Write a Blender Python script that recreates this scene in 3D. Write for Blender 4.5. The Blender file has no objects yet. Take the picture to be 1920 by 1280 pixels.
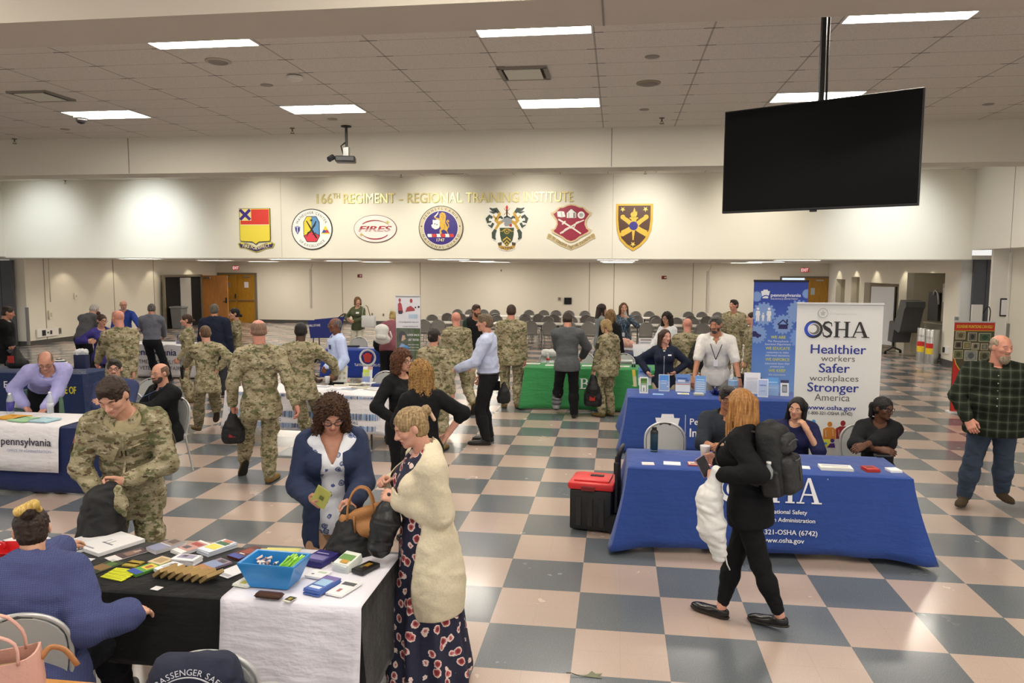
import bpy, bmesh, math, random
import numpy as np
from mathutils import Vector, Matrix
# ------------------------------------------------------------------ camera
SC = bpy.context.scene
COL = SC.collection
EYE = 2.493
FPX, PITCH, YAW, ROLL = 1437.2, 0.09445, 0.13574, 0.00392
def ray(px, py):
 u, v = (px - 960) / FPX, (py - 640) / FPX
 c, s = math.cos(ROLL), math.sin(ROLL)
 u, v = c * u + s * v, -s * u + c * v
 cp, sp = math.cos(PITCH), math.sin(PITCH)
 yr, z = cp + sp * (-v), -sp + cp * (-v)
 c, s = math.cos(YAW), math.sin(YAW)
 return Vector((c * u - s * yr, s * u + c * yr, z))
def atz(px, py, z=0.0):
 r = ray(px, py)
 return r * ((z - EYE) / r.z) + Vector((0, 0, EYE))
def aty(px, py, y):
 r = ray(px, py)
 return r * (y / r.y) + Vector((0, 0, EYE))
def atx(px, py, x):
 r = ray(px, py)
 return r * (x / r.x) + Vector((0, 0, EYE))
fwd = ray(960, 640)
rgt = ray(960 + FPX, 640) - fwd
upv = fwd - ray(960, 640 + FPX)
cam = bpy.data.cameras.new('camera')
cam.lens = FPX / 1920 * 36
cam.sensor_width = 36
cam.clip_end = 200
camo_ob = bpy.data.objects.new('camera', cam)
COL.objects.link(camo_ob)
camo_ob.matrix_world = Matrix(((rgt.x, upv.x, -fwd.x, 0), (rgt.y, upv.y, -fwd.y, 0), (rgt.z, upv.z, -fwd.z, EYE), (0, 0, 0, 1)))
SC.camera = camo_ob
# ------------------------------------------------------------------ light and exposure
SC.view_settings.view_transform = 'Standard'
SC.view_settings.look = 'None'
SC.view_settings.gamma = 1
SC.view_settings.exposure = -0.14
W = bpy.data.worlds.new('world')
SC.world = W
W.use_nodes = True
W.node_tree.nodes['Background'].inputs[0].default_value = (1.0, 0.97, 0.93, 1)
W.node_tree.nodes['Background'].inputs[1].default_value = 1.0
TROFFER = 40.0
HALL = 34.0
CEIL, BEAM_Z, BEAM_Y, EMB_Y, LOW, FAR_Y, LX, RX = 4.95, 4.27, 13.75, 20.3, 2.77, 33.2, -17.7, 8.62
def spot(loc, target, watt, color, size, blend=0.6, rad=0.08):
 l = bpy.data.lights.new('wall_washer_lamp', 'SPOT')
 l.energy, l.color, l.spot_size, l.spot_blend, l.shadow_soft_size = watt, color, size, blend, rad
 o = bpy.data.objects.new('wall_washer_lamp', l)
 COL.objects.link(o)
 o.location = loc
 o.rotation_euler = (Vector(target) - Vector(loc)).to_track_quat('-Z', 'Y').to_euler()
for wx, wc, ww in ((-16.3, (.86, .95, 1), 200), (-13.0, (.86, .95, 1), 300), (-9.5, (1, .95, .82), 170), (-7.2, (1, .95, .80), 220), (-4.8, (1, .95, .80), 220),
     (-2.2, (1, .95, .83), 210), (0.6, (1, .96, .88), 230), (3.4, (1, .94, .80), 180), (6.6, (.9, .97, 1), 260)):
 spot((wx, EMB_Y - 2.3, CEIL - .04), (wx, EMB_Y, 3.45), ww * 2.0, wc, 1.45, 1.0, .25)
for wy in (23.6, 26.0, 28.4, 31.0):
 spot((LX - .1, wy, LOW - .03), (LX - .55, wy, 1.35), 22, (1, .88, .66), 1.5, .5, .04)
for wy in (22.6, 24.6, 27.2, 29.4, 31.6):
 spot((RX - .42, wy, LOW - .03), (RX, wy, 1.35), 20, (1, .88, .66), 1.5, .5, .04)
# ------------------------------------------------------------------ helpers
rnd = random.Random(7)
def lin(h):
 if isinstance(h, str):
  h = h.lstrip('#')
  c = [int(h[i:i + 2], 16) / 255 for i in (0, 2, 4)]
 else:
  c = list(h)
 return tuple((x / 12.92 if x <= .04045 else ((x + .055) / 1.055) ** 2.4) for x in c) + (1.0,)
MATS = {}
class NT:
 """a tiny node helper"""
 def __init__(s, name):
  s.m = bpy.data.materials.new(name)
  s.m.use_nodes = True
  s.t = s.m.node_tree
  s.b = s.t.nodes['Principled BSDF']
 def n(s, kind, **kw):
  o = s.t.nodes.new('ShaderNode' + kind)
  for k, v in kw.items():
   if k in o.inputs:
    o.inputs[k].default_value = v
   else:
    setattr(o, k, v)
  return o
 def l(s, a, b):
  s.t.links.new(a, b)
 def coord(s, scale=(1, 1, 1), kind='Object', loc=(0, 0, 0)):
  c, m = s.n('TexCoord'), s.n('Mapping')
  m.inputs['Scale'].default_value = scale
  m.inputs['Location'].default_value = loc
  s.l(c.outputs[kind], m.inputs['Vector'])
  return m.outputs['Vector']
 def noise(s, vec, scale, detail=3, rough=.55):
  o = s.n('TexNoise', Scale=scale, Detail=detail, Roughness=rough)
  s.l(vec, o.inputs['Vector'])
  return o.outputs['Fac']
 def ramp(s, fac, stops, const=False):
  r = s.n('ValToRGB')
  r.color_ramp.interpolation = 'CONSTANT' if const else 'LINEAR'
  e = r.color_ramp.elements
  while len(e) < len(stops):
   e.new(.5)
  for i, (p, c) in enumerate(stops):
   e[i].position = p
   e[i].color = lin(c) if not isinstance(c, float) else (c, c, c, 1)
  s.l(fac, r.inputs['Fac'])
  return r.outputs['Color']
 def mix(s, fac, a, b):
  m = s.n('Mix', data_type='RGBA')
  for sock, v in ((m.inputs[0], fac), (m.inputs[6], a), (m.inputs[7], b)):
   if hasattr(v, 'is_linked') or hasattr(v, 'links'):
    s.l(v, sock)
   elif isinstance(v, (float, int)):
    sock.default_value = v
   else:
    sock.default_value = lin(v)
  return m.outputs[2]
 def math(s, op, a, b=None, clamp=False):
  m = s.n('Math', operation=op, use_clamp=clamp)
  for i, v in enumerate((a, b)):
   if v is None:
    continue
   if isinstance(v, (float, int)):
    m.inputs[i].default_value = v
   else:
    s.l(v, m.inputs[i])
  return m.outputs[0]
 def bump(s, h, strength=.3, dist=.01):
  b = s.n('Bump', Strength=strength, Distance=dist)
  s.l(h, b.inputs['Height'])
  s.l(b.outputs['Normal'], s.b.inputs['Normal'])
def mat(c, rough=.6, metal=0.0, bump=0, bscale=40, var=0.0, spec=.5, emis=0, name=None, stretch=(1, 1, 1), alpha=1, trans=0):
 key = (c, rough, metal, bump, bscale, var, spec, emis, stretch, alpha, trans)
 if key in MATS:
  return MATS[key]
 t = NT(name or 'material_' + str(c).strip('#'))
 b = t.b
 b.inputs['Roughness'].default_value = rough
 b.inputs['Metallic'].default_value = metal
 b.inputs['Specular IOR Level'].default_value = spec
 col = lin(c)
 b.inputs['Base Color'].default_value = col
 if bump or var:
  v = t.coord(stretch)
  n = t.noise(v, bscale, 3)
  if var:
   d = [max(0, x * (1 - var)) for x in col[:3]]
   l = [min(1, x * (1 + var)) for x in col[:3]]
   r = t.n('ValToRGB')
   r.color_ramp.elements[0].position, r.color_ramp.elements[1].position = .3, .7
   r.color_ramp.elements[0].color = (*d, 1)
   r.color_ramp.elements[1].color = (*l, 1)
   t.l(n, r.inputs['Fac'])
   t.l(r.outputs['Color'], b.inputs['Base Color'])
  if bump:
   t.bump(n, bump, .02)
 if emis:
  b.inputs['Emission Color'].default_value = col
  b.inputs['Emission Strength'].default_value = emis
 if alpha < 1:
  b.inputs['Alpha'].default_value = alpha
 if trans:
  b.inputs['Transmission Weight'].default_value = trans
 MATS[key] = t.m
 return t.m
def tag(o, label=None, cat=None, group=None, kind=None):
 for k, v in (('label', label), ('category', cat), ('group', group), ('kind', kind)):
  if v:
   o[k] = v
 return o
def thing(name, label, cat, loc=(0, 0, 0), rz=0, group=None):
 o = bpy.data.objects.new(name, None)
 o.empty_display_size = .1
 COL.objects.link(o)
 o.location = loc
 o.rotation_euler = (0, 0, rz)
 return tag(o, label, cat, group)
def link_mesh(name, verts, faces, mats, parent=None, smooth=False, fmat=None):
 me = bpy.data.meshes.new(name)
 me.from_pydata([tuple(v) for v in verts], [], [tuple(f) for f in faces])
 for m in (mats if isinstance(mats, (list, tuple)) else [mats]):
  me.materials.append(m)
 if fmat is not None:
  me.polygons.foreach_set('material_index', np.asarray(fmat, dtype=np.int32))
 if smooth is True:
  me.polygons.foreach_set('use_smooth', np.ones(len(me.polygons), dtype=bool))
 me.update()
 o = bpy.data.objects.new(name, me)
 COL.objects.link(o)
 o.parent = parent
 if smooth == 'auto':
  me.polygons.foreach_set('use_smooth', np.ones(len(me.polygons), dtype=bool))
  me.set_sharp_from_angle(angle=math.radians(38))
 return o
class MB:
 """collects shapes; build() links them as one mesh object"""
 def __init__(s):
  s.v, s.f, s.mi, s.cur = [], [], [], 0
 def add(s, verts, faces, M=None):
  b = len(s.v)
  s.v += [(M @ Vector(v)) if M is not None else Vector(v) for v in verts]
  s.f += [[b + i for i in f] for f in faces]
  s.mi += [s.cur] * len(faces)
  return s
 def box(s, c, d, rz=0, M=None, r=0.0):
  x, y, z = d[0] / 2, d[1] / 2, d[2] / 2
  T = Matrix.Translation(c) @ Matrix.Rotation(rz, 4, 'Z')
  if M is not None:
   T = M @ T
  if r <= 0:
   vs = [(-x, -y, -z), (x, -y, -z), (x, y, -z), (-x, y, -z), (-x, -y, z), (x, -y, z), (x, y, z), (-x, y, z)]
   return s.add(vs, [(0, 3, 2, 1), (4, 5, 6, 7), (0, 1, 5, 4), (1, 2, 6, 5), (2, 3, 7, 6), (3, 0, 4, 7)], T)
  bm = bmesh.new()
  bmesh.ops.create_cube(bm, size=1)
  for v in bm.verts:
   v.co = Vector((v.co.x * d[0], v.co.y * d[1], v.co.z * d[2]))
  bmesh.ops.bevel(bm, geom=bm.edges[:], offset=min(r, min(d) * .49), segments=2, profile=.5, affect='EDGES')
  bm.verts.index_update()
  s.add([v.co.copy() for v in bm.verts], [[v.index for v in f.verts] for f in bm.faces], T)
  bm.free()
  return s
 def tube(s, pts, r, seg=8, closed=False, cap=True, flat=1.0):
  pts = [Vector(p) for p in pts]
  if len(pts) >= 4 and not closed and not isinstance(r, (list, tuple)) and seg >= 6:
   q = []
   for i in range(len(pts) - 1):
    p0, p1, p2, p3 = pts[max(0, i - 1)], pts[i], pts[i + 1], pts[min(len(pts) - 1, i + 2)]
    for k in range(3):
     u = k / 3
     q.append(.5 * ((2 * p1) + (p2 - p0) * u + (2 * p0 - 5 * p1 + 4 * p2 - p3) * u * u + (3 * p1 - p0 - 3 * p2 + p3) * u ** 3))
   pts = q + [pts[-1]]
  n = len(pts)
  rr = r if isinstance(r, (list, tuple)) else [r] * n
  rings, up = [], None
  for i in range(n):
   a = pts[i - 1] if (i or closed) else pts[i]
   b = pts[(i + 1) % n] if (i < n - 1 or closed) else pts[i]
   d = (b - a).normalized()
   if up is None:
    up = Vector((0, 0, 1)) if abs(d.z) < .9 else Vector((0, 1, 0))
   u = up - d * up.dot(d)
   u = u.normalized() if u.length > 1e-5 else d.orthogonal().normalized()
   w = d.cross(u)
   up = u
   rings.append([pts[i] + (u * math.cos(2 * math.pi * k / seg) * flat + w * math.sin(2 * math.pi * k / seg)) * rr[i] for k in range(seg)])
  vs = [p for q in rings for p in q]
  fs = []
  for i in range(n if closed else n - 1):
   j = (i + 1) % n
   for k in range(seg):
    fs.append((i * seg + k, i * seg + (k + 1) % seg, j * seg + (k + 1) % seg, j * seg + k))
  if cap and not closed:
   fs.append(tuple(range(seg - 1, -1, -1)))
   fs.append(tuple((n - 1) * seg + k for k in range(seg)))
  return s.add(vs, fs)
 def lathe(s, prof, c=(0, 0, 0), seg=20, M=None):
  vs, fs = [], []
  n = len(prof)
  for (r, z) in prof:
   for k in range(seg):
    a = 2 * math.pi * k / seg
    vs.append((c[0] + r * math.cos(a), c[1] + r * math.sin(a), c[2] + z))
  for i in range(n - 1):
   for k in range(seg):
    fs.append((i * seg + k, i * seg + (k + 1) % seg, (i + 1) * seg + (k + 1) % seg, (i + 1) * seg + k))
  fs.append(tuple(range(seg - 1, -1, -1)))
  fs.append(tuple((n - 1) * seg + k for k in range(seg)))
  return s.add(vs, fs, M)
 def ell(s, c, r, seg=12, M=None):
  prof = [(max(1e-4, math.sin(math.pi * i / 8)), -math.cos(math.pi * i / 8)) for i in range(9)]
  T = Matrix.Translation(c) @ Matrix.Diagonal((r[0], r[1], r[2], 1))
  return s.lathe(prof, seg=seg, M=(M @ T) if M is not None else T)
 def prism(s, poly, t, M=None):
  """2-D polygon (x, y) from z=0 to z=t"""
  n = len(poly)
  ar = sum(poly[i][0] * poly[(i + 1) % n][1] - poly[(i + 1) % n][0] * poly[i][1] for i in range(n))
  if ar < 0:
   poly = poly[::-1]
  vs = [(x, y, 0) for x, y in poly] + [(x, y, t) for x, y in poly]
  fs = [tuple(range(n - 1, -1, -1)), tuple(range(n, 2 * n))] + [(i, (i + 1) % n, n + (i + 1) % n, n + i) for i in range(n)]
  return s.add(vs, fs, M)
 def build(s, name, m, parent=None, smooth=False):
  return link_mesh(name, s.v, s.f, m, parent, smooth, s.mi if isinstance(m, (list, tuple)) else None)
def frame(o, u, v):
 """matrix whose x,y,z axes are u (right), v (up), u x v (toward the viewer) at o"""
 u, v = Vector(u).normalized(), Vector(v).normalized()
 n = u.cross(v)
 return Matrix(((u.x, v.x, n.x, o[0]), (u.y, v.y, n.y, o[1]), (u.z, v.z, n.z, o[2]), (0, 0, 0, 1)))
def circ(cx, cy, rx, ry=None, n=36):
 ry = rx if ry is None else ry
 return [(cx + rx * math.cos(2 * math.pi * i / n), cy + ry * math.sin(2 * math.pi * i / n)) for i in range(n)]
def rect(x0, y0, x1, y1):
 return [(x0, y0), (x1, y0), (x1, y1), (x0, y1)]
def star(cx, cy, r, n=5, k=.4, rot=0):
 return [(cx + (r if i % 2 == 0 else r * k) * math.sin(math.pi * i / n + rot), cy + (r if i % 2 == 0 else r * k) * math.cos(math.pi * i / n + rot)) for i in range(2 * n)]
def stroke(pts, w):
 """thick polyline as quads (a list of polygons); w a width or one per point"""
 n = len(pts)
 ww = w if isinstance(w, (list, tuple)) else [w] * n
 L, Rr = [], []
 for i in range(n):
  a, b = pts[max(0, i - 1)], pts[min(n - 1, i + 1)]
  dx, dy = b[0] - a[0], b[1] - a[1]
  d = math.hypot(dx, dy) or 1
  nx, ny = -dy / d * ww[i] / 2, dx / d * ww[i] / 2
  L.append((pts[i][0] + nx, pts[i][1] + ny))
  Rr.append((pts[i][0] - nx, pts[i][1] - ny))
 return [[L[i], L[i + 1], Rr[i + 1], Rr[i]] for i in range(n - 1)]
def arc(cx, cy, rx, ry, a0, a1, n=16):
 return [(cx + rx * math.cos(math.radians(a0 + (a1 - a0) * i / n)), cy + ry * math.sin(math.radians(a0 + (a1 - a0) * i / n))) for i in range(n + 1)]
def layer(name, polys, m, M, z0, t, parent=None):
 b = MB()
 T = M @ Matrix.Translation((0, 0, z0))
 for i, p in enumerate(polys):
  b.prism(p, t + .0003 * min(i, 12), T)
 return b.build(name, m, parent)
TXT = {}
def text_mesh(s, bold=0.0, shear=0.0, space=1.0):
 """verts, faces of a flat text of cap height about .7 at size 1 with its width"""
 key = (s, bold, shear, space)
 if key in TXT:
  return TXT[key]
 cu = bpy.data.curves.new('t', 'FONT')
 cu.body = s
 cu.size = 1
 cu.offset = bold
 cu.shear = shear
 cu.space_character = space
 cu.resolution_u = 3
 o = bpy.data.objects.new('t', cu)
 COL.objects.link(o)
 dg = bpy.context.evaluated_depsgraph_get()
 me = bpy.data.meshes.new_from_object(o.evaluated_get(dg))
 vs = [v.co.copy() for v in me.vertices]
 fs = [list(p.vertices) for p in me.polygons]
 bpy.data.objects.remove(o)
 bpy.data.curves.remove(cu)
 bpy.data.meshes.remove(me)
 x0 = min((v.x for v in vs), default=0)
 x1 = max((v.x for v in vs), default=0)
 TXT[key] = (vs, fs, x0, x1)
 return TXT[key]
def text(mb, s, M, x, y, h, align='C', width=None, bold=0.0, shear=0.0, thick=0.0, space=1.0):
 """adds text with cap height h at (x, y) of the plane M; width squeezes it to fit"""
 vs, fs, x0, x1 = text_mesh(s, 0, shear, space)
 k = h / .70
 kx = k if width is None else width / max(1e-6, x1 - x0)
 ox = {'C': -(x0 + x1) / 2, 'L': -x0, 'R': -x1}[align]
 for j, (dx, dy) in enumerate(((0, 0),) if bold <= 0 else ((-bold, 0), (0, bold * .5), (bold, 0), (0, -bold * .5))):
  dz = .0003 * j
  P = [M @ Vector((x + (v.x + ox + dx) * kx, y + (v.y + dy) * k, thick + dz)) for v in vs]
  if thick > 0.003:
   n = len(P)
   Q = [M @ Vector((x + (v.x + ox + dx) * kx, y + (v.y + dy) * k, 0)) for v in vs]
   ed = {}
   for f in fs:
    for i in range(len(f)):
     p, q = f[i], f[(i + 1) % len(f)]
     if (q, p) in ed:
      del ed[(q, p)]
     else:
      ed[(p, q)] = 1
   mb.add(P + Q, fs + [(q, p, p + n, q + n) for p, q in ed])
  else:
   mb.add(P, fs)
def arc_text(mb, s, M, cx, cy, r, a_mid, h, top=True, spread=1.0, bold=0.0):
 bold = 0
 k = h / .70
 ws = []
 for ch in s:
  if ch == ' ':
   ws.append(.32 * k)
  else:
   _, _, x0, x1 = text_mesh(ch, bold)
   ws.append((x1 - x0 + .14) * k)
 tot = sum(ws) * spread
 a = math.radians(a_mid) + (tot / 2 / r if top else -tot / 2 / r)
 for ch, w in zip(s, ws):
  da = w * spread / r
  am = a - da / 2 if top else a + da / 2
  if ch != ' ':
   vs, fs, x0, x1 = text_mesh(ch, bold)
   rot = am - math.pi / 2 if top else am + math.pi / 2
   R = Matrix.Translation((cx + r * math.cos(am), cy + r * math.sin(am), 0)) @ Matrix.Rotation(rot, 4, 'Z')
   mb.add([M @ (R @ Vector(((v.x - (x0 + x1) / 2) * k, v.y * k - (h / 2), 0))) for v in vs], fs)
  a += -da if top else da
# ------------------------------------------------------------------ the room
def struct(name, mb, m, parent=None, smooth=False):
 return tag(mb.build(name, m, parent, smooth), kind='structure')
def wall_mat(c, joints=()):
 t = NT('painted_wall')
 v = t.coord()
 n = t.noise(v, 60, 2)
 t.b.inputs['Base Color'].default_value = lin(c)
 t.b.inputs['Roughness'].default_value = .75
 t.bump(n, .05, .004)
 return t.m
def floor_mat():
 t = NT('checkered_vinyl')
 T = .6096
 c = t.n('TexCoord').outputs['Object']
 sx = t.n('SeparateXYZ')
 t.l(c, sx.inputs[0])
 cx = t.math('FLOOR', t.math('DIVIDE', t.math('ADD', sx.outputs[0], 1.4029 * T + 60 * T), T))
 cy = t.math('FLOOR', t.math('DIVIDE', t.math('ADD', sx.outputs[1], -8.44107 * T + 60 * T), T))
 par = t.math('MODULO', t.math('ADD', cx, cy), 2.0)
 par = t.math('GREATER_THAN', par, .5)
 v = t.coord()
 sp = t.ramp(t.noise(v, 160, 2, .7), [(.3, '8d9398'), (.42, '656d74'), (.6, '5b646c'), (.75, '4a535b')])
 sl = t.ramp(t.noise(v, 150, 2, .7), [(.28, 'a89387'), (.42, 'bba69a'), (.62, 'c2ada1'), (.78, 'd0beb2')])
 big = t.noise(v, 1.3, 3)
 col = t.mix(par, sl, sp)
 col = t.mix(t.math('MULTIPLY', big, .18), col, '8a8078')
 gx = t.math('ABSOLUTE', t.math('SUBTRACT', t.math('FRACT', t.math('DIVIDE', t.math('ADD', sx.outputs[0], 1.4029 * T + 60 * T), T / 2)), .5))
 gy = t.math('ABSOLUTE', t.math('SUBTRACT', t.math('FRACT', t.math('DIVIDE', t.math('ADD', sx.outputs[1], -8.44107 * T + 60 * T), T / 2)), .5))
 g = t.math('GREATER_THAN', t.math('MAXIMUM', gx, gy), .4965)
 col = t.mix(t.math('MULTIPLY', g, .25), col, '6d645e')
 t.l(col, t.b.inputs['Base Color'])
 r = t.ramp(t.noise(v, 2.2, 4), [(.3, .19), (.7, .28)])
 t.l(r, t.b.inputs['Roughness'])
 t.b.inputs['Specular IOR Level'].default_value = .55
 t.b.inputs['Coat Weight'].default_value = .25
 t.b.inputs['Coat Roughness'].default_value = .13
 t.bump(t.noise(v, 3.0, 2), .045, .01)
 return t.m
struct('floor', MB().add([(-26, -4, 0), (16, -4, 0), (16, 36, 0), (-26, 36, 0)], [(0, 1, 2, 3)]), floor_mat())
CREAM = wall_mat('ece8da')
CREAM2 = wall_mat('e5e0d0')
WHITE = wall_mat('eeece4')
GREY_SEAM = mat('8f8c82', .8)
def ceil_mat(sx, sy, ox, oy, base='dcd6cc'):
 t = NT('acoustic_ceiling_tile')
 c = t.n('TexCoord').outputs['Object']
 s = t.n('SeparateXYZ')
 t.l(c, s.inputs[0])
 gx = t.math('ABSOLUTE', t.math('SUBTRACT', t.math('FRACT', t.math('DIVIDE', t.math('ADD', s.outputs[0], 100 * sx - ox), sx)), .5))
 gy = t.math('ABSOLUTE', t.math('SUBTRACT', t.math('FRACT', t.math('DIVIDE', t.math('ADD', s.outputs[1], 100 * sy - oy), sy)), .5))
 lx = t.math('GREATER_THAN', gx, .5 - .011 / sx)
 ly = t.math('GREATER_THAN', gy, .5 - .009 / sy)
 v = t.coord()
 tile = t.ramp(t.noise(v, 55, 3, .7), [(.3, 'c9c2b8'), (.5, base), (.7, 'e2ddd4')])
 col = t.mix(t.math('MULTIPLY', lx, .55), tile, '6f6961')
 col = t.mix(t.math('MULTIPLY', ly, .40), col, '6f6961')
 cr = t.math('MULTIPLY', t.math('GREATER_THAN', gx, .5 - .10 / sx), t.math('GREATER_THAN', gy, .5 - .014 / sy))
 col = t.mix(t.math('MULTIPLY', cr, .7), col, '3f3a35')
 t.l(col, t.b.inputs['Base Color'])
 t.b.inputs['Roughness'].default_value = .9
 t.bump(t.noise(v, 70, 3), .12, .01)
 return t.m
GX = -.285
CM = ceil_mat(1.2192, .6096, GX, 11.35 - 10 * .6096)
struct('ceiling', MB().box((-4, (5.85 + BEAM_Y) / 2, CEIL + .05), (42, BEAM_Y - 5.85, .1)), CM)
struct('ceiling', MB().box((-4, (BEAM_Y + .62 + EMB_Y) / 2, CEIL + .05), (42, EMB_Y - BEAM_Y - .62, .1)), ceil_mat(1.2192, .6096, GX, 20.0, 'e4e0d6'))
struct('ceiling', MB().box((-4, .6, CEIL + .05), (42, 9.2, .1)), CM)
struct('ceiling', MB().box((-4, (EMB_Y + .3 + 35) / 2, LOW + .05), (42, 35 - EMB_Y - .3, .1)), ceil_mat(1.2192, .6096, GX, 20.0, 'd8d3c8'))
nb = MB().box((-4, 5.55, (BEAM_Z + CEIL) / 2 + .05), (42, .6, CEIL - BEAM_Z + .1))
struct('beam_near', nb, wall_mat('c9c1b3'))
fb = MB().box((-4, BEAM_Y + .31, (BEAM_Z + CEIL) / 2 + .05), (42, .62, CEIL - BEAM_Z + .1))
struct('beam_far', fb, wall_mat('dbd6c8'))
for px_, py_ in ((241, 290), (1147, 270)):
 q = aty(px_, py_, BEAM_Y)
 struct('trim_1', MB().box((q.x, BEAM_Y - .002, (BEAM_Z + CEIL) / 2), (.016, .006, CEIL - BEAM_Z - .02)), GREY_SEAM)
q = atz(1131, 30, BEAM_Z)
struct('trim_2', MB().box((q.x, 5.55, BEAM_Z - .002), (.014, .58, .006)), GREY_SEAM)
struct('wall_front', MB().box(((LX + RX) / 2, EMB_Y + .15, (LOW + CEIL) / 2), (RX - LX, .3, CEIL - LOW)), CREAM)
for px_ in (527, 1149):
 q = aty(px_, 400, EMB_Y)
 struct('trim_3', MB().box((q.x, EMB_Y - .002, (LOW + CEIL) / 2), (.012, .006, CEIL - LOW - .01)), mat('c9c3b2', .8))
struct('trim_4', MB().box(((LX + RX) / 2, EMB_Y + .14, LOW - .012), (RX - LX, .33, .024)), mat('b5b0a4', .7))
struct('wall_left_upper', MB().box((LX - .15, 10, (LOW + .02 + CEIL) / 2), (.3, 20.9, CEIL - LOW - .02)), WHITE)
struct('wall_right_upper', MB().box((RX + .15, 10, (3.0 + CEIL) / 2), (.3, 20.9, CEIL - 3.0)), WHITE)
q = atx(1899, 400, RX)
struct('trim_5', MB().box((RX - .002, q.y, (LOW + CEIL) / 2), (.006, .014, CEIL - 3.02)), GREY_SEAM)
struct('ceiling', MB().box((LX - 2.4, 10.2, LOW + .1), (4.2, 20.8, .1)), mat('d8d3c8', .9))
struct('ceiling', MB().box((RX + 3.3, 10.2, 3.06), (6, 20.8, .1)), mat('d8d3c8', .9))
FX0, FX1 = -18.3, 8.62
struct('wall_back', MB().box(((FX0 + RX + .2) / 2, FAR_Y + .1, LOW / 2), (RX + .2 - FX0, .2, LOW)), CREAM2)
SEAM = mat('a59f90', .8)
for px_ in (642, 788, 1105, 1151, 1299):
 q = aty(px_, 540, FAR_Y)
 struct('trim_6', MB().box((q.x, FAR_Y - .003, LOW / 2), (.035, .008, LOW)), SEAM)
BASE = mat('4a4844', .6)
lw0, lw1 = atz(54, 648, 0), Vector((FX0, FAR_Y, 0))
lv = (lw1 - lw0)
lang = math.atan2(lv.y, lv.x)
lc = (lw0 + lw1) / 2
struct('wall_left', MB().box((lc.x - .1, lc.y, LOW / 2), (lv.length, .2, LOW), lang), CREAM2)
struct('baseboard_left', MB().box((lc.x + .008, lc.y, .07), (lv.length, .02, .14), lang), BASE)
for px_, py_ in ((89, 560), (215, 550), (288, 540)):
 tt = (atx(px_, py_, lc.x).y - lw0.y) / lv.y
 q = lw0 + lv * tt
 struct('trim_7', MB().box((q.x + .004, q.y, LOW / 2), (.012, .03, LOW), 0), SEAM)
x0 = aty(482, 560, FAR_Y).x
x1 = aty(1460, 560, FAR_Y).x
struct('baseboard_back', MB().box(((x0 + x1) / 2 + .1, FAR_Y - .012, .07), (x1 - x0, .024, .14)), BASE)
pier = aty(22, 560, lw0.y)
struct('wall_left_pier', MB().box(((pier.x + lw0.x) / 2, lw0.y + .1, LOW / 2), (lw0.x - pier.x, .2, LOW)), CREAM2)
struct('baseboard_left_pier', MB().box(((pier.x + lw0.x) / 2, lw0.y - .01, .07), (lw0.x - pier.x, .02, .14)), BASE)
struct('trim_8', MB().box((lw0.x + .01, lw0.y - .01, .62), (.07, .07, 1.2)), mat('7d7c78', .4, .6))
po = thing('folding_partition', 'dark grey folded partition panels at the left edge of the hall', 'partition', (pier.x - 1.02, lw0.y - .1, 0))
DG = mat('55565a', .7, var=.1)
for k in range(-2, 4):
 MB().box((k * .42 - .25, 0, 1.36), (.405, .09, 2.68), r=.012).build('panel', DG, po)
hb = MB().box((1.02, -.06, 1.05), (.05, .03, .16), r=.008)
hb.build('handle', mat('2a2a2c', .4), po)
LENS = mat('fff6e8', .4, emis=TROFFER, name='lit_lens')
FRM = mat('e8e6e0', .5)
def troffer(x, y, label, w=1.19, d=.585, z=CEIL, m=LENS):
 t = thing('ceiling_light', label, 'light', (x, y, z), 0, None)
 f = MB()
 for sx, sy, cx, cy in ((w, .02, 0, d / 2), (w, .02, 0, -d / 2), (.02, d, w / 2, 0), (.02, d, -w / 2, 0)):
  f.box((cx, cy, -.006), (sx, sy, .014))
 f.build('frame', FRM, t)
 MB().box((0, 0, -.004), (w - .02, d - .02, .006)).build('diffuser', m, t)
 return t
rowB = [(atz(198, 225, CEIL), 'lit ceiling panel nearest the left wall, beside the dome camera'), (atz(597, 207, CEIL), 'lit ceiling panel above the hanging projector'),
  (atz(1049, 192, CEIL), 'lit ceiling panel of the far row, beyond the central air vent'), (atz(1545, 184, CEIL), 'lit ceiling panel partly hidden behind the hanging television')]
for (p, l) in rowB:
 k = round((p.x - GX + .61) / 1.2192)
 troffer(GX - .61 + k * 1.2192, 11.35 + .3048, l)
rowA = [(atz(380, 92, CEIL), 'lit ceiling panel of the near row at upper left'), (atz(1003, 58, CEIL), 'lit ceiling panel of the near row at upper middle'),
  (atz(1730, 32, CEIL), 'lit ceiling panel of the near row at upper right, right of the television pole')]
for (p, l) in rowA:
 k = round((p.x - GX + .61) / 1.2192)
 troffer(GX - .61 + k * 1.2192, 11.35 + .3048 - 6 * .6096, l)
for x in (-11.9, -5.8, -.9, 3.4, 6.5):
 for y in (3.7, .8):
  tag(troffer(x, y, 'lit ceiling panel overhead, before the near beam'), group='lit panels before the near beam')
for x in (-13.5, -8.4, -3.3, 1.8, 6.2):
 tag(troffer(x, 16.6, 'added unseen lit ceiling panel beyond the far beam'), group='added unseen lit panels beyond the far beam')  # unseen row, added to brighten the front wall and mid floor
HL = mat('fff5e8', .4, emis=HALL, name='lit_hall_lens')
for x in (-15, -10, -5, 0, 5):
 for y in (22.6, 27.2, 31.2):
  tag(troffer(x, y, 'lit panel in the low hall ceiling over the chairs', z=LOW, m=HL), group='lit panels of the low hall')
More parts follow.
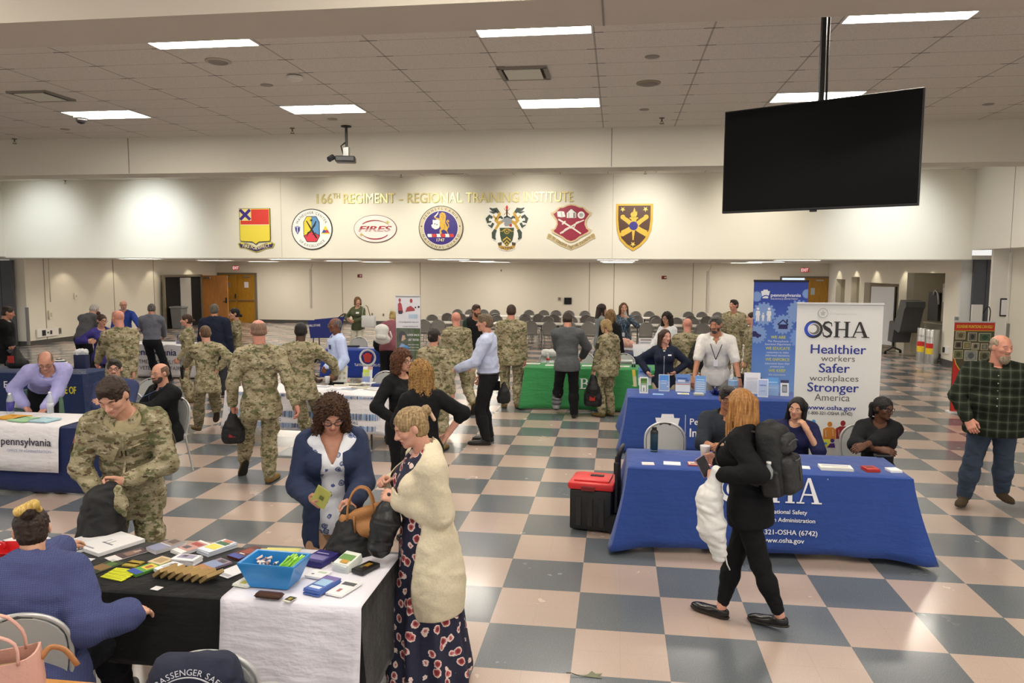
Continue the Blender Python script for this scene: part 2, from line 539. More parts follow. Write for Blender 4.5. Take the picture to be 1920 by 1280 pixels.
for (px_, py_, lab, s) in ((983, 136, 'square ceiling air vent between the two middle light panels', .61), (78, 179, 'square ceiling air vent at the upper left', .61)):
 p = atz(px_, py_, CEIL)
 t = thing('ceiling_vent', lab, 'vent', (p.x, p.y, CEIL), 0)
 f = MB()
 for sx, sy, cx, cy in ((s, .05, 0, s / 2 - .02), (s, .05, 0, -s / 2 + .02), (.05, s, s / 2 - .02, 0), (.05, s, -s / 2 + .02, 0)):
  f.box((cx, cy, -.012), (sx, sy, .024))
 f.build('frame', mat('8d877c', .6), t)
 MB().box((0, 0, -.004), (s - .06, s - .06, .006)).build('duct', mat('3a3630', .9), t)
 MB().box((0, -.02, -.03), (s - .16, s - .14, .012), r=.004).build('face_plate', mat('d9d8c8', .5), t)
p = atz(843, 323, CEIL)
t = thing('ceiling_vent', 'flat grille above the gold lettering, beyond the far beam', 'vent', (p.x, p.y, CEIL))
g = MB()
for i in range(7):
 g.box((0, -.27 + i * .09, -.012), (.6, .03, .02))
g.build('louvre', mat('a8a48e', .6), t)
MB().box((0, 0, -.004), (.62, .62, .008)).build('frame', mat('8a866f', .7), t)
for i, (px_, py_, r, c, lab) in enumerate(((409, 114, .15, 'bdb6aa', 'round white ceiling speaker under the left near light panel'), (1216, 155, .16, '9c917a', 'round tan ceiling speaker right of the middle vent'),
          (500, 159, .085, 'a39c92', 'small grey round ceiling plate left of the smoke detector'), (1223, 106, .085, '98928a', 'small grey round ceiling plate above the tan speaker'),
          (1208, 205, .075, '98928a', 'small grey round ceiling plate near the far beam'), (1853, 195, .08, '98928a', 'small grey round ceiling plate right of the television'),
          (122, 242, .08, 'a39c92', 'small grey round ceiling plate below the leftmost light'), (623, 223, .08, 'a39c92', 'small grey round ceiling plate below the projector light'))):
 p = atz(px_, py_, CEIL)
 if r > .1:
  t = thing('ceiling_speaker', lab, 'speaker', (p.x, p.y, CEIL))
  MB().lathe([(r, -.001), (r, -.012), (r * .8, -.02), (.01, -.02)], seg=28).build('rim', mat(c, .6), t, True)
  MB().lathe([(r * .75, -.0195), (r * .7, -.028), (.01, -.03)], seg=28).build('grille', mat('8c857b', .7), t, True)
 else:
  tag(MB().lathe([(r, 0), (r, -.006), (r * .9, -.01), (.01, -.01)], (p.x, p.y, CEIL), 24).build('cover_plate', mat(c, .7), None, 'auto'), lab, 'cover plate')
p = atz(553, 141, CEIL)
tag(MB().lathe([(.03, 0), (.06, -.015), (.1, -.02), (.1, -.05), (.08, -.065), (.01, -.07)], (p.x, p.y, CEIL), 24).build('smoke_detector', mat('dedad2', .5), None, 'auto'), 'white smoke detector on the ceiling between two light panels', 'smoke detector')
p = atz(152, 217, CEIL)
t = thing('dome_camera', 'dark dome security camera on the ceiling over the left light', 'camera', (p.x, p.y, CEIL))
MB().lathe([(.11, 0), (.11, -.04), (.09, -.05), (.01, -.05)], seg=24).build('housing', mat('c9c6bf', .5), t, 'auto')
MB().lathe([(.085, -.045), (.08, -.085), (.055, -.12), (.01, -.135)], seg=24).build('dome', mat('1c1a1a', .1), t, True)
SPR = mat('6d675d', .4, .6)
for px_, py_, lab in ((27, 260, 'sprinkler head at the far left of the ceiling'), (548, 240, 'sprinkler head left of the projector pole'), (1241, 221, 'sprinkler head above the rightmost emblem'),
      (122, 338, 'sprinkler head above the left bare wall'), (382, 336, 'sprinkler head above and left of the red and yellow shield'), (752, 326, 'sprinkler head above the gold lettering'), (1210, 319, 'sprinkler head beyond the beam, above the brown shield')):
 p = atz(px_, py_, CEIL)
 t = thing('sprinkler', lab, 'sprinkler', (p.x, p.y, CEIL))
 MB().lathe([(.045, 0), (.045, -.01), (.012, -.015), (.012, -.06), (.01, -.06)], seg=12).build('body', SPR, t, 'auto')
 MB().lathe([(.04, -.09), (.04, -.095), (.01, -.1)], seg=12).build('deflector', SPR, t, 'auto')
 MB().tube([(-.008, 0, -.055), (-.022, 0, -.065), (-.02, 0, -.092), (0, 0, -.097), (.02, 0, -.092), (.022, 0, -.065), (.008, 0, -.055)], .004, 5).build('yoke', SPR, t)
# ------------------------------------------------------------------ doors, niches and wall fittings
FRAME = mat('7c7363', .5, .2)
WOODY = None
def wood(c1, c2, name, sc=(3, 3, .6)):
 t = NT(name)
 n = t.noise(t.coord(sc), 6, 5, .6)
 t.l(t.ramp(n, [(.3, c1), (.7, c2)]), t.b.inputs['Base Color'])
 t.b.inputs['Roughness'].default_value = .4
 return t.m
YW = wood('a3751f', 'b9892f', 'yellow_oak')
OW = wood('b1763c', 'c48a4c', 'orange_oak')
STEEL = mat('b9b9b6', .3, .9)
DARKM = mat('26231f', .4, .5)
BLACK = mat('0d0d0e', .5)
def door_leaf(parent, x0, x1, z1, m, y=0.0, handle='bar', window=False):
 b = MB()
 b.box(((x0 + x1) / 2, y, z1 / 2), (x1 - x0, .045, z1), r=.004)
 d = b.build('leaf', m, parent)
 if handle == 'bar':
  MB().tube([(x0 + .06, y - .07, 1.0), (x1 - .06, y - .07, 1.0)], .022, 8).box((x0 + .1, y - .045, 1.0), (.1, .05, .07)).box((x1 - .1, y - .045, 1.0), (.08, .05, .06)).build('push_bar', STEEL, d)
 return d
a, b_ = aty(413, 560, FAR_Y).x, aty(480, 560, FAR_Y).x
ztop = aty(450, 514, FAR_Y).z
t = thing('double_door', 'yellow oak double doors with push bars under the left exit sign', 'door', ((a + b_) / 2, FAR_Y - .03, 0))
w = (b_ - a) / 2
f = MB()
f.box((-w - .03, 0, ztop / 2), (.08, .12, ztop)).box((w + .03, 0, ztop / 2), (.08, .12, ztop)).box((0, 0, ztop + .03), (2 * w + .14, .12, .08))
f.build('frame', FRAME, t)
for s in (-1, 1):
 d = door_leaf(t, min(0, s * w) + .008, max(0, s * w) - .008, ztop - .01, YW)
 MB().box((s * w * .55, -.05, ztop - .12), (.32, .05, .07), r=.006).build('closer', STEEL, d)
MB().box((w * .52, -.026, 1.72), (.2, .006, .26)).build('paper_notice', mat('e4e6ea', .8), t)
MB().box((-w * .45, -.026, 1.72), (.12, .006, .2)).build('window', mat('8c8a7c', .2), t)
MB().tube([(-.08, -.05, 1.1), (-.08, -.05, 1.3)], .03, 6).build('latch', DARKM, t)
RED = mat('b01f24', .5)
for px_, py_, lab in ((444, 502, 'red and white exit sign over the left double doors'), (1508, 506, 'red and white exit sign over the right yellow door')):
 q = aty(px_, py_, FAR_Y)
 t = thing('exit_sign', lab, 'exit sign', (q.x, FAR_Y - .06, q.z))
 MB().box((0, 0, 0), (.34, .07, .2), r=.008).build('housing', mat('e9e4da', .5), t)
 M = frame((0, -.036, 0), (1, 0, 0), (0, 0, 1))
 layer('face', [rect(-.16, -.09, .16, .09)], mat('c9262b', .5, emis=.35), M, 0, .003, t)
 mb = MB()
 text(mb, 'EXIT', M, 0, -.062, .125, width=.27, bold=.02, thick=.0045)
 mb.build('lettering', mat('fff2ea', .5, emis=.8), t)
dy = 31.9
xa, xb = aty(380, 560, dy).x, aty(429, 560, dy).x
zt = aty(400, 516, dy).z
t = thing('open_door', 'orange oak door standing open in front of the dark doorway', 'door', (xa, dy, 0), math.radians(-3))
d = door_leaf(t, 0, xb - xa, zt, OW, handle=None)
MB().box((.28, -.05, zt - .1), (.3, .05, .07), r=.006).build('closer', STEEL, d)
MB().box(((xb - xa) - .07, -.035, 1.06), (.07, .03, .24), r=.006).tube([((xb - xa) - .07, -.06, 1.0), ((xb - xa) - .2, -.07, 1.0)], .014, 6).build('lock_handle', mat('3d3c3c', .4, .6), d)
y0, y1 = 28.9, 31.6
xw = FX0 + .13
t2 = MB()
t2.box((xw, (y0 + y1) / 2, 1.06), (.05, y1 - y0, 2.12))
struct('doorway_dark_1', t2, mat('0d0c0b', .9))  # near-black slab: the darkness of the open doorway put into its colour
struct('door_1_frame', MB().box((xw + .02, y0 - .05, 1.08), (.09, .1, 2.16)).box((xw + .02, (y0 + y1) / 2, 2.15), (.09, y1 - y0 + .2, .09)).box((xw + .02, y1 + .04, 1.08), (.09, .09, 2.16)), FRAME)
struct('trim_9', MB().box((xw + .03, y0 + 1.5, 1.04), (.04, .8, 2.05)), mat('b2b0ab', .6))
xa, xb, zt = aty(1464, 560, FAR_Y).x, aty(1551, 560, FAR_Y).x, aty(1530, 521, FAR_Y).z
t = thing('double_door', 'yellow oak door and bright opening under the right exit sign', 'door', ((xa + xb) / 2, FAR_Y - .03, 0))
w = (xb - xa) / 2
f = MB()
f.box((-w - .03, 0, zt / 2), (.07, .12, zt)).box((w + .03, 0, zt / 2), (.07, .12, zt)).box((0, 0, zt + .03), (2 * w + .13, .12, .07))
f.build('frame', FRAME, t)
d = door_leaf(t, .02, w, zt - .01, YW, handle=None)
MB().box((w * .62, -.05, zt - .1), (.3, .05, .06), r=.006).build('closer', STEEL, d)
MB().box((w * .35, -.026, zt - .55), (.16, .008, .28)).build('window', mat('b9c4cc', .2), d)
MB().box((-w * .5, .02, zt / 2), (w - .03, .02, zt)).build('bright_corridor', mat('cfe2fa', .6, emis=1.3), t)
MB().box((-w * .5, -.01, zt - .1), (w - .03, .02, .02)).build('closer_arm', DARKM, t)
WR = CREAM2
op = [(21.78, 24.46, 2.42, 1.6, 'd6cfb6'), (25.11, 28.48, 2.07, 2.2, 'cfc8b4'), (29.04, 30.0, 2.25, .7, 'cbc3ae'), (30.79, 32.02, 2.14, .7, 'cbc3ae')]
ys = 20.9
wb = MB()
for (o0, o1, oz, dp, oc) in op:
 wb.box((RX + .1, (ys + o0) / 2, LOW / 2), (.2, o0 - ys, LOW))
 wb.box((RX + .1, (o0 + o1) / 2, (oz + LOW) / 2), (.2, o1 - o0, LOW - oz))
 ys = o1
wb.box((RX + .1, (ys + FAR_Y) / 2, LOW / 2), (.2, FAR_Y - ys, LOW))
struct('wall_right', wb, WR)
for i, (o0, o1, oz, dp, oc) in enumerate(op):
 ab = MB()
 ab.box((RX + dp + .25, (o0 + o1) / 2, oz / 2), (.1, o1 - o0 + .4, oz))
 ab.box((RX + .2 + dp / 2, o1 + .1, oz / 2), (dp, .18, oz)).box((RX + .2 + dp / 2, o0 - .1, oz / 2), (dp, .18, oz)).box((RX + .2 + dp / 2, (o0 + o1) / 2, oz + .05), (dp, o1 - o0 + .4, .09))
 struct('wall_alcove', ab, wall_mat(oc))
struct('baseboard_right', MB().box((RX - .012, 21.33, .08), (.024, .86, .16)), BASE)
struct('wall_right_pier', MB().box((RX + .35, 20.85, LOW / 2 + .05), (.7, .1, LOW + .1)), mat('dcdcd6', .7))
q0, q1, q2 = aty(1826, 560, 20.6), aty(1876, 560, 20.6), aty(1895, 560, 19.6)
pt = thing('folding_partition', 'dark grey folded partition panels in the right wall slot', 'partition', ((q0.x + q1.x) / 2, 20.75, 0))
for k in range(2):
 MB().box(((k - .5) * (q1.x - q0.x) / 2, 0, 1.42), ((q1.x - q0.x) / 2 - .01, .09, 2.82), r=.01).build('panel', DG, pt)
for k in (-1, 1):
 MB().box((k * .1, -.06, 1.0), (.03, .03, .16), r=.006).build('handle', BLACK, pt)
qr = aty(1858, 560, 19.7)
struct('wall_right_return', MB().box(((qr.x + q2.x) / 2, 19.75, 1.52), (q2.x - qr.x, .1, 3.04)), WHITE)
struct('wall_right_lower', MB().add([(q2.x, 19.7, 0), (q2.x + 3.0, 13.0, 0), (q2.x + 3.0, 13.0, 3.02), (q2.x, 19.7, 3.02)], [(0, 1, 2, 3)]), CREAM)
struct('trim_10', MB().box((q2.x + .01, 19.66, .62), (.07, .07, 1.24)), mat('8f8d88', .4, .5))
struct('trim_11', MB().box((q2.x - .02, 19.68, 1.52), (.05, .05, 3.0)), mat('f0eee8', .5))
def wall_item(name, label, cat, px_, py_, w, h, d, m, plane=('y', FAR_Y), inner=None, r=.006):
 q = aty(px_, py_, plane[1]) if plane[0] == 'y' else atx(px_, py_, plane[1])
 if plane[0] == 'x' and plane[1] < 0:
  for _ in range(4):
   plane = ('x', lw0.x + lv.x * (q.y - lw0.y) / lv.y + .012)
   q = atx(px_, py_, plane[1])
 if plane[0] == 'y':
  t = thing(name, label, cat, (q.x, plane[1] - d / 2, q.z))
 else:
  t = thing(name, label, cat, (plane[1] + (d / 2 if plane[1] < 0 else -d / 2), q.y, q.z), math.radians(90 if plane[1] < 0 else -90))
 MB().box((0, 0, 0), (w, d, h), r=r).build('housing', m, t)
 if inner:
  MB().box((inner[2] if len(inner) > 2 else 0, -d / 2 - .003, 0), (w * inner[0], .008, h * inner[0])).build(inner[3] if len(inner) > 3 else 'face', inner[1], t)
 return t
RD = mat('7e1f22', .5)
wall_item('fire_alarm', 'small red fire alarm on the far wall, left of the standing banner', 'fire alarm', 675, 517, .2, .14, .06, RD, inner=(.4, mat('d8d0c8', .4), .05, 'strobe'))
wall_item('fire_alarm', 'small red fire alarm on the far wall at right, above the seated rows', 'fire alarm', 1245, 520, .2, .14, .06, RD, inner=(.4, mat('d8d0c8', .4), .05, 'strobe'))
wall_item('wall_sensor', 'tiny dark wall sensor high on the far wall', 'sensor', 940, 507, .07, .12, .04, mat('cfc9ba', .6), inner=(.5, BLACK))
wall_item('wall_panel', 'black square panel on the far wall above the chairs', 'panel', 1065, 564, .32, .29, .05, BLACK, inner=(.8, mat('1c1c1e', .2)))
wall_item('wall_outlet', 'grey outlet plate left of the black wall panel', 'outlet', 1049, 560, .13, .13, .03, mat('a09c90', .6), inner=(.5, mat('77736a', .6)))
for px_, py_, lab in ((698, 589, 'left of two grey outlets behind the olive sweater woman'), (719, 590, 'right of two grey outlets behind the olive sweater woman')):
 wall_item('wall_outlet', lab, 'outlet', px_, py_, .08, .12, .02, mat('99958a', .6), inner=(.5, mat('77736a', .6)))
wall_item('wall_outlet', 'white switch box on the seam of the far wall', 'outlet', 644, 588, .1, .13, .04, mat('dcd6c6', .6), inner=(.4, mat('a9a395', .6)))
for px_, lab in ((585, 'tall pale track strip on the far wall left of the red alarm'), (1331, 'tall pale track strip on the far wall at right')):
 q0 = aty(px_ - 3, 505, FAR_Y)
 t = thing('wall_track', lab, 'wall track', (q0.x, FAR_Y - .02, 0))
 MB().box((0, 0, 1.55), (.09, .03, 1.75), r=.006).build('rail', mat('c2beb2', .6), t)
 MB().tube([(.0, -.02, 2.4), (.1, -.03, 2.6), (.12, -.03, 2.68)], .008, 5).build('cord', mat('a39f93', .6), t)
LW = ('x', lc.x + .02)
wall_item('wall_outlet', 'small white thermostat on the left wall', 'outlet', 141, 555, .13, .2, .04, mat('e9e4d6', .5), LW, (.4, mat('b9b4a8', .5)))
wall_item('wall_outlet', 'grey outlet low on the left wall right of the white power strip', 'outlet', 112, 620, .12, .2, .02, mat('8c887e', .5), LW, (.6, mat('5f5c56', .5)))
wall_item('wall_outlet', 'dark outlet on the left wall above the grey bin', 'outlet', 330, 594, .1, .14, .02, mat('55524c', .5), LW, (.6, BLACK))
wall_item('conduit_box', 'small cream conduit box at the end of the left wall pipe', 'conduit', 93, 590, .16, .28, .06, mat('e3ddcb', .6), LW, (.5, mat('c9c2af', .6)))
t = wall_item('power_strip', 'white power outlet raceway low on the left wall', 'power strip', 88, 623, .95, .26, .05, mat('e9e6de', .5), LW)
MB().box((-.2, -.035, 0), (.14, .02, .18)).build('black_plug', BLACK, t)
MB().box((.12, -.035, 0), (.07, .02, .12)).build('socket', mat('3a3a3a', .5), t)
MB().box((-.02, -.035, 0), (.05, .02, .05)).build('socket', mat('55534f', .5), t)
q = atx(93, 560, lc.x)
tag(MB().tube([(lc.x + .03, q.y, q.z - .1), (lc.x + .03, q.y, LOW)], .018, 6).build('conduit_pipe', mat('d2cbb8', .6), None, True), 'thin cream conduit pipe running up the left wall', 'pipe')
t = wall_item('notice_board', 'brown framed wooden notice board on the left wall', 'notice board', 316, 541, .95, .62, .05, mat('6b4a2a', .5), LW, (.86, wood('8d6437', '9c7242', 'plywood'), 0, 'board'))
MB().box((0, -.045, -.2), (.9, .05, .03)).build('ledge', mat('5b3d22', .5), t)
wall_item('wall_sign', 'small dark framed sign on the left wall beside the doorway', 'sign', 346, 551, .42, .18, .03, mat('4c4434', .5), LW, (.8, mat('a79f86', .6), 0, 'plate'))
wall_item('framed_notice', 'black framed white notice on the right pier', 'notice', 1883, 576, .20, .43, .03, BLACK, ('y', 19.7), (.84, mat('e9e9ea', .5), 0, 'paper'))
wall_item('wall_outlet', 'grey switch plate low on the right wall pier', 'outlet', 1793, 597, .1, .1, .03, mat('9fa6a8', .5), ('y', 20.8), (.5, mat('7f8688', .5)))
t = wall_item('wall_outlet', 'white socket box with black plug on the right wall', 'outlet', 1776, 656, .24, .2, .05, mat('ecebe6', .5), ('x', RX), None)
MB().box((-.06, -.04, 0), (.07, .04, .14)).build('black_plug', BLACK, t)
q = atz(352, 613, 0)
t = thing('trash_bin', 'grey plastic trash bin beside the dark doorway', 'bin', (FX0 + .55, 29.2, 0))
G = mat('6d7071', .5)
MB().lathe([(.24, .0), (.27, .02), (.33, .82), (.34, .84), (.32, .85), (.25, .1)], seg=4, M=Matrix.Rotation(math.pi / 4, 4, 'Z')).build('bucket', G, t)
MB().box((0, 0, .88), (.54, .54, .07), r=.02).build('lid', mat('7d8081', .5), t)
q = atz(1658, 662, 0)
t = thing('whiteboard', 'white mobile board on a black wheeled stand by the right alcove', 'whiteboard', (8.0, 24.6, 0), math.radians(-58))
MB().box((0, 0, 1.12), (.85, .04, 1.75), r=.01).build('board', mat('d9dcdf', .35), t)
MB().box((.44, 0, 1.12), (.05, .07, 1.78), r=.01).build('post', mat('33342f', .5), t)
MB().tube([(.44, -.32, .09), (.44, 0, .2), (.44, .32, .09)], .03, 8).build('foot', mat('4b4c48', .5), t, True)
MB().tube([(-.38, -.3, .09), (-.38, 0, .2), (-.38, .3, .09)], .03, 8).build('foot', mat('4b4c48', .5), t, True)
for sx in (.44, -.38):
 for sy in (-.32, .32):
  MB().lathe([(.045, -.015), (.05, 0), (.045, .015)], seg=12, M=Matrix.Translation((sx, sy, .05)) @ Matrix.Rotation(math.pi / 2, 4, 'Y')).build('caster', BLACK, t, True)
t = thing('serving_counter', 'stainless steel counter in the right alcove', 'counter', (9.25, 23.1, 0), math.radians(-80))
SS = mat('a39d90', .35, .55)
MB().box((0, 0, .58), (1.15, .62, .82), r=.01).build('cabinet', SS, t)
MB().box((0, 0, 1.0), (1.2, .68, .035), r=.006).build('top', mat('b8b2a5', .3, .6), t)
MB().box((0, .04, .09), (1.0, .5, .16)).build('plinth', BLACK, t)
t = thing('folded_seat_case', 'dark grey angular plastic case leaning on the steel counter', 'case', (8.5, 23.3, 0), math.radians(-88))
DGP = mat('4e5052', .6)
MB().prism([(-.62, .42), (-.30, .40), (-.12, .98), (-.5, 1.02), (-.55, .98)], .5, frame((0, -.02, 0), (1, 0, 0), (0, 0, 1))).build('lower_shell', DGP, t)
MB().prism([(-.16, .80), (.16, .72), (.26, .78), (.52, 1.42), (.60, 1.46), (.6, 1.62), (.2, 1.66), (-.02, 1.18), (-.12, 1.1)], .52, frame((0, -.01, 0), (1, 0, 0), (0, 0, 1))).build('upper_shell', DGP, t)
t = thing('drink_dispenser', 'steel urn machine with curved tap standing behind the grey case', 'dispenser', (9.4, 23.6, 1.02), math.radians(-80))
MB().box((-.3, 0, .42), (.5, .4, .82), r=.01).build('dark_cabinet', mat('47484a', .5), t)
MB().box((.32, 0, .56), (.42, .4, 1.1), r=.01).build('cabinet', SS, t)
MB().box((.3, -.205, .78), (.26, .01, .4)).build('panel', mat('d9d8d2', .4), t)
MB().tube([(.02, -.22, .5), (.02, -.26, .8), (-.06, -.26, .9), (-.16, -.26, .86), (-.18, -.26, .76)], .03, 8).build('tap', STEEL, t, True)
for k, (yy, xx, lab) in enumerate(((22.45, 8.62, 'steel cylinder bin with red and yellow label, farther of two'), (21.85, 8.62, 'steel cylinder bin with red and yellow label, nearer of two'))):
 t = thing('recycling_bin', lab, 'bin', (xx - .2, yy, 0), math.radians(-50))
 MB().lathe([(.17, 0), (.17, .9), (.16, .92), (.1, .93), (.01, .93)], seg=28).build('body', STEEL, t, 'auto')
 mb = MB()
 M = frame((0, 0, 0), (1, 0, 0), (0, 0, 1))
 for cc, z0, z1, nm in (('c8241f', .42, .55, 'red_label'), ('e7c41f', .26, .42, 'yellow_label')):
  vs, fs = [], []
  for i in range(9):
   an = -math.pi / 2 + (i - 4) * .16
   vs += [(.172 * math.cos(an), .172 * math.sin(an), z0), (.172 * math.cos(an), .172 * math.sin(an), z1)]
  fs = [(2 * i, 2 * i + 2, 2 * i + 3, 2 * i + 1) for i in range(8)]
  MB().add(vs, fs).build(nm, mat(cc, .5), t)
 text(mb, 'CYCLE', frame((0, -.173, .68), (1, 0, 0), (0, 0, 1)), 0, 0, .05, width=.2, thick=.003)
 mb.build('lettering', mat('333333', .5), t)
q = aty(1880, 640, 18.6)
t = thing('roll_easel', 'tall pale folded easel leaning against the right pier', 'easel', (q.x - .28, 19.3, 0))
MB().box((0, 0, .85), (.24, .05, 1.7), r=.01).build('board', mat('dddcd8', .5), t)
MB().tube([(.12, -.05, 1.5), (.2, -.08, 1.66), (.26, -.08, 1.55), (.24, -.08, 1.2)], .012, 6).build('strap', BLACK, t, True)
p0, p1 = Vector((0, 0, 0)), None
yl, yr = 7.72, 6.88
tl, tr, br_, bl_ = aty(1357, 207, yl), aty(1730, 168, yr), aty(1726, 387, yr), aty(1360, 399, yl)
mid = (tl + tr + br_ + bl_) / 4
ang = math.atan2(tr.y - tl.y, tr.x - tl.x)
wtv, htv = Vector((tr.x - tl.x, tr.y - tl.y)).length, ((tl.z - bl_.z) + (tr.z - br_.z)) / 2
t = thing('television', 'large black flat television hanging from the ceiling on a pole', 'television', mid, ang)
MB().box((0, 0, 0), (wtv, .045, htv), r=.006).build('casing', mat('121212', .35), t)
MB().box((0, -.024, .004), (wtv - .022, .004, htv - .03)).build('screen', mat('050506', .3, spec=.12), t)
MB().box((0, .05, 0), (.7, .08, .5), r=.01).build('wall_mount', BLACK, t)
MB().box((0, -.012, -htv / 2 - .008), (.06, .03, .018), r=.004).build('sensor', BLACK, t)
MB().tube([(0, .09, 0), (0, .09, CEIL - mid.z)], .026, 10).build('pole', mat('1a1a1b', .4), t, 'auto')
MB().tube([(.045, .10, htv / 2 - .1), (.04, .10, .9), (.045, .10, CEIL - mid.z - .03)], .010, 6).build('cable', BLACK, t, True)
MB().box((0, .09, CEIL - mid.z - .012), (.22, .22, .024), r=.004).build('ceiling_plate', mat('1a1a1b', .4), t)
pp = atz(649, 236, CEIL)
t = thing('projector', 'black projector hanging on a thin pole before the far beam', 'projector', (pp.x, pp.y, CEIL))
zz = aty(648, 300, pp.y).z - CEIL
MB().lathe([(.09, 0), (.09, -.02), (.03, -.03), (.03, -.03)], seg=16).build('ceiling_plate', BLACK, t, 'auto')
MB().tube([(0, 0, -.02), (0, 0, zz + .1)], .024, 8).build('pole', mat('17171a', .4), t, 'auto')
MB().box((0, 0, zz + .14), (.1, .1, .16), r=.01).build('bracket', STEEL, t)
MB().box((0, -.05, zz), (.34, .3, .1), rz=.25, r=.02).build('body', mat('202125', .4), t)
MB().tube([(-.18, -.18, zz + .03), (-.22, -.26, zz - .02)], .05, 10).build('lens', mat('2a2b30', .2), t)
MB().tube([(-.06, 0, zz + .1), (-.1, 0, zz + .24), (-.02, 0, zz + .3)], .012, 6).build('cable', BLACK, t, True)
# ------------------------------------------------------------------ emblems and lettering on the front wall
class Emb:
 def __init__(s, name, label, ox, oy, sc, cx, cy, cat='emblem'):
  s.c = (cx, cy)
  px, py = ox + cx / sc, oy + cy / sc
  p = aty(px, py, EMB_Y)
  s.kx = (aty(px + 20, py, EMB_Y).x - aty(px - 20, py, EMB_Y).x) / 40 / sc
  s.ky = (aty(px, py - 20, EMB_Y).z - aty(px, py + 20, EMB_Y).z) / 40 / sc
  s.r = thing(name, label, cat, (p.x, EMB_Y, p.z))
  s.M = frame((0, 0, 0), (1, 0, 0), (0, 0, 1))
 def p(s, pts):
  return [((x - s.c[0]) * s.kx, -(y - s.c[1]) * s.ky) for x, y in pts]
 def lay(s, name, polys, c, z, t=.004, m=None):
  return layer(name, [s.p(q) for q in polys], m or mat(c, .5), s.M, z, t, s.r)
 def txt(s, name, body, x, y, h, c, z, w=None, **k):
  b = MB()
  T = s.M @ Matrix.Translation((0, 0, z))
  q = s.p([(x, y)])[0]
  text(b, body, T, q[0], q[1], h * s.ky, width=None if w is None else w * s.kx, **k)
  return b.build(name, mat(c, .5), s.r)
 def arct(s, name, items, c, z):
  b = MB()
  T = s.M @ Matrix.Translation((0, 0, z))
  for body, cx, cy, r, mid, h, top, sp in items:
   q = s.p([(cx, cy)])[0]
   arc_text(b, body, T, q[0], q[1], r * s.ky, mid, h * s.ky, top, sp, .012)
  return b.build(name, mat(c, .5), s.r)
def mirror(pts, cx):
 return [(2 * cx - x, y) for x, y in pts]
e = Emb('shield_emblem', 'red and yellow shield emblem with scroll, leftmost on the wall', 440, 380, 9.6, 385, 490)
e.lay('scroll', stroke([(85, 720), (110, 770), (200, 775), (300, 815), (385, 850), (470, 815), (570, 775), (660, 770), (690, 720)], [70, 105, 105, 105, 105, 105, 105, 105, 70]), 'b9b04e', 0, .02)
e.lay('scroll_band', stroke([(95, 735), (118, 772), (200, 778), (300, 815), (385, 845), (470, 815), (570, 778), (655, 772), (680, 735)], [40, 72, 72, 72, 72, 72, 72, 72, 40]), '3d2a63', .02)
e.lay('scroll_end', [rect(110, 715, 170, 745), rect(600, 715, 660, 745)], 'e8dc5a', .024)
e.lay('shield', [[(98, 103), (652, 103), (652, 660), (640, 695), (440, 710), (385, 758), (330, 710), (115, 695), (98, 660)]], '6b6330', .02, .02)
e.lay('field', [[(108, 112), (642, 112), (642, 655), (632, 686), (445, 696), (385, 740), (325, 696), (124, 686), (108, 655)]], 'f0dc4a', .04)
e.lay('red_chief', [rect(124, 122, 634, 395)], 'd93a30', .043)
e.lay('white_line', [rect(124, 393, 634, 402)], 'f3ead0', .0435)
e.lay('canton', [rect(112, 112, 318, 325)], 'f0dc8a', .046)
e.lay('cross', stroke([(120, 128), (300, 306)], 52) + stroke([(300, 128), (120, 306)], 52), '3b2785', .05)
b = MB()
T = e.M @ Matrix.Translation((0, 0, .027))
for body, x, y, rz in (('FIRE', 205, 808, -6), ('FOR', 345, 838, -13), ('EFFECT', 530, 815, 12)):
 q = e.p([(x, y)])[0]
 text(b, body, T @ Matrix.Translation((q[0], q[1], 0)) @ Matrix.Rotation(math.radians(rz), 4, 'Z'), 0, 0, 56 * e.ky, bold=.02, width={'FIRE': 125, 'FOR': 120, 'EFFECT': 210}[body] * e.kx)
b.build('lettering', mat('f4ecc0', .5), e.r)
e = Emb('round_emblem', 'white round emblem with coloured octagon reading maneuver center', 440, 380, 9.6, 1397, 478)
e.lay('rim', [circ(1397, 478, 368, n=64)], '2c2b2c', 0, .03)
e.lay('disc', [circ(1397, 478, 352, n=64)], 'f4f2ee', .03)
oc = [(1305, 243), (1482, 243), (1540, 350), (1540, 602), (1482, 707), (1305, 707), (1248, 602), (1248, 350)]
e.lay('octagon', [oc], '231a1c', .034)
e.lay('yellow_field', [[(1310, 255), (1393, 255), (1393, 520), (1260, 588), (1260, 354)]], 'eed23a', .038)
e.lay('blue_field', [[(1395, 255), (1476, 255), (1528, 354), (1528, 580), (1395, 520)]], '5a93c6', .038)
e.lay('red_field', [[(1262, 596), (1395, 528), (1528, 590), (1528, 600), (1474, 695), (1312, 695)]], 'd8394c', .038)
e.lay('rifle_and_bolt', stroke([(1305, 325), (1400, 490), (1485, 640)], [16, 30, 26]) + stroke([(1480, 330), (1440, 420), (1410, 440)], [14, 34, 20]) + stroke([(1430, 430), (1370, 520), (1330, 540), (1310, 615)], [26, 22, 22, 4]) + stroke([(1410, 580), (1475, 540)], 12) + [star(1393, 318, 34)], '21181a', .042)
e.lay('small_shield', [[(1090, 432), (1140, 415), (1190, 432), (1185, 500), (1140, 575), (1100, 500)]], '9c9ac0', .034)
e.lay('small_shield_field', [[(1098, 445), (1182, 445), (1176, 500), (1140, 560), (1106, 500)]], '3b3a86', .038)
e.lay('small_sword', [rect(1134, 435, 1146, 540)], 'e9e9f2', .042)
e.lay('triangle_blue', [[(1565, 560), (1610, 480), (1645, 490), (1645, 560)]], '3e4f9c', .034)
e.lay('triangle_red', [[(1722, 560), (1676, 480), (1645, 490), (1645, 560)]], 'c8353b', .034)
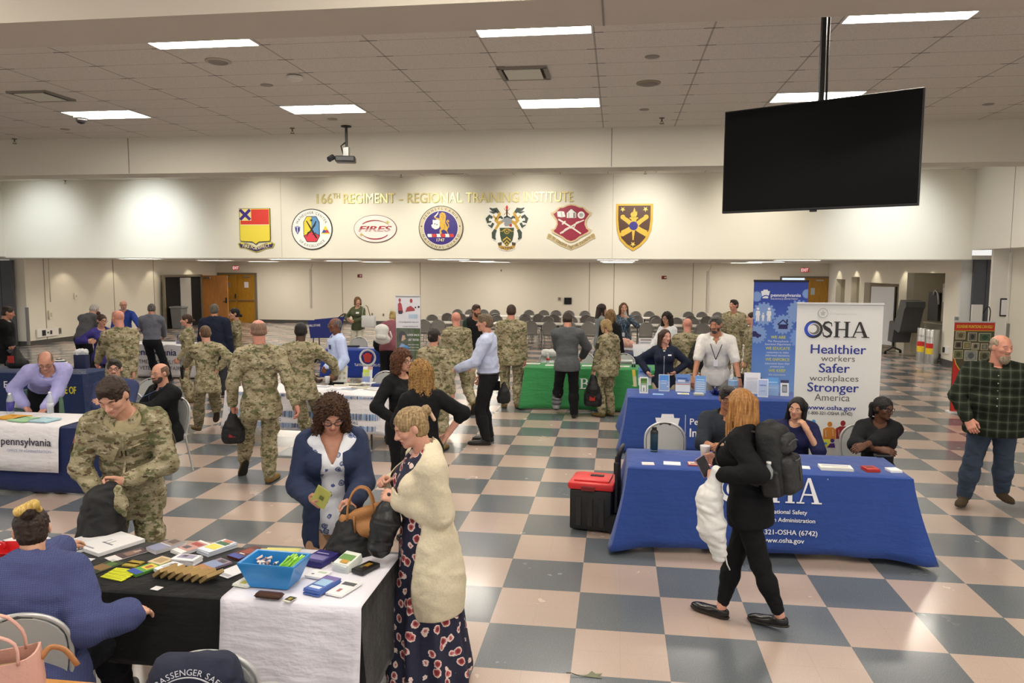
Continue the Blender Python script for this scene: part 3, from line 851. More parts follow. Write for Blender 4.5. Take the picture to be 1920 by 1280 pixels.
e.lay('triangle_yellow', [[(1641, 412), (1682, 484), (1645, 496), (1604, 484)], rect(1570, 544, 1718, 562)], 'e3c92e', .037)
e.arct('lettering', [('MANEUVER CENTER', 1397, 480, 298, 90, 46, True, 1.12), ('OF EXCELLENCE', 1397, 478, 300, 270, 44, False, 1.05)], '2b2a2b', .036)
e = Emb('oval_emblem', 'white oval emblem reading fires between two red arcs', 640, 380, 8, 512, 390)
e.lay('rim', [circ(512, 390, 320, 207, 64)], '6d2a30', 0, .03)
e.lay('oval', [circ(512, 390, 313, 200, 64)], 'ece6e2', .03)
e.lay('red_arc', stroke(arc(512, 395, 230, 128, 215, 335), [12, 14, 16, 18, 18, 18, 17, 16, 15, 14, 12, 10, 8, 7, 6, 5, 3]), '9c2330', .034)
e.lay('red_arc', stroke(arc(512, 400, 230, 145, 155, 35), [4, 6, 8, 10, 12, 14, 16, 18, 18, 18, 18, 17, 16, 15, 14, 13, 12]), '9c2330', .034)
e.lay('sparkle', [star(700, 295, 42, 4, .22), star(700, 295, 30, 4, .3, math.pi / 4)], 'c9c25a', .038)
e.lay('sparkle', [star(305, 480, 40, 4, .22), star(305, 480, 26, 4, .3, math.pi / 4)], 'c9b24a', .038)
e.txt('lettering', 'FIRES', 512, 430, 80, 'a3222e', .036, 490, bold=.035, shear=.28)
e.lay('lettering_bands', [rect(255, 396, 770, 400), rect(255, 408, 770, 413), rect(255, 419, 770, 425)], 'ece6e2', .039, .003)
e = Emb('round_emblem', 'purple round emblem with gold lion reading national guard', 640, 380, 8, 1497, 378)
e.lay('rim', [circ(1497, 378, 332, n=64)], '34322f', 0, .03)
e.lay('ring', [circ(1497, 378, 322, n=64)], 'd2c6a8', .03)
e.lay('inner_rim', [circ(1497, 378, 262, n=64)], 'e9e6e2', .034)
e.lay('field', [circ(1497, 378, 253, n=64)], '3a2780', .038)
e.arct('lettering', [('PENNSYLVANIA', 1497, 378, 291, 90, 38, True, 1.55), ('NATIONAL GUARD', 1497, 378, 291, 270, 38, False, 1.42)], '2a2a2c', .0345)
e.lay('rim_star', [star(1207, 353, 16), star(1780, 353, 16)], '2a2a2c', .0345)
lion = [[(1480, 170), (1520, 142), (1560, 160), (1575, 200), (1570, 250), (1565, 300), (1590, 350), (1605, 390), (1590, 420), (1610, 460), (1600, 470), (1585, 430), (1540, 400), (1500, 420), (1515, 455), (1500, 472), (1480, 465), (1480, 410), (1500, 385), (1475, 340), (1490, 290), (1478, 230)],
  [(1478, 262), (1405, 232), (1395, 200), (1410, 195), (1425, 222), (1485, 240)]]
e.lay('lion', lion + stroke([(1590, 385), (1615, 360), (1610, 320), (1590, 300), (1585, 275), (1605, 262), (1615, 290)], [16, 16, 15, 14, 14, 18, 24]), 'd9ae3c', .042)
e.lay('lion_lines', stroke([(1500, 175), (1535, 190), (1550, 235)], 7) + stroke([(1500, 205), (1530, 225), (1530, 262)], 7) + stroke([(1545, 320), (1560, 370), (1545, 395)], 7), 'a87a20', .0465, .002)  # darker gold lines printed on the lion
e.lay('white_shield', [[(1378, 255), (1410, 262), (1440, 250), (1485, 268), (1475, 375), (1440, 395), (1410, 400), (1365, 370), (1355, 335), (1378, 322)]], 'f2f1ee', .043)
e.lay('shield_dots', [circ(1410, 318, 9, n=10), circ(1440, 328, 9, n=10)], '2c2450', .0475, .002)
e.lay('scimitar', stroke([(1405, 210), (1430, 190), (1452, 162), (1465, 132)], [14, 20, 16, 3]), 'f2f1ee', .043)
for k in range(6):
 e.lay('wreath_red' if k % 2 else 'wreath_white', [[(1298 + k * 65, 468), (1360 + k * 65, 468), (1375 + k * 65 - (10 if k == 5 else 0), 492), (1365 + k * 65, 516), (1310 + k * 65, 516), (1296 + k * 65, 492)]], 'd83a36' if k % 2 else 'f2f0ee', .042)
e.txt('date_lettering', '1747', 1493, 580, 44, 'e9e4a8', .0435, 116, bold=.02)
e = Emb('crest_emblem', 'green and gold leafy crest with torch and small shield', 900, 380, 5.647, 286, 268)
half = [(286, 20), (310, 60), (330, 70), (335, 130), (370, 150), (365, 70), (410, 50), (470, 45), (490, 75), (505, 130), (505, 200), (490, 250), (440, 285), (445, 340), (430, 395), (400, 405), (385, 420), (390, 450), (380, 480), (340, 505), (286, 512)]
e.lay('backing', [half + mirror(half, 286)[::-1][1:-1]], 'ece9e2', 0, .02)
GRN, GLD = '34443a', 'c49a3c'
leaf = [stroke([(330, 195), (372, 220), (400, 190), (372, 140), (365, 110), (385, 85)], [30, 42, 40, 34, 30, 18]), stroke([(372, 225), (400, 270), (420, 300), (415, 350)], [26, 26, 24, 16]),
  stroke([(395, 170), (420, 150), (430, 130)], [22, 18, 6])]
gl = [q for s_ in leaf for q in s_]
e.lay('gold_leaves', gl + [mirror(q, 286) for q in gl], GLD, .021)
gr = [q for s_ in (stroke([(375, 105), (400, 72), (440, 75), (470, 55)], [30, 42, 30, 8]), stroke([(400, 90), (430, 105), (470, 95)], [26, 24, 6]), stroke([(440, 160), (470, 140), (495, 170), (485, 205), (450, 200)], [28, 34, 34, 30, 12]),
       stroke([(430, 215), (450, 255), (485, 235)], [26, 34, 8]), stroke([(405, 285), (425, 320), (425, 370), (405, 390)], [32, 44, 36, 12]), stroke([(330, 170), (350, 150), (372, 160)], [20, 24, 16])) for q in s_]
e.lay('green_leaves', gr + [mirror(q, 286) for q in gr], GRN, .025)
e.lay('helmet', [[(225, 205), (255, 160), (300, 150), (335, 175), (340, 215), (310, 245), (270, 250), (255, 225), (262, 205)]], '8d9097', .027)
e.lay('helmet_crest', stroke([(255, 160), (290, 145), (330, 165)], [14, 20, 10]), '23302a', .031)
e.lay('helmet_lining', [[(312, 232), (340, 222), (338, 255), (315, 252)]], 'b3262c', .031)
e.lay('torch_print', stroke([(286, 150), (286, 70)], [14, 16]), '1d1c1a', .031)
e.lay('cross_bands', stroke([(255, 62), (318, 130)], 7) + stroke([(318, 62), (255, 130)], 7), 'c98a4a', .028)
e.lay('flame', [[(278, 72), (272, 50), (286, 24), (300, 50), (294, 72)]], 'cf3524', .033)
e.lay('small_shield', [[(210, 265), (362, 265), (358, 340), (345, 400), (286, 465), (228, 400), (214, 340)]], '2c4228', .025)
e.lay('chevrons', [q for y in (365, 398, 431) for q in stroke([(244 + (y - 365) * .35, y + 35), (286, y), (328 - (y - 365) * .35, y + 35)], 14)], 'c9a545', .029)
e.lay('wheel', stroke(arc(286, 305, 24, 24, 0, 360, 20), 7) + stroke(arc(286, 312, 46, 34, 200, 340), 10) + [star(286, 305, 14), rect(214, 300, 245, 306), rect(327, 300, 358, 306)], 'c9a545', .029)
e.lay('scroll', stroke([(200, 430), (215, 465), (286, 490), (357, 465), (372, 430)], [24, 34, 36, 34, 24]), 'c0984a', .022)
e.lay('scroll_fold', [[(190, 425), (235, 415), (230, 450), (200, 455)], mirror([(190, 425), (235, 415), (230, 450), (200, 455)], 286)], '4a3a26', .0265)
e.txt('lettering', 'ULTIMA', 286, 492, 24, '2b2118', .027, 125, bold=.02)
e = Emb('shield_emblem', 'maroon scalloped shield emblem with crossed sword and tan scroll', 900, 380, 5.647, 965, 262)
h6 = [(965, 12), (1010, 22), (1050, 42), (1090, 45), (1112, 60), (1150, 95), (1180, 105), (1178, 130), (1155, 150), (1125, 190), (1120, 225), (1140, 270), (1180, 285), (1165, 320), (1110, 345), (1060, 370), (1020, 405), (965, 422)]
e.lay('scroll', stroke([(715, 350), (745, 360), (850, 430), (965, 480), (1080, 430), (1185, 360), (1215, 350)], [60, 50, 46, 46, 46, 50, 60]), 'cdb98d', 0, .02)
e.lay('scroll_curl', [circ(738, 352, 22), circ(1195, 352, 22)], 'b79f6e', .02)
e.lay('shield_border', [h6 + mirror(h6, 965)[::-1][1:-1]], 'd8c094', .02, .015)
h7 = [(965, 28), (1005, 36), (1050, 55), (1085, 58), (1130, 105), (1155, 120), (1110, 185), (1105, 228), (1125, 275), (1150, 295), (1140, 310), (1100, 332), (1050, 358), (1010, 390), (965, 405)]
e.lay('field', [h7 + mirror(h7, 965)[::-1][1:-1]], '9b2540', .035)
e.lay('book', [[(815, 92), (860, 90), (890, 95), (905, 150), (860, 155), (822, 148)]], 'f2f0ec', .039)
e.lay('tent', [[(965, 62), (1018, 105), (1018, 162), (918, 162), (918, 105)]], 'efede8', .039)
e.lay('wheel', [circ(1070, 132, 38, n=28)], 'f2f0ec', .039)
e.lay('ink_lines', stroke([(858, 95), (868, 150)], 4) + stroke([(918, 106), (965, 64), (1018, 106)], 5) + [rect(938, 106, 942, 160), rect(990, 106, 1000, 160), rect(1008, 106, 1012, 160)] + stroke(arc(1070, 132, 16, 16, 0, 360, 14), 5) + [circ(1070, 132, 6, n=10)] + stroke([(845, 160), (850, 165)], 6), '3a3034', .0435, .002)
e.lay('sword', stroke([(830, 175), (880, 205), (1000, 280), (1070, 328)], [16, 18, 17, 15]) + stroke([(870, 230), (905, 195)], 16), 'f1e7da', .04)
e.lay('staff', stroke([(850, 325), (940, 270), (1030, 215), (1100, 185)], [18, 17, 16, 12]) + stroke([(850, 318), (880, 318), (900, 282), (940, 262), (960, 270), (1000, 260), (1020, 210), (1050, 200)], 11), 'e9dfd2', .0445)
b = MB()
T = e.M @ Matrix.Translation((0, 0, .022))
body = 'TO CONSERVE FIGHTING STRENGTH'
for i, ch in enumerate(body):
 if ch == ' ':
  continue
 u = (i + .5) / len(body)
 x = 758 + u * (1175 - 758)
 dx = abs(x - 965)
 y = 478 - .0 - (dx * .42 if dx < 115 else 48 + (dx - 115) * .68) + 10
 sl = (.42 if dx < 115 else .68) * (1 if x > 965 else -1)
 vs, fs, x0, x1 = text_mesh(ch, .01)
 q = e.p([(x, y)])[0]
 R = Matrix.Translation((q[0], q[1], 0)) @ Matrix.Rotation(math.atan(sl), 4, 'Z')
 k = 27 * e.ky / .7
 b.add([T @ (R @ Vector(((v.x - (x0 + x1) / 2) * k * .62, v.y * k, 0))) for v in vs], fs)
b.build('lettering', mat('3a2f20', .6), e.r)
e = Emb('shield_emblem', 'brown shield emblem with gold border and crossed cannons, rightmost', 900, 380, 5.647, 1633, 260)
e.lay('border', [[(1440, 12), (1828, 12), (1828, 180), (1815, 290), (1770, 390), (1700, 465), (1625, 510), (1550, 465), (1480, 390), (1450, 290), (1440, 180)]], 'e0b53c', 0, .025)
e.lay('field', [[(1462, 32), (1802, 32), (1802, 180), (1790, 280), (1748, 375), (1690, 440), (1625, 480), (1562, 440), (1500, 375), (1472, 280), (1462, 180)]], '53321f', .025)
cn = stroke([(1500, 150), (1560, 190), (1625, 245), (1700, 295), (1760, 325)], [40, 44, 52, 56, 60]) + [circ(1510, 152, 26, n=14), circ(1755, 330, 26, n=14)]
e.lay('cannon', cn + [mirror(q, 1633) for q in cn], 'e3bb40', .029)
e.lay('star', [star(1508, 70, 30), star(1748, 70, 30), star(1622, 440, 32)], 'e9cf62', .029)
e.lay('torch_print', [rect(1582, 155, 1672, 172), [(1596, 172), (1660, 172), (1648, 205), (1608, 205)], [(1608, 290), (1642, 290), (1630, 380), (1632, 395), (1614, 395), (1616, 380)]] + [[(1600, 152), (1590, 120), (1610, 95), (1612, 115), (1630, 50), (1642, 80), (1645, 100), (1660, 90), (1662, 125), (1650, 152)]], 'e3bb40', .034)
e.lay('blue_disc', [circ(1625, 245, 46, n=28)], '2f2a86', .038)
p0, p1 = aty(595, 383, EMB_Y), aty(1075, 376.5, EMB_Y)
zb = (p0.z + p1.z) / 2
t = thing('gold_lettering', 'gold raised letters naming the regiment above the emblems', 'lettering', (p0.x, EMB_Y, zb))
M = frame((0, 0, 0), (1, 0, 0), (0, 0, 1))
GOLD = mat('cdbf83', .35, .35)
X = lambda px: aty(px, 375, EMB_Y).x - p0.x
hL = 18.5 * 20.3 / 1437
for body, a, b_, hh_, dz in (('166', 595, 624, hL, 0), ('TH', 625, 638, hL * .55, hL * .5), ('REGIMENT', 645, 741, hL, 0), ('-', 749, 756, hL, 0), ('REGIONAL', 765, 867, hL, 0), ('TRAINING', 874, 973, hL, 0), ('INSTITUTE', 982, 1075, hL, 0)):
 mb = MB()
 text(mb, body, M, X(a), dz, hh_, 'L', width=X(b_) - X(a), bold=.006, thick=.045)
 mb.build('lettering', GOLD, t)
# ------------------------------------------------------------------ people: smooth bodies grown from tapered capsules
def np3(v):
 return np.array([float(v[0]), float(v[1]), float(v[2])])
def fnoise(P, f, seed=0):
 """cheap smooth noise in about -1..1"""
 r = np.random.RandomState(seed)
 out = 0
 for i in range(4):
  d = r.normal(size=3)
  d /= np.linalg.norm(d)
  k = f * (1 + .55 * i)
  out = out + np.sin(P[..., 0] * d[0] * k + P[..., 1] * d[1] * k + P[..., 2] * d[2] * k + r.rand() * 6.28 + 1.3 * np.sin(P[..., 2] * k * .45 + i + P[..., 0] * k * .3))
 return out / 4
class Sdf:
 def __init__(s, cell):
  s.c, s.pr = cell, []
  s.cuts, s.disp = [], None
 def cap(s, a, b, ra, rb, k=.02, sub=False):
  s.pr.append(('c', np3(a), np3(b), ra, rb, k, sub))
  return s
 def ell(s, c, r, M=None, k=.02, sub=False):
  R = np.eye(3) if M is None else np.array([[M[i][j] for j in range(3)] for i in range(3)])
  s.pr.append(('e', np3(c), np.array(r, float), R, None, k, sub))
  return s
 def box(s, c, half, M=None, r=.03, k=.02):
  R = np.eye(3) if M is None else np.array([[M[i][j] for j in range(3)] for i in range(3)])
  s.pr.append(('b', np3(c), np.array(half, float), R, r, k, False))
  return s
 def cut(s, p, n):
  """removes what lies on the side n points to"""
  s.cuts.append((np3(p), np3(n) / np.linalg.norm(np3(n))))
  return s
 def mesh(s):
  lo, hi = [], []
  for q in s.pr:
   if q[6]:
    continue
   if q[0] == 'c':
    m = max(q[3], q[4])
    lo.append(np.minimum(q[1], q[2]) - m)
    hi.append(np.maximum(q[1], q[2]) + m)
   else:
    m = np.sqrt(((q[3] * q[2][None, :]) ** 2).sum(1)) if q[0] == 'e' else (np.abs(q[3]) * q[2][None, :]).sum(1)
    lo.append(q[1] - m)
    hi.append(q[1] + m)
  pad = 3 * s.c + .015
  lo, hi = np.min(lo, 0) - pad, np.max(hi, 0) + pad
  n = np.maximum(4, np.ceil((hi - lo) / s.c).astype(int) + 1)
  ax = [lo[i] + s.c * np.arange(n[i]) for i in range(3)]
  F = np.full(n, .5)
  for q in s.pr:
   k = max(q[5], 1e-4)
   mg = k + 2.5 * s.c
   if q[0] == 'c':
    m = max(q[3], q[4]) + mg
    a, b = np.minimum(q[1], q[2]) - m, np.maximum(q[1], q[2]) + m
   else:
    m = (np.sqrt(((q[3] * q[2][None, :]) ** 2).sum(1)) if q[0] == 'e' else (np.abs(q[3]) * q[2][None, :]).sum(1)) + mg
    a, b = q[1] - m, q[1] + m
   i0 = np.clip(np.floor((a - lo) / s.c).astype(int), 0, n - 1)
   i1 = np.clip(np.ceil((b - lo) / s.c).astype(int) + 1, 0, n)
   if (i1 <= i0).any():
    continue
   sl = tuple(slice(i0[i], i1[i]) for i in range(3))
   X = np.stack(np.meshgrid(*[ax[i][sl[i]] for i in range(3)], indexing='ij'), -1)
   if q[0] == 'c':
    ab = q[2] - q[1]
    L = float(ab @ ab) or 1e-9
    t = np.clip(((X - q[1]) @ ab) / L, 0, 1)
    d = np.linalg.norm(X - q[1] - t[..., None] * ab, axis=-1) - (q[3] + (q[4] - q[3]) * t)
   elif q[0] == 'b':
    Y = np.abs((X - q[1]) @ q[3]) - (q[2] - q[4])
    d = np.linalg.norm(np.maximum(Y, 0), axis=-1) + np.minimum(Y.max(-1), 0) - q[4]
   else:
    Y = (X - q[1]) @ q[3] / q[2]
    k0 = np.linalg.norm(Y, axis=-1)
    k1 = np.linalg.norm(Y / q[2], axis=-1)
    d = np.where(k1 > 1e-6, k0 * (k0 - 1) / np.maximum(k1, 1e-6), -q[2].min())
   G = F[sl]
   if q[6]:
    h = np.maximum(k - np.abs(G + d), 0) / k
    F[sl] = np.maximum(G, -d) + h * h * k * .25
   else:
    h = np.maximum(k - np.abs(G - d), 0) / k
    F[sl] = np.minimum(G, d) - h * h * k * .25
  X = None
  if s.disp or s.cuts:
   X = np.stack(np.meshgrid(*ax, indexing='ij'), -1)
  if s.disp:
   near = np.abs(F) < .08
   F[near] += s.disp(X[near])
  for p, nn in s.cuts:
   if callable(nn):
    continue
   F = np.maximum(F, (X - p) @ nn)
  return nets(F, lo, s.c)
def nets(F, lo, c):
 S = F < 0
 n = F.shape
 cs = [S[i:n[0] - 1 + i, j:n[1] - 1 + j, k:n[2] - 1 + k] for i in (0, 1) for j in (0, 1) for k in (0, 1)]
 cnt = sum(x.astype(np.int8) for x in cs)
 act = (cnt > 0) & (cnt < 8)
 idx = np.full(act.shape, -1, dtype=np.int64)
 ijk = np.argwhere(act)
 idx[act] = np.arange(len(ijk))
 acc = np.zeros((len(ijk), 3))
 num = np.zeros(len(ijk))
 I, J, K = ijk.T
 corners = [(i, j, k) for i in (0, 1) for j in (0, 1) for k in (0, 1)]
 for a in corners:
  for d in range(3):
   if a[d]:
    continue
   b = list(a)
   b[d] = 1
   fa = F[I + a[0], J + a[1], K + a[2]]
   fb = F[I + b[0], J + b[1], K + b[2]]
   m = (fa < 0) != (fb < 0)
   t = np.where(m, fa / np.where(m, fa - fb, 1), 0)
   p = np.tile(np.array(a, float), (len(ijk), 1))
   p[:, d] = t
   acc[m] += p[m]
   num[m] += 1
 V = lo + c * (ijk + acc / np.maximum(num, 1)[:, None])
 faces = []
 for d in range(3):
  sa = [slice(1, n[i] - 1) for i in range(3)]
  sb = list(sa)
  sa[d] = slice(0, n[d] - 1)
  sb[d] = slice(1, n[d])
  A, B = S[tuple(sa)], S[tuple(sb)]
  off = np.array([1, 1, 1])
  off[d] = 0
  for rev, msk in ((0, A & ~B), (1, ~A & B)):
   e = np.argwhere(msk) + off
   if not len(e):
    continue
   u, w = [(1, 2), (2, 0), (0, 1)][d]
   q = []
   for du, dw in ((0, 0), (1, 0), (1, 1), (0, 1)):
    x = e.copy()
    x[:, u] -= 1 - du
    x[:, w] -= 1 - dw
    q.append(idx[x[:, 0], x[:, 1], x[:, 2]])
   q = np.stack(q, 1)
   if rev:
    q = q[:, ::-1]
   faces.append(q[(q >= 0).all(1)])
 return V, (np.concatenate(faces) if faces else np.zeros((0, 4), int))
def mesh_np(name, V, Fc, mats, parent, fmat=None):
 me = bpy.data.meshes.new(name)
 me.vertices.add(len(V))
 me.vertices.foreach_set('co', np.ascontiguousarray(V, dtype=np.float32).ravel())
 me.loops.add(Fc.size)
 me.loops.foreach_set('vertex_index', Fc.ravel().astype(np.int32))
 me.polygons.add(len(Fc))
 me.polygons.foreach_set('loop_start', (np.arange(len(Fc)) * 4).astype(np.int32))
 for m in (mats if isinstance(mats, (list, tuple)) else [mats]):
  me.materials.append(m)
 me.polygons.foreach_set('use_smooth', np.ones(len(Fc), dtype=bool))
 if fmat is not None:
  me.polygons.foreach_set('material_index', fmat.astype(np.int32))
 me.update(calc_edges=True)
 me.validate()
 o = bpy.data.objects.new(name, me)
 COL.objects.link(o)
 o.parent = parent
 return o
def smooth_verts(V, Fc, it=2, lam=.5):
 e = np.concatenate([Fc[:, [0, 1]], Fc[:, [1, 2]], Fc[:, [2, 3]], Fc[:, [3, 0]]])
 e = np.concatenate([e, e[:, ::-1]])
 deg = np.bincount(e[:, 0], minlength=len(V)).astype(float)
 for i in range(it):
  acc = np.stack([np.bincount(e[:, 0], weights=V[e[:, 1], k], minlength=len(V)) for k in range(3)], 1)
  V = V + lam * (acc / np.maximum(deg, 1)[:, None] - V)
 return V
# ---- materials of clothes
def camo_mat():
 t = NT('camouflage_cloth')
 v = t.coord((10, 10, 15))
 v2 = t.coord((10, 10, 16), loc=(3.1, 1.7, 5.2))
 v3 = t.coord((13, 13, 26), loc=(8.1, 4.7, 2.2))
 a = t.noise(v, 1.0, 4, .6)
 b = t.noise(v2, 1.1, 4, .6)
 d = t.noise(v3, 1.6, 5, .7)
 base = t.ramp(a, [(.0, '6c664b'), (.38, '878060'), (.47, '9a9175'), (.62, 'aca286')])
 col = t.mix(t.ramp(b, [(.54, 0.0), (.60, 1.0)]), base, '656849')
 col = t.mix(t.ramp(t.noise(v2, 1.9, 4, .6), [(.57, 0.0), (.61, 1.0)]), col, '685843')
 col = t.mix(t.ramp(d, [(.615, 0.0), (.645, 1.0)]), col, '463c2f')
 col = t.mix(t.ramp(t.noise(v3, 1.2, 4, .6), [(.60, 0.0), (.64, 1.0)]), col, 'bcb39a')
 t.l(col, t.b.inputs['Base Color'])
 t.b.inputs['Roughness'].default_value = .9
 t.b.inputs['Specular IOR Level'].default_value = .2
 t.bump(t.noise(t.coord((1, 1, 1.5)), 22, 4, .6), .5, .03)
 return t.m
def cloth(c, rough=.85, b=.45, sc=20, var=.06):
 return mat(c, rough, bump=b, bscale=sc, var=var, spec=.25)
def flower_mat(base, cols, scale, name):
 t = NT(name)
 v = t.coord((scale, scale, scale))
 vo = t.n('TexVoronoi', Scale=1.0)
 t.l(v, vo.inputs['Vector'])
 n = t.noise(v, 3.0, 3)
 d = t.math('ADD', vo.outputs['Distance'], t.math('MULTIPLY', t.math('SUBTRACT', n, .5), .35))
 r = t.n('ValToRGB')
 r.color_ramp.interpolation = 'CONSTANT'
 e = r.color_ramp.elements
 while len(e) < len(cols):
  e.new(.5)
 for i, (p, c) in enumerate(cols):
  e[i].position, e[i].color = p, lin(c)
 t.l(d, r.inputs['Fac'])
 sel = t.n('SeparateColor')
 t.l(vo.outputs['Color'], sel.inputs[0])
 on = t.math('LESS_THAN', sel.outputs[0], .88)
 t.l(t.mix(on, base, r.outputs['Color']), t.b.inputs['Base Color'])
 t.b.inputs['Roughness'].default_value = .85
 t.bump(t.noise(t.coord(), 18, 3), .3, .02)
 return t.m
def plaid_mat():
 t = NT('plaid_flannel')
 s = t.n('SeparateXYZ')
 t.l(t.coord(), s.inputs[0])
 def band(o, p, w, ph=0.0):
  f = t.math('FRACT', t.math('ADD', t.math('DIVIDE', o, p), 20 + ph))
  return t.math('LESS_THAN', f, w)
 col = t.mix(t.math('MULTIPLY', band(s.outputs[0], .085, .5), .6), '2c3226', '1a1e17')
 col = t.mix(t.math('MULTIPLY', band(s.outputs[2], .085, .5), .6), col, '181c15')
 col = t.mix(t.math('MULTIPLY', band(s.outputs[0], .085, .16, .3), .12), col, '8a9080')
 col = t.mix(t.math('MULTIPLY', band(s.outputs[2], .085, .16, .3), .12), col, '8a9080')
 t.l(col, t.b.inputs['Base Color'])
 t.b.inputs['Roughness'].default_value = .95
 t.b.inputs['Specular IOR Level'].default_value = .15
 t.bump(t.noise(t.coord(), 24, 4), .45, .02)
 return t.m
def spot_mat():
 t = NT('white_with_black_dots')
 vo = t.n('TexVoronoi', Scale=34.0, Randomness=.25)
 t.l(t.coord((1, 1, 1)), vo.inputs['Vector'])
 t.l(t.ramp(vo.outputs['Distance'], [(0, '0b0b0d'), (.40, '0b0b0d'), (.44, 'e9e9e9')]), t.b.inputs['Base Color'])
 t.b.inputs['Roughness'].default_value = .8
 return t.m
def stripe_mat(a, b, p, axis=2):
 t = NT('striped_cloth')
 s = t.n('SeparateXYZ')
 t.l(t.coord(), s.inputs[0])
 f = t.math('LESS_THAN', t.math('FRACT', t.math('ADD', t.math('DIVIDE', s.outputs[axis], p), 20.0)), .5)
 t.l(t.mix(f, a, b), t.b.inputs['Base Color'])
 t.b.inputs['Roughness'].default_value = .85
 return t.m
def knit_mat(c):
 t = NT('knit')
 w = t.n('TexWave', Scale=38.0, Distortion=.4, bands_direction='Z')
 t.l(t.coord(), w.inputs['Vector'])
 w2 = t.n('TexWave', Scale=30.0, Distortion=.4, bands_direction='X')
 t.l(t.coord(), w2.inputs['Vector'])
 h = t.math('MULTIPLY', w.outputs['Fac'], w2.outputs['Fac'])
 k = lin(c)
 r = t.n('ValToRGB')
 r.color_ramp.elements[0].color = (*[x * .82 for x in k[:3]], 1)
 r.color_ramp.elements[1].color = (*[min(1, x * 1.12) for x in k[:3]], 1)
 t.l(h, r.inputs['Fac'])
 t.l(r.outputs['Color'], t.b.inputs['Base Color'])
 t.b.inputs['Roughness'].default_value = .95
 t.b.inputs['Specular IOR Level'].default_value = .15
 t.bump(h, .45, .006)
 return t.m
def hair_mat(c, c2=None):
 t = NT('hair_' + c)
 v = t.coord((60, 60, 6))
 n = t.noise(v, 1.6, 3, .6)
 k = lin(c)
 k2 = lin(c2) if c2 else tuple(min(1, x * 1.6 + .004) for x in k[:3]) + (1,)
 r = t.n('ValToRGB')
 r.color_ramp.elements[0].position, r.color_ramp.elements[1].position = .35, .7
 r.color_ramp.elements[0].color = tuple(x * .75 for x in k[:3]) + (1,)
 r.color_ramp.elements[1].color = k2
 t.l(n, r.inputs['Fac'])
 t.l(r.outputs['Color'], t.b.inputs['Base Color'])
 t.b.inputs['Roughness'].default_value = .5
 t.b.inputs['Specular IOR Level'].default_value = .35
 t.bump(n, .5, .012)
 return t.m
HAIRM = {}
def hmat(c, c2=None):
 if (c, c2) not in HAIRM:
  HAIRM[(c, c2)] = hair_mat(c, c2)
 return HAIRM[(c, c2)]
def skin_mat(c):
 key = 'skin' + c
 if key not in MATS:
  t = NT('skin')
  n = t.noise(t.coord(), 28, 3)
  k = lin(c)
  r = t.n('ValToRGB')
  r.color_ramp.elements[0].position, r.color_ramp.elements[1].position = .3, .7
  r.color_ramp.elements[0].color = (k[0] * .95, k[1] * .86, k[2] * .84, 1)
  r.color_ramp.elements[1].color = (min(1, k[0] * 1.05), k[1] * 1.05, k[2] * 1.05, 1)
  t.l(n, r.inputs['Fac'])
  t.l(r.outputs['Color'], t.b.inputs['Base Color'])
  t.b.inputs['Roughness'].default_value = .5
  t.b.inputs['Specular IOR Level'].default_value = .4
  MATS[key] = t.m
 return MATS[key]
CAMO = camo_mat()
BOOT = cloth('7a6238', .8, .3, 30)
SOLE = mat('2d261b', .8)
EYEW = mat('d8d4ce', .25)
IRIS = mat('1d130d', .15)
LIPS = {}
def ik(a, t, l1, l2, hint):
 """joint position of a two-bone limb and the reached end"""
 a, t = Vector(a), Vector(t)
 d = t - a
 L = min(d.length, (l1 + l2) * .999)
 if L < abs(l1 - l2) + .01:
  L = abs(l1 - l2) + .01
 u = d.normalized()
 x = (l1 * l1 - l2 * l2 + L * L) / (2 * L)
 hgt = math.sqrt(max(0, l1 * l1 - x * x))
 h = Vector(hint) - u * Vector(hint).dot(u)
 h = h.normalized() if h.length > 1e-5 else u.orthogonal().normalized()
 return a + u * x + h * hgt, a + u * L
def bump_fn(amp, f, seed, f2=None):
 def g(P):
  n = fnoise(P * np.array([1, 1, 1.5]), f, seed)
  m = fnoise(P * np.array([1, 1, 1.2]), (f2 or f * 2.1), seed + 5)
  return amp * (-np.abs(n) * 1.2 + .5 + .45 * m)
 return g
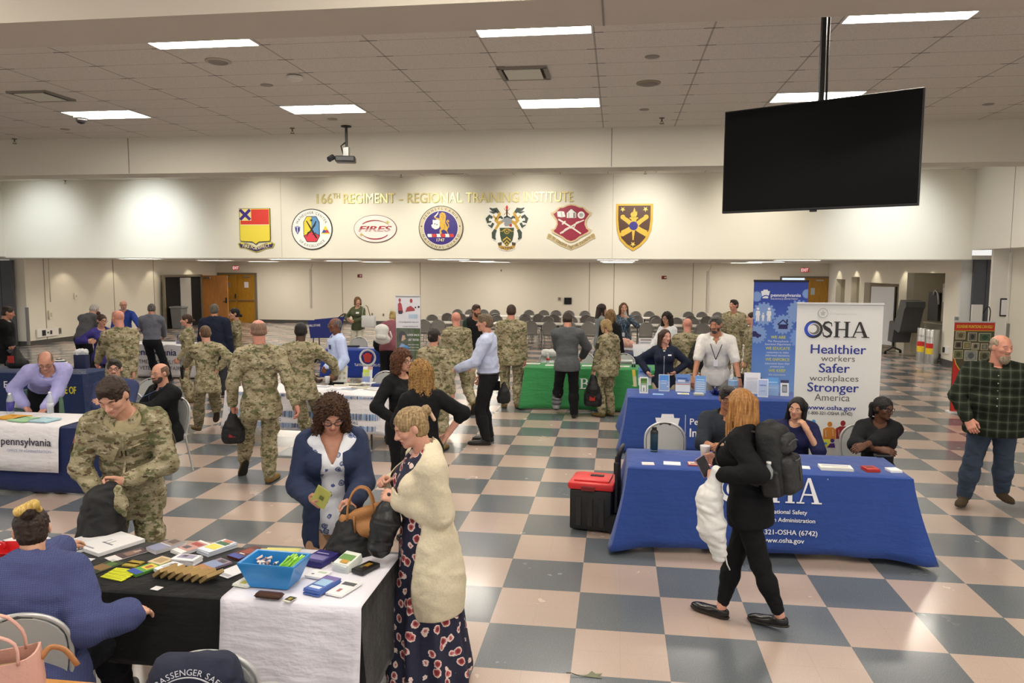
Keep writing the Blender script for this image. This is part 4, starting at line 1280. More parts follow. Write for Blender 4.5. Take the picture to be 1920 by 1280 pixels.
def person(label, at, face, h=1.75, fat=1.0, sex='m', lean=0, side=0, twist=0, head=(0, 0, 0), hip=None, handL=None, handR=None, elbL=None, elbR=None,
   footL=None, footR=None, toeL=None, toeR=None, palmL=None, palmR=None, curl=.35, curlL=None, skin='c99a80', hair=None, top=None, legs=None, shoes=None, over=None, extra=None, q=1.0,
   group=None, beard=None, glasses=None, open_mouth=False, headscale=1.0, kneeL=None, kneeR=None):
 """one person; at = (x, y) of the feet, face = heading in degrees (0 looks along +Y, 90 toward -X); positions in the
 person's own frame: x to the person's right, y forward, z up"""
 root = thing('person', label, 'person', (at[0], at[1], at[2] if len(at) > 2 else 0), math.radians(face), group)
 H = h
 sw = (1.0 if sex == 'm' else .88) * (1 + .22 * max(0, fat - 1.1))
 seed = int(abs(at[0] * 131 + at[1] * 17)) % 1000
 hipz = .525 * H
 pel = Vector(hip) if hip else Vector((0, 0, hipz))
 Tt = Matrix.Rotation(math.radians(-twist), 3, 'Z') @ Matrix.Rotation(math.radians(-lean), 3, 'X') @ Matrix.Rotation(math.radians(side), 3, 'Y')
 Tm = Matrix.Rotation(math.radians(-twist * .5), 3, 'Z') @ Matrix.Rotation(math.radians(-lean * .55), 3, 'X') @ Matrix.Rotation(math.radians(side * .5), 3, 'Y')
 waist = pel + Tm @ Vector((0, 0, .085 * H))
 chest = waist + Tt @ Vector((0, .004 * H, .115 * H))
 nb = chest + Tt @ Vector((0, -.012 * H, .105 * H))
 shL, shR = (nb + Tt @ Vector((s * .103 * H * sw, -.004, -.036 * H)) for s in (-1, 1))
 hy, hp, hr = head
 Hm = Matrix.Rotation(math.radians(hy), 3, 'Z') @ Matrix.Rotation(math.radians(-hp - lean * .35), 3, 'X') @ Matrix.Rotation(math.radians(hr), 3, 'Y')
 hh = .1285 * H * headscale * (1.0 if sex == 'm' else 1.02)
 hc = nb + (Tt @ Vector((0, .006 * H, .028 * H))) + Hm @ Vector((0, .012 * H, .074 * H))
 hipL, hipR = (pel + Tm @ Vector((s * .052 * H, 0, -.012 * H)) for s in (-1, 1))
 ul, ll = .245 * H, .235 * H
 fL = Vector(footL) if footL else Vector((-.062 * H, 0, .045 * H))
 fR = Vector(footR) if footR else Vector((.062 * H, .0, .045 * H))
 kL, aL = ik(hipL, fL, ul, ll, kneeL or (-.12, 1, 0))
 kR, aR = ik(hipR, fR, ul, ll, kneeR or (.12, 1, 0))
 au, al = .168 * H, .150 * H
 hL = Vector(handL) if handL else Vector((-.15 * H, .02 * H, .475 * H))
 hR = Vector(handR) if handR else Vector((.15 * H, .02 * H, .475 * H))
 eL, wL = ik(shL, hL, au, al, elbL or (-.35, -1, -.1))
 eR, wR = ik(shR, hR, au, al, elbR or (.35, -1, -.1))
 f = fat
 tcell = .0135 / q
 P = lambda m, v: m[0] + m[1] @ Vector(v)
 J = dict(pel=pel, waist=waist, chest=chest, nb=nb, hc=hc, hh=hh, Hm=Hm, Tt=Tt, Tm=Tm, shL=shL, shR=shR, eL=eL, eR=eR, wL=wL, wR=wR, kL=kL, kR=kR, aL=aL, aR=aR, hipL=hipL, hipR=hipR, root=root, H=H)
 def torso(S, g=0.0, low=True):
  """g = extra thickness in metres"""
  wz = f
  S.ell(chest + Tt @ Vector((0, -.002, .02 * H)), (.098 * H * min(sw, 1.05) * (.6 + .4 * f) + g, .066 * H * f ** .8 + g, .088 * H + g), Tt, .05)
  S.ell(chest + Tt @ Vector((0, -.008, .062 * H)), (.105 * H * sw + g, .052 * H + g, .046 * H + g), Tt, .05)
  S.ell(waist + Tt @ Vector((0, .004 * H * f, .02 * H)), ((.082 if sex == 'm' else .075) * H * wz + g, .062 * H * f * (1.08 if f > 1.1 else 1) + g, .1 * H + g), Tt, .06)
  if sex == 'f':
   for s in (-1, 1):
    S.ell(chest + Tt @ Vector((s * .042 * H, .052 * H * f, .005 * H)), (.040 * H * f + g, .034 * H * f + g, .038 * H * f + g), Tt, .04)
  for s in (-1, 1):
   S.cap(nb + Tt @ Vector((s * .012 * H, -.006 * H, .004 * H)), nb + Tt @ Vector((s * .088 * H * sw, -.004 * H, -.032 * H)), .033 * H + g, .033 * H + g, .04)
  if low:
   S.ell(pel + Tm @ Vector((0, -.006 * H, .0)), ((.09 if sex == 'm' else .096) * H * (f ** .7) + g, .068 * H * f ** .8 + g, .075 * H + g), Tm, .05)
 def arms(S, g=0.0, upto=2.0, sides='LR', k=.03):
  for s in sides:
   sh, e, w = (shL, eL, wL) if s == 'L' else (shR, eR, wR)
   fa = .75 + .25 * f
   S.cap(sh, sh + (e - sh) * min(1, upto), .034 * H * fa * (.95 if sex == 'f' else 1.05) + g, .026 * H * fa + g, k)
   if upto > 1:
    S.cap(e, e + (w - e) * (upto - 1), .0265 * H * fa + g, .0175 * H + (.006 if upto > 1.8 else 0) * fa + g, k)
 def limbs(S, g=0.0, upto=2.0, k=.035, loose=0.0):
  fl = .8 + .2 * f
  for hp_, kn, an in ((hipL, kL, aL), (hipR, kR, aR)):
   S.cap(hp_ + Vector((0, -.004, 0)), kn if upto >= 1 else hp_ + (kn - hp_) * upto, .052 * H * fl + g, .034 * H + g + loose * .5, k)
   if upto > 1:
    e = kn + (an - kn) * (upto - 1)
    S.cap(kn, kn + (an - kn) * .4, .033 * H + g + loose * .5, .033 * H + g + loose, k)
    S.cap(kn + (an - kn) * .35, e, .033 * H + g + loose, .021 * H + g + loose, k)
 J.update(torso=torso, arms=arms, limbs=limbs, f=f, tcell=tcell, sw=sw, seed=seed)
 SK = skin_mat(skin)
 # --- body: head, neck and limbs of one surface
 hq = .0052 / q
 S = Sdf(hq)
 U = lambda x, y, z: hc + Hm @ (Vector((x, y, z)) * hh)
 R3 = Hm
 def E(S, c, r, k=.05, sub=False, M=None):
  S.ell(U(*c), [x * hh for x in r], M or R3, k * hh, sub)
 wj = 1.0 if sex == 'm' else .93
 E(S, (0, -.07, .13), (.335, .43, .365))
 E(S, (0, .05, -.1), (.285 * wj * (.9 + .1 * f), .33, .35), .12)
 E(S, (0, .15, -.33), (.20 * wj * (.8 + .2 * f), .2, .15), .12)
 E(S, (0, .30, -.41), (.085, .075, .075), .08)
 E(S, (0, .305, .10), (.21, .075, .05), .07)
 for s in (-1, 1):
  E(S, (s * .18, .235, -.09), (.10, .10, .085), .09)
  E(S, (s * .145, .425, .025), (.095, .07, .06), .05, True)
  E(S, (s * .34, -.05, -.03), (.04, .08, .125), .03, False, Hm @ Matrix.Rotation(s * .35, 3, 'Z'))
 S.cap(U(0, .36, .04), U(0, .455, -.115), .038 * hh, .058 * hh, .05 * hh)
 for s in (-1, 1):
  E(S, (s * .065, .40, -.135), (.045, .05, .04), .03)
 E(S, (0, .355, -.225), (.115, .06, .035), .03)
 E(S, (0, .345, -.295), (.095, .06, .038), .03)
 E(S, (0, .425, -.26), (.12, .045, .012 if not open_mouth else .04), .02, True)
 nr = .255 * (wj ** 1.6) * (.85 + .15 * f)
 S.cap(U(0, -.1, -.2), nb + Tt @ Vector((0, -.004 * H, -.02 * H)), nr * hh, nr * hh * 1.12, .07 * hh)
 V, Fc = S.mesh()
 parts = [(V, Fc)]
 fm = np.zeros(len(Fc), int)
 Hi = np.array([[Hm[j][i] for j in range(3)] for i in range(3)])
 C = (V[Fc].mean(1) - np3(hc)) @ Hi.T / hh
 lip = (np.abs(C[:, 0]) < .10) & (C[:, 2] > -.318) & (C[:, 2] < -.212) & (C[:, 1] > .345)
 fm[lip] = 1
 fms = [fm]
 eb = MB()
 for s in (-1, 1):
  M4 = Matrix.Translation(U(s * .145, .315, .022)) @ Hm.to_4x4()
  eb.cur = 2
  eb.ell((0, 0, 0), (.064 * hh, .047 * hh, .036 * hh), 10, M4)
  eb.cur = 3
  eb.ell((0, .034 * hh, -.003), (.029 * hh, .018 * hh, .031 * hh), 8, M4)
  eb.cur = 0
  lz = .019 - .017 * min(1, max(0, hp) / 26)
  eb.ell((0, .001 * hh, lz * hh), (.074 * hh, .056 * hh, .036 * hh), 10, M4 @ Matrix.Rotation(-.25, 4, 'X'))
  eb.ell((0, -.004 * hh, -.034 * hh), (.070 * hh, .050 * hh, .020 * hh), 10, M4)
 S = Sdf(.02)
 torso(S, -.014)
 arms(S, -.006)
 limbs(S, -.012)
 parts.append(S.mesh())
 fms.append(np.zeros(len(parts[-1][1]), int))
 def hand(w, e, palm, cu, right):
  d = (w - e).normalized()
  pn = Vector(palm) if palm else Vector((-1 if right else 1, .2, 0))
  pn = (pn - d * pn.dot(d))
  pn = pn.normalized() if pn.length > 1e-4 else d.orthogonal().normalized()
  x = d.cross(pn) if right else pn.cross(d)      # toward the thumb...
  x = x.normalized()
  L = .105 * H * (1 if sex == 'm' else .95)
  S = Sdf(max(.0042, .0048 / q))
  o = w
  at_ = lambda a, b, c: o + d * (a * L) + x * (b * L) + pn * (c * L)
  S.cap(e + (w - e) * .8, at_(.05, 0, 0), .0185 * H, .017 * H, .012)
  for b in (-.15, -.05, .05, .15):
   S.cap(at_(.08, b * .7, 0), at_(.48, b, 0), .014 * H * .85, .0085 * H, .012)
  for i, b in enumerate((.165, .055, -.055, -.16)):
   ln = (.40, .46, .43, .33)[i] * L
   a0 = at_(.48, b, 0)
   ang = 0
   for j, seg in enumerate((.45, .32, .25)):
    ang += math.radians(cu * (70 if j == 0 else 85) * (1 + .08 * i))
    dd = d * math.cos(ang) + pn * math.sin(ang) + x * (b * .25 * (1 - cu))
    a1 = a0 + dd * ln * seg
    S.cap(a0, a1, .0052 * H - .0004 * j, .0050 * H - .0005 * j, .003)
    a0 = a1
  t0 = at_(.10, .16, .02)
  t1 = at_(.33, .30, .10 + .08 * cu)
  t2 = at_(.52, .31 - .1 * cu, .16 + .2 * cu)
  S.cap(t0, t1, .0105 * H, .0068 * H, .012)
  S.cap(t1, t2, .0062 * H, .005 * H, .004)
  return S.mesh()
 for w, e, pm, cu, rt in ((wL, eL, palmL, curlL if curlL is not None else curl, False), (wR, eR, palmR, curl, True)):
  parts.append(hand(w, e, pm, cu, rt))
  fms.append(np.zeros(len(parts[-1][1]), int))
 if legs and legs.get('bare'):
  S = Sdf(.012)
  for kn, an in ((kL, aL), (kR, aR)):
   S.cap(kn, kn + (an - kn) * .4, .03 * H, .031 * H).cap(kn + (an - kn) * .35, an, .031 * H, .021 * H)
  parts.append(S.mesh())
  fms.append(np.zeros(len(parts[-1][1]), int))
 n = 0
 VV, FF = [], []
 for V, Fc in parts:
  VV.append(V)
  FF.append(Fc + n)
  n += len(V)
 ev = np.array([tuple(v) for v in eb.v])
 ef = np.array([f_ if len(f_) == 4 else (f_[0], f_[1], f_[2], f_[3]) for f_ in eb.f if len(f_) == 4])
 em = np.array([m for f_, m in zip(eb.f, eb.mi) if len(f_) == 4])
 VV.append(ev)
 FF.append(ef + n)
 fms.append(em)
 lk = tuple(x for x in lin(skin)[:3])
 lipc = mat('%02x%02x%02x' % tuple(int(255 * max(0, min(1, y))) for y in ((int(skin[0:2], 16) / 255) * (.90 if sex == 'f' else .93), (int(skin[2:4], 16) / 255) * (.70 if sex == 'f' else .82), (int(skin[4:6], 16) / 255) * (.72 if sex == 'f' else .83))), .45)
 mesh_np('body', np.concatenate(VV), np.concatenate(FF), [SK, lipc, EYEW, IRIS], root, np.concatenate(fms))
 # --- clothes
 for spec_ in ([top] if isinstance(top, dict) else (top or [])):
  garment(J, spec_)
 if legs and legs.get('m'):
  trousers(J, legs)
 if shoes:
  for s, an, kn, td in (('L', aL, kL, toeL), ('R', aR, kR, toeR)):
   shoe(J, an, kn, Vector(td) if td else Vector((-.12 if s == 'L' else .12, 1, 0)), shoes)
 if hair:
  hairdo(J, hair, U, hq)
 if beard:
  S = Sdf(hq)
  bl = beard.get('len', .1)
  E(S, (0, .22, -.36 - bl * .4), (.235 * beard.get('w', 1), .2, .14 + bl * .6), .05)
  E(S, (0, .37, -.2), (.15, .06, .04), .05)
  if bl < .15:
   for s in (-1, 1):
    E(S, (s * .23, .16, -.22), (.06, .14, .18), .08)
  E(S, (0, .42, -.262), (.10, .08, .03), .02, True)
  E(S, (0, .0, -.55), (.3, .22, .2), .04, True)
  S.disp = bump_fn(.012 * hh * 2, 90, 3)
  mesh_np('beard', *S.mesh(), hmat(beard['c']), root)
 if hair and hair.get('c') and q >= .8:
  b = MB()
  for s in (-1, 1):
   b.tube([U(s * .06, .375, .095), U(s * .15, .37, .125), U(s * .235, .30, .10)], [.014 * hh, .019 * hh, .009 * hh], 6)
  b.build('eyebrow', hmat(hair.get('brow', hair['c'])), root, True)
 if glasses:
  b = MB()
  for s in (-1, 1):
   b.tube([U(s * .15 + .105 * math.cos(a), .43 - .04 * abs(math.cos(a)) * (1 if s * math.cos(a) > 0 else 0), .015 + .082 * math.sin(a)) for a in [2 * math.pi * i / 14 for i in range(14)]], .011 * hh * 2 * .6, 5, True)
   b.tube([U(s * .255, .40, .03), U(s * .345, .2, .03), U(s * .355, -.06, .01)], .010 * hh, 5)
  b.tube([U(-.045, .445, .03), U(.045, .445, .03)], .010 * hh, 5)
  b.build('glasses', mat(glasses, .3), root)
 for fn in (extra or []):
  fn(J)
 return J
def region_box(V, Fc, J, test):
 """drops the faces whose centre (in the chest's frame, in units of height) passes test"""
 Ti = np.array([[J['Tt'][j][i] for j in range(3)] for i in range(3)])
 C = (V[Fc].mean(1) - np3(J['chest'])) @ Ti.T / J['H']
 keep = np.zeros(len(C), bool)
 W = V[Fc].mean(1)
 for a, b in ((J['shL'], J['eL']), (J['eL'], J['wL']), (J['shR'], J['eR']), (J['eR'], J['wR'])):
  a, b = np3(a), np3(b)
  t = np.clip(((W - a) @ (b - a)) / max(1e-6, (b - a) @ (b - a)), 0, 1)
  keep |= np.linalg.norm(W - a - t[:, None] * (b - a), axis=1) < .048 * J['H']
 Fc = Fc[~test(C) | keep]
 e = np.concatenate([Fc[:, [0, 1]], Fc[:, [1, 2]], Fc[:, [2, 3]], Fc[:, [3, 0]]])
 es = np.sort(e, 1)
 u, cnt = np.unique(es, axis=0, return_counts=True)
 bd = u[cnt == 1]
 if len(bd):
  bd = np.concatenate([bd, bd[:, ::-1]])
  dg = np.bincount(bd[:, 0], minlength=len(V)).astype(float)
  m = dg > 0
  for _ in range(8):
   ac = np.stack([np.bincount(bd[:, 0], weights=V[bd[:, 1], k], minlength=len(V)) for k in range(3)], 1)
   V[m] += .5 * (ac[m] / dg[m][:, None] - V[m])
 return Fc
def garment(J, s):
 """a top: m, g thickness, sleeve 0..2, hem (height factor below the pelvis, in units of H), collar, open, wr wrinkles"""
 H, Tt, Tm = J['H'], J['Tt'], J['Tm']
 S = Sdf(J['tcell'] * s.get('cell', 1))
 g = s.get('g', .012)
 J['torso'](S, g)
 hem = s.get('hem', .04)
 if hem > .03:
  flare = s.get('flare', .008)
  zz = max(.01, hem * .62)
  S.ell(J['pel'] + Tm @ Vector((0, -.004 * H, -zz * H)), (.092 * H * J['f'] ** .7 + g + flare, .072 * H * J['f'] ** .8 + g + flare, (.09 + zz) * H), Tm, .05)
 sl = s.get('sleeve', 1.93)
 if sl > 0:
  J['arms'](S, g * .9 + s.get('slg', 0), sl, k=.028)
 if s.get('cuff', 0):
  for e, w in ((J['eL'], J['wL']), (J['eR'], J['wR'])):
   p = e + (w - e) * (sl - 1)
   S.cap(p - (w - e).normalized() * .02, p, .022 * H, .023 * H, .01)
 S.cut(J['pel'] + Tm @ Vector((0, 0, -hem * H)), Tm @ Vector((0, 0, -1)))
 nd = s.get('neckdip', .028)
 S.cap(J['nb'] + Tt @ Vector((0, .004 * H, .03 * H)), J['nb'] + Tt @ Vector((0, .034 * H, .03 * H)), .044 * H, .034 * H + nd * H * .6, .004, True)
 S.disp = bump_fn(s.get('wr', .006), s.get('wf', 22), J['seed'])
 V, Fc = S.mesh()
 V = smooth_verts(V, Fc, 1, .4)
 if s.get('open'):
  w0, w1 = s['open'] if isinstance(s['open'], tuple) else (s['open'], s['open'])
  Fc = region_box(V, Fc, J, lambda C: (np.abs(C[:, 0] - s.get('ox', 0)) < w0 + (w1 - w0) * np.clip((.1 - C[:, 2]) / .35, 0, 1)) & (C[:, 1] > 0.0))
 if s.get('vneck'):
  d = s['vneck']
  Fc = region_box(V, Fc, J, lambda C: (C[:, 1] > 0.0) & (np.abs(C[:, 0]) < (C[:, 2] - (.10 - d)) * .42))
 o = mesh_np(s.get('name', 'shirt'), V, Fc, s['m'], J['root'])
 from mathutils.bvhtree import BVHTree
 J['bvh'] = BVHTree.FromPolygons([tuple(v) for v in V], [tuple(f) for f in Fc])
 if s.get('open') or s.get('vneck'):
  so = o.modifiers.new('s', 'SOLIDIFY')
  so.thickness = .006
  so.offset = -1
 if 'collar' in s:
  c = s['collar']
  b = MB()
  n = 20
  R0, R1 = [], []
  for i in range(n + 1):
   a = math.radians(90 + 22 + (360 - 44) * i / n)
   fr = (1 + math.sin(a)) / 2
   rx, ry = .047 * H, .043 * H
   base = J['nb'] + Tt @ Vector((rx * math.cos(a) * 1.1, ry * math.sin(a) + .004 * H, .006 * H - .016 * H * fr))
   R0.append(base)
   R1.append(base + Tt @ Vector((rx * .06 * math.cos(a), ry * .05 * math.sin(a), c.get('h', .022) * H)))
  vs = R0 + R1
  fs = [(i, i + 1, n + 2 + i, n + 1 + i) for i in range(n)]
  if c.get('fold', True):
   R2 = []
   for i, p in enumerate(R1):
    a = math.radians(90 + 22 + (360 - 44) * i / n)
    fr = (1 + math.sin(a)) / 2
    R2.append(p + Tt @ Vector((.014 * H * math.cos(a), .012 * H * math.sin(a) + .008 * H * fr, -(.022 + .014 * fr) * H)))
   vs = vs + R2
   fs += [(n + 1 + i, n + 2 + i, 2 * n + 3 + i, 2 * n + 2 + i) for i in range(n)]
  b.add(vs, fs)
  co = b.build('collar', c.get('m', s['m']), J['root'], True)
  so = co.modifiers.new('s', 'SOLIDIFY')
  so.thickness = .005
  so.offset = 0
 return o
def trousers(J, s):
 H = J['H']
 S = Sdf(J['tcell'])
 g, lo = s.get('g', .010), s.get('loose', .012)
 up = s.get('upto', 1.97)
 f = J['f']
 Tm = J['Tm']
 S.ell(J['pel'] + Tm @ Vector((0, -.006 * H, -.01 * H)), (.087 * H * (f ** .7) + g * .5, .066 * H * f ** .8 + g * .5, .07 * H + g), Tm, .05)
 S.ell(J['pel'] + Tm @ Vector((0, 0, .05 * H)), (.074 * H * f, .056 * H * f, .07 * H), Tm, .05)
 J['limbs'](S, g, up, .03, lo)
 for kn, an in ((J['kL'], J['aL']), (J['kR'], J['aR'])):
  if s.get('blouse'):
   lat = Vector((-1 if an is J['aL'] else 1, 0, 0))
   hp = J['hipL'] if an is J['aL'] else J['hipR']
   S.ell(hp + (kn - hp) * .72 + lat * .040 * H, (.022 * H, .040 * H, .048 * H), None, .012)
   p = kn + (an - kn) * .72
   S.ell(p, (.042 * H, .044 * H, .05 * H), None, .03)
 S.disp = bump_fn(s.get('wr', .007), s.get('wf', 20), J['seed'] + 3)
 S.cut(J['pel'] + Tm @ Vector((0, 0, .034 * H)), Tm @ Vector((0, 0, 1)))
 V, Fc = S.mesh()
 mesh_np(s.get('name', 'trousers'), smooth_verts(V, Fc, 1, .4), Fc, s['m'], J['root'])
 if s.get('belt'):
  b = MB()
  pts = [J['pel'] + Tm @ Vector((math.cos(a) * (.089 * H * f ** .7 + .010), math.sin(a) * (.068 * H * f ** .8 + .010) - .004 * H, .022 * H)) for a in [2 * math.pi * i / 24 for i in range(24)]]
  b.tube(pts, .016, 6, True)
  b.build('belt', mat(s['belt'], .4), J['root'], True)
def skirt(J, m, top, bot, r0, r1, folds=.02, name='skirt', shift=(0, 0), cell=None):
 H = J['H']
 S = Sdf(cell or J['tcell'])
 S.cap(J['waist'] + Vector((0, 0, top)), Vector((shift[0], shift[1], bot + r1 * .2)), r0, r1, .03)
 S.ell(J['pel'], (r0 * 1.12, r0 * 1.0, .14), None, .06)
 ph = J['seed']
 def g(P):
  a = np.arctan2(P[..., 1] - shift[1] * .5, P[..., 0] - shift[0] * .5)
  k = np.clip((J['waist'].z - P[..., 2]) / J['waist'].z, 0, 1)
  return folds * k * np.sin(a * 9 + 2 * np.sin(P[..., 2] * 4 + ph)) + folds * .4 * k * np.sin(a * 17 + P[..., 2] * 3)
 S.disp = g
 S.cut((0, 0, bot), (0, 0, -1))
 S.cut(J['waist'] + Vector((0, 0, .04)), (0, 0, 1))
 V, Fc = S.mesh()
 return mesh_np(name, smooth_verts(V, Fc, 1, .4), Fc, m, J['root'])
def shoe(J, an, kn, toe, s):
 H = J['H']
 toe = Vector(toe).normalized()
 up = Vector((0, 0, 1)) - toe * toe.z
 up.normalize()
 L = .15 * H
 o = an - up * (.04 * H)
 S = Sdf(.009 if J['tcell'] < .014 else .012)
 at = lambda a, z: o + toe * (a * L) + up * (z * H)
 w = .0255 * H
 M = Matrix((toe.cross(up), toe, up)).transposed()
 S.ell(at(.12, .014), (w * .95, L * .34, .022 * H), M, .02)
 S.ell(at(.55, .012), (w * 1.12, L * .42, .019 * H), M, .03)
 S.ell(at(.02, .026), (w * .85, L * .24, .03 * H), M, .02)
 if s.get('boot'):
  sh = (kn - an).normalized()
  S.cap(an - up * .01 * H, an + sh * .085 * H, .029 * H, .03 * H, .02)
 elif not s.get('low'):
  S.cap(at(.1, .03), an + up * .005, .026 * H, .023 * H, .02)
 if s.get('low'):
  S.cut(at(.2, .035), (up * 1.0 + toe * .0))
 S.cut(at(0, .0), up * -1)
 mesh_np('boot' if s.get('boot') else 'shoe', *S.mesh(), s['m'], J['root'])
 S = Sdf(.009)
 S.ell(at(.10, .003), (w * 1.0, L * .36, .011 * H), M, .01)
 S.ell(at(.55, .003), (w * 1.17, L * .45, .010 * H), M, .02)
 S.cut(at(0, -.003), up * -1)
 S.cut(at(0, .007), up)
 mesh_np('sole', *S.mesh(), s.get('sole', SOLE), J['root'])
def hairdo(J, s, U, hq):
 Hm, hh, root = J['Hm'], J['hh'], J['root']
 st = s['style']
 S = Sdf(hq * (1.0 if st != 'curly' else 1.1))
 def E(c, r, k=.06, sub=False):
  S.ell(U(*c), [x * hh for x in r], Hm, k * hh, sub)
 def C(a, b, ra, rb, k=.08):
  S.cap(U(*a), U(*b), ra * hh, rb * hh, k * hh)
 t = {'buzz': .018, 'short': .034, 'balding': .02, 'fringe': .02, 'bun': .035, 'long': .045, 'curly': .09, 'bob': .07, 'pony': .04}[st]
 E((0, -.07, .13), (.335 + t, .43 + t, .365 + t * (1.6 if st in ('short', 'curly') else 1.1)))
 if st in ('short', 'buzz'):
  E((0, -.16, -.08), (.315 + t, .33 + t, .3), .06)
  if st == 'short':
   E((0, .12, .40), (.25, .26, .12), .08)
 fb = {'short': (.62, .02), 'buzz': (.62, .03), 'bun': (.60, .0), 'pony': (.6, 0), 'long': (.55, -.03), 'curly': (.58, -.03), 'bob': (.56, -.06)}.get(st, (.6, 0))
 low = -.28
 if st in ('bun', 'pony'):
  E((0, -.14, -.1), (.32, .34, .32), .06)
  low = -.36
  bz = s.get('bz', .12)
  E((0, -.56, bz), (.17 * s.get('bs', 1), .15 * s.get('bs', 1), .17 * s.get('bs', 1)), .04)
 if st == 'long':
  ln = s.get('len', 1.1)
  for x in (-.24, -.08, .08, .24):
   C((x, -.3, .1), (x * 1.15, -.42, -ln + .08 * abs(x)), .2, .13, .1)
  for sd in (-1, 1):
   C((sd * .35, -.08, .1), (sd * .42, .0, -ln * s.get('front', .75)), .12, .09, .08)
   if s.get('over'):
    C((sd * .36, .05, -.4), (sd * .30, .28, -ln), .12, .10, .08)
  low = -9
 if st == 'curly':
  ln = s.get('len', .7)
  for sd in (-1, 1):
   C((sd * .34, -.02, .15), (sd * .42, .02, -ln), .15, .17, .1)
   C((sd * .25, -.3, .1), (sd * .3, -.3, -ln), .22, .2, .1)
  C((0, -.35, .1), (0, -.38, -ln), .25, .22, .1)
  low = -9
  S.disp = bump_fn(.085 * hh, 130, J['seed'], 260)
 if st == 'bob':
  for sd in (-1, 1):
   C((sd * .33, -.02, .12), (sd * .36, .02, -.38), .12, .12, .08)
  C((0, -.3, .0), (0, -.34, -.35), .28, .24, .1)
  low = -.5
 fw = .32 if st == 'long' else .295
 E((0, fb[0], -.06 if st != 'long' else -.01), (fw, .42, .41 if st != 'long' else .45), .03, True)
 E((0, .52, -.25), (.30, .42, .42), .03, True)
 if st in ('short', 'buzz', 'bun', 'balding', 'fringe', 'pony'):
  for sd in (-1, 1):
   E((sd * .36, -.02, -.06), (.08, .13, .16), .02, True)
   E((sd * .34, .22, -.22), (.16, .26, .22), .02, True)
 if st in ('balding', 'fringe'):
  E((0, .06, .47), (.30, .52, .40), .03, True)
  E((0, .5, .2), (.4, .55, .5), .03, True)
  E((0, -.16, -.08), (.318 + t, .34 + t, .2), .06)
  E((0, .5, -.1), (.5, .52, .5), .03, True)
  if st == 'balding':
   pass
 if low > -5:
  S.cut(U(0, 0, low), Hm @ Vector((0, .25, -1)))
 if st in ('short', 'long', 'bun', 'bob', 'pony'):
  S.disp = bump_fn((.010 if st == 'long' else .022) * hh, 75, J['seed'], 140)
 V, Fc = S.mesh()
 mesh_np('hair', V, Fc, hmat(s['c'], s.get('c2')), root)
def surf(J, x, z, back=False):
 """point and normal on the front (or back) of the last garment, x and z in units of height in the chest's frame"""
 H, T = J['H'], J['Tt']
 d = T @ Vector((0, 1 if back else -1, 0))
 o = J['chest'] + T @ Vector((x * H, (-.6 if back else .6), z * H))
 hit = J['bvh'].ray_cast(o, d)
 if hit[0] is None:
  return J['chest'] + T @ Vector((x * H, -.08 * H if back else .08 * H, z * H)), -d
 n = hit[1] if hit[1].dot(d) < 0 else -hit[1]
 return hit[0], n
def patch(name, m, x, z, w, h, rz=0, t=.005, back=False, r=0):
 def fn(J):
  p, n = surf(J, x, z, back)
  up = J['Tt'] @ Vector((0, 0, 1))
  u = up.cross(n).normalized()
  M = frame(p, u, n.cross(u)) @ Matrix.Rotation(math.radians(rz), 4, 'Z')
  MB().box((0, 0, t * .3), (w, h, t), M=M, r=r).build(name, m, J['root'])
 return fn
def sleeve_patch(name, m, side, k, w, h, col2=None):
 def fn(J):
  a, b = (J['sh' + side], J['e' + side])
  d = (b - a).normalized()
  lat = J['Tt'] @ Vector((-1 if side == 'L' else 1, 0, 0))
  n = (lat - d * lat.dot(d)).normalized()
  p = a + (b - a) * k + n * (.040 * J['H'] + .004)
  M = frame(p, d.cross(n) * -1 if False else n.cross(d), -d)
  M = Matrix.Translation(p) @ Matrix((n.cross(d), -d, n)).transposed().to_4x4()
  MB().box((0, 0, 0), (w, h, .008), M=M).build(name, m, J['root'])
 return fn
def line_front(name, m, x, z0, z1, r=.004, n=9, dx=0):
 def fn(J):
  pts = []
  for i in range(n):
   z = z0 + (z1 - z0) * i / (n - 1)
   p, nn = surf(J, x + dx * i / (n - 1), z)
   pts.append(p + nn * r * .4)
  MB().tube(pts, r, 6).build(name, m, J['root'], True)
 return fn
def buttons(m, x, zs, r=.006):
 def fn(J):
  b = MB()
  for z in zs:
   p, n = surf(J, x, z)
   b.ell(p + n * .001, (r, r, r), 8)
  b.build('button', m, J['root'], True)
 return fn
def lanyard(m, badge, z=-.06, w=.06, h=.09, x=0.0, bz=None):
 def fn(J):
  p, n = surf(J, x, z)
  for s in (-1, 1):
   pts = [J['nb'] + J['Tt'] @ Vector((s * .045 * J['H'], -.01, .02 * J['H']))]
   for k in (.15, .45, .75, 1):
    q, nn = surf(J, s * .048 * (1 - k) + x * k, .085 + (z - .085) * k)
    pts.append(q + nn * .006)
   MB().tube(pts, .005, 5, flat=.5).build('lanyard', m, J['root'], True)
  up = J['Tt'] @ Vector((0, 0, 1))
  u = up.cross(n).normalized()
  MB().box((0, -h / 2, .008), (w, h, .006), M=frame(p, u, n.cross(u)), r=.002).build('badge', badge, J['root'])
 return fn
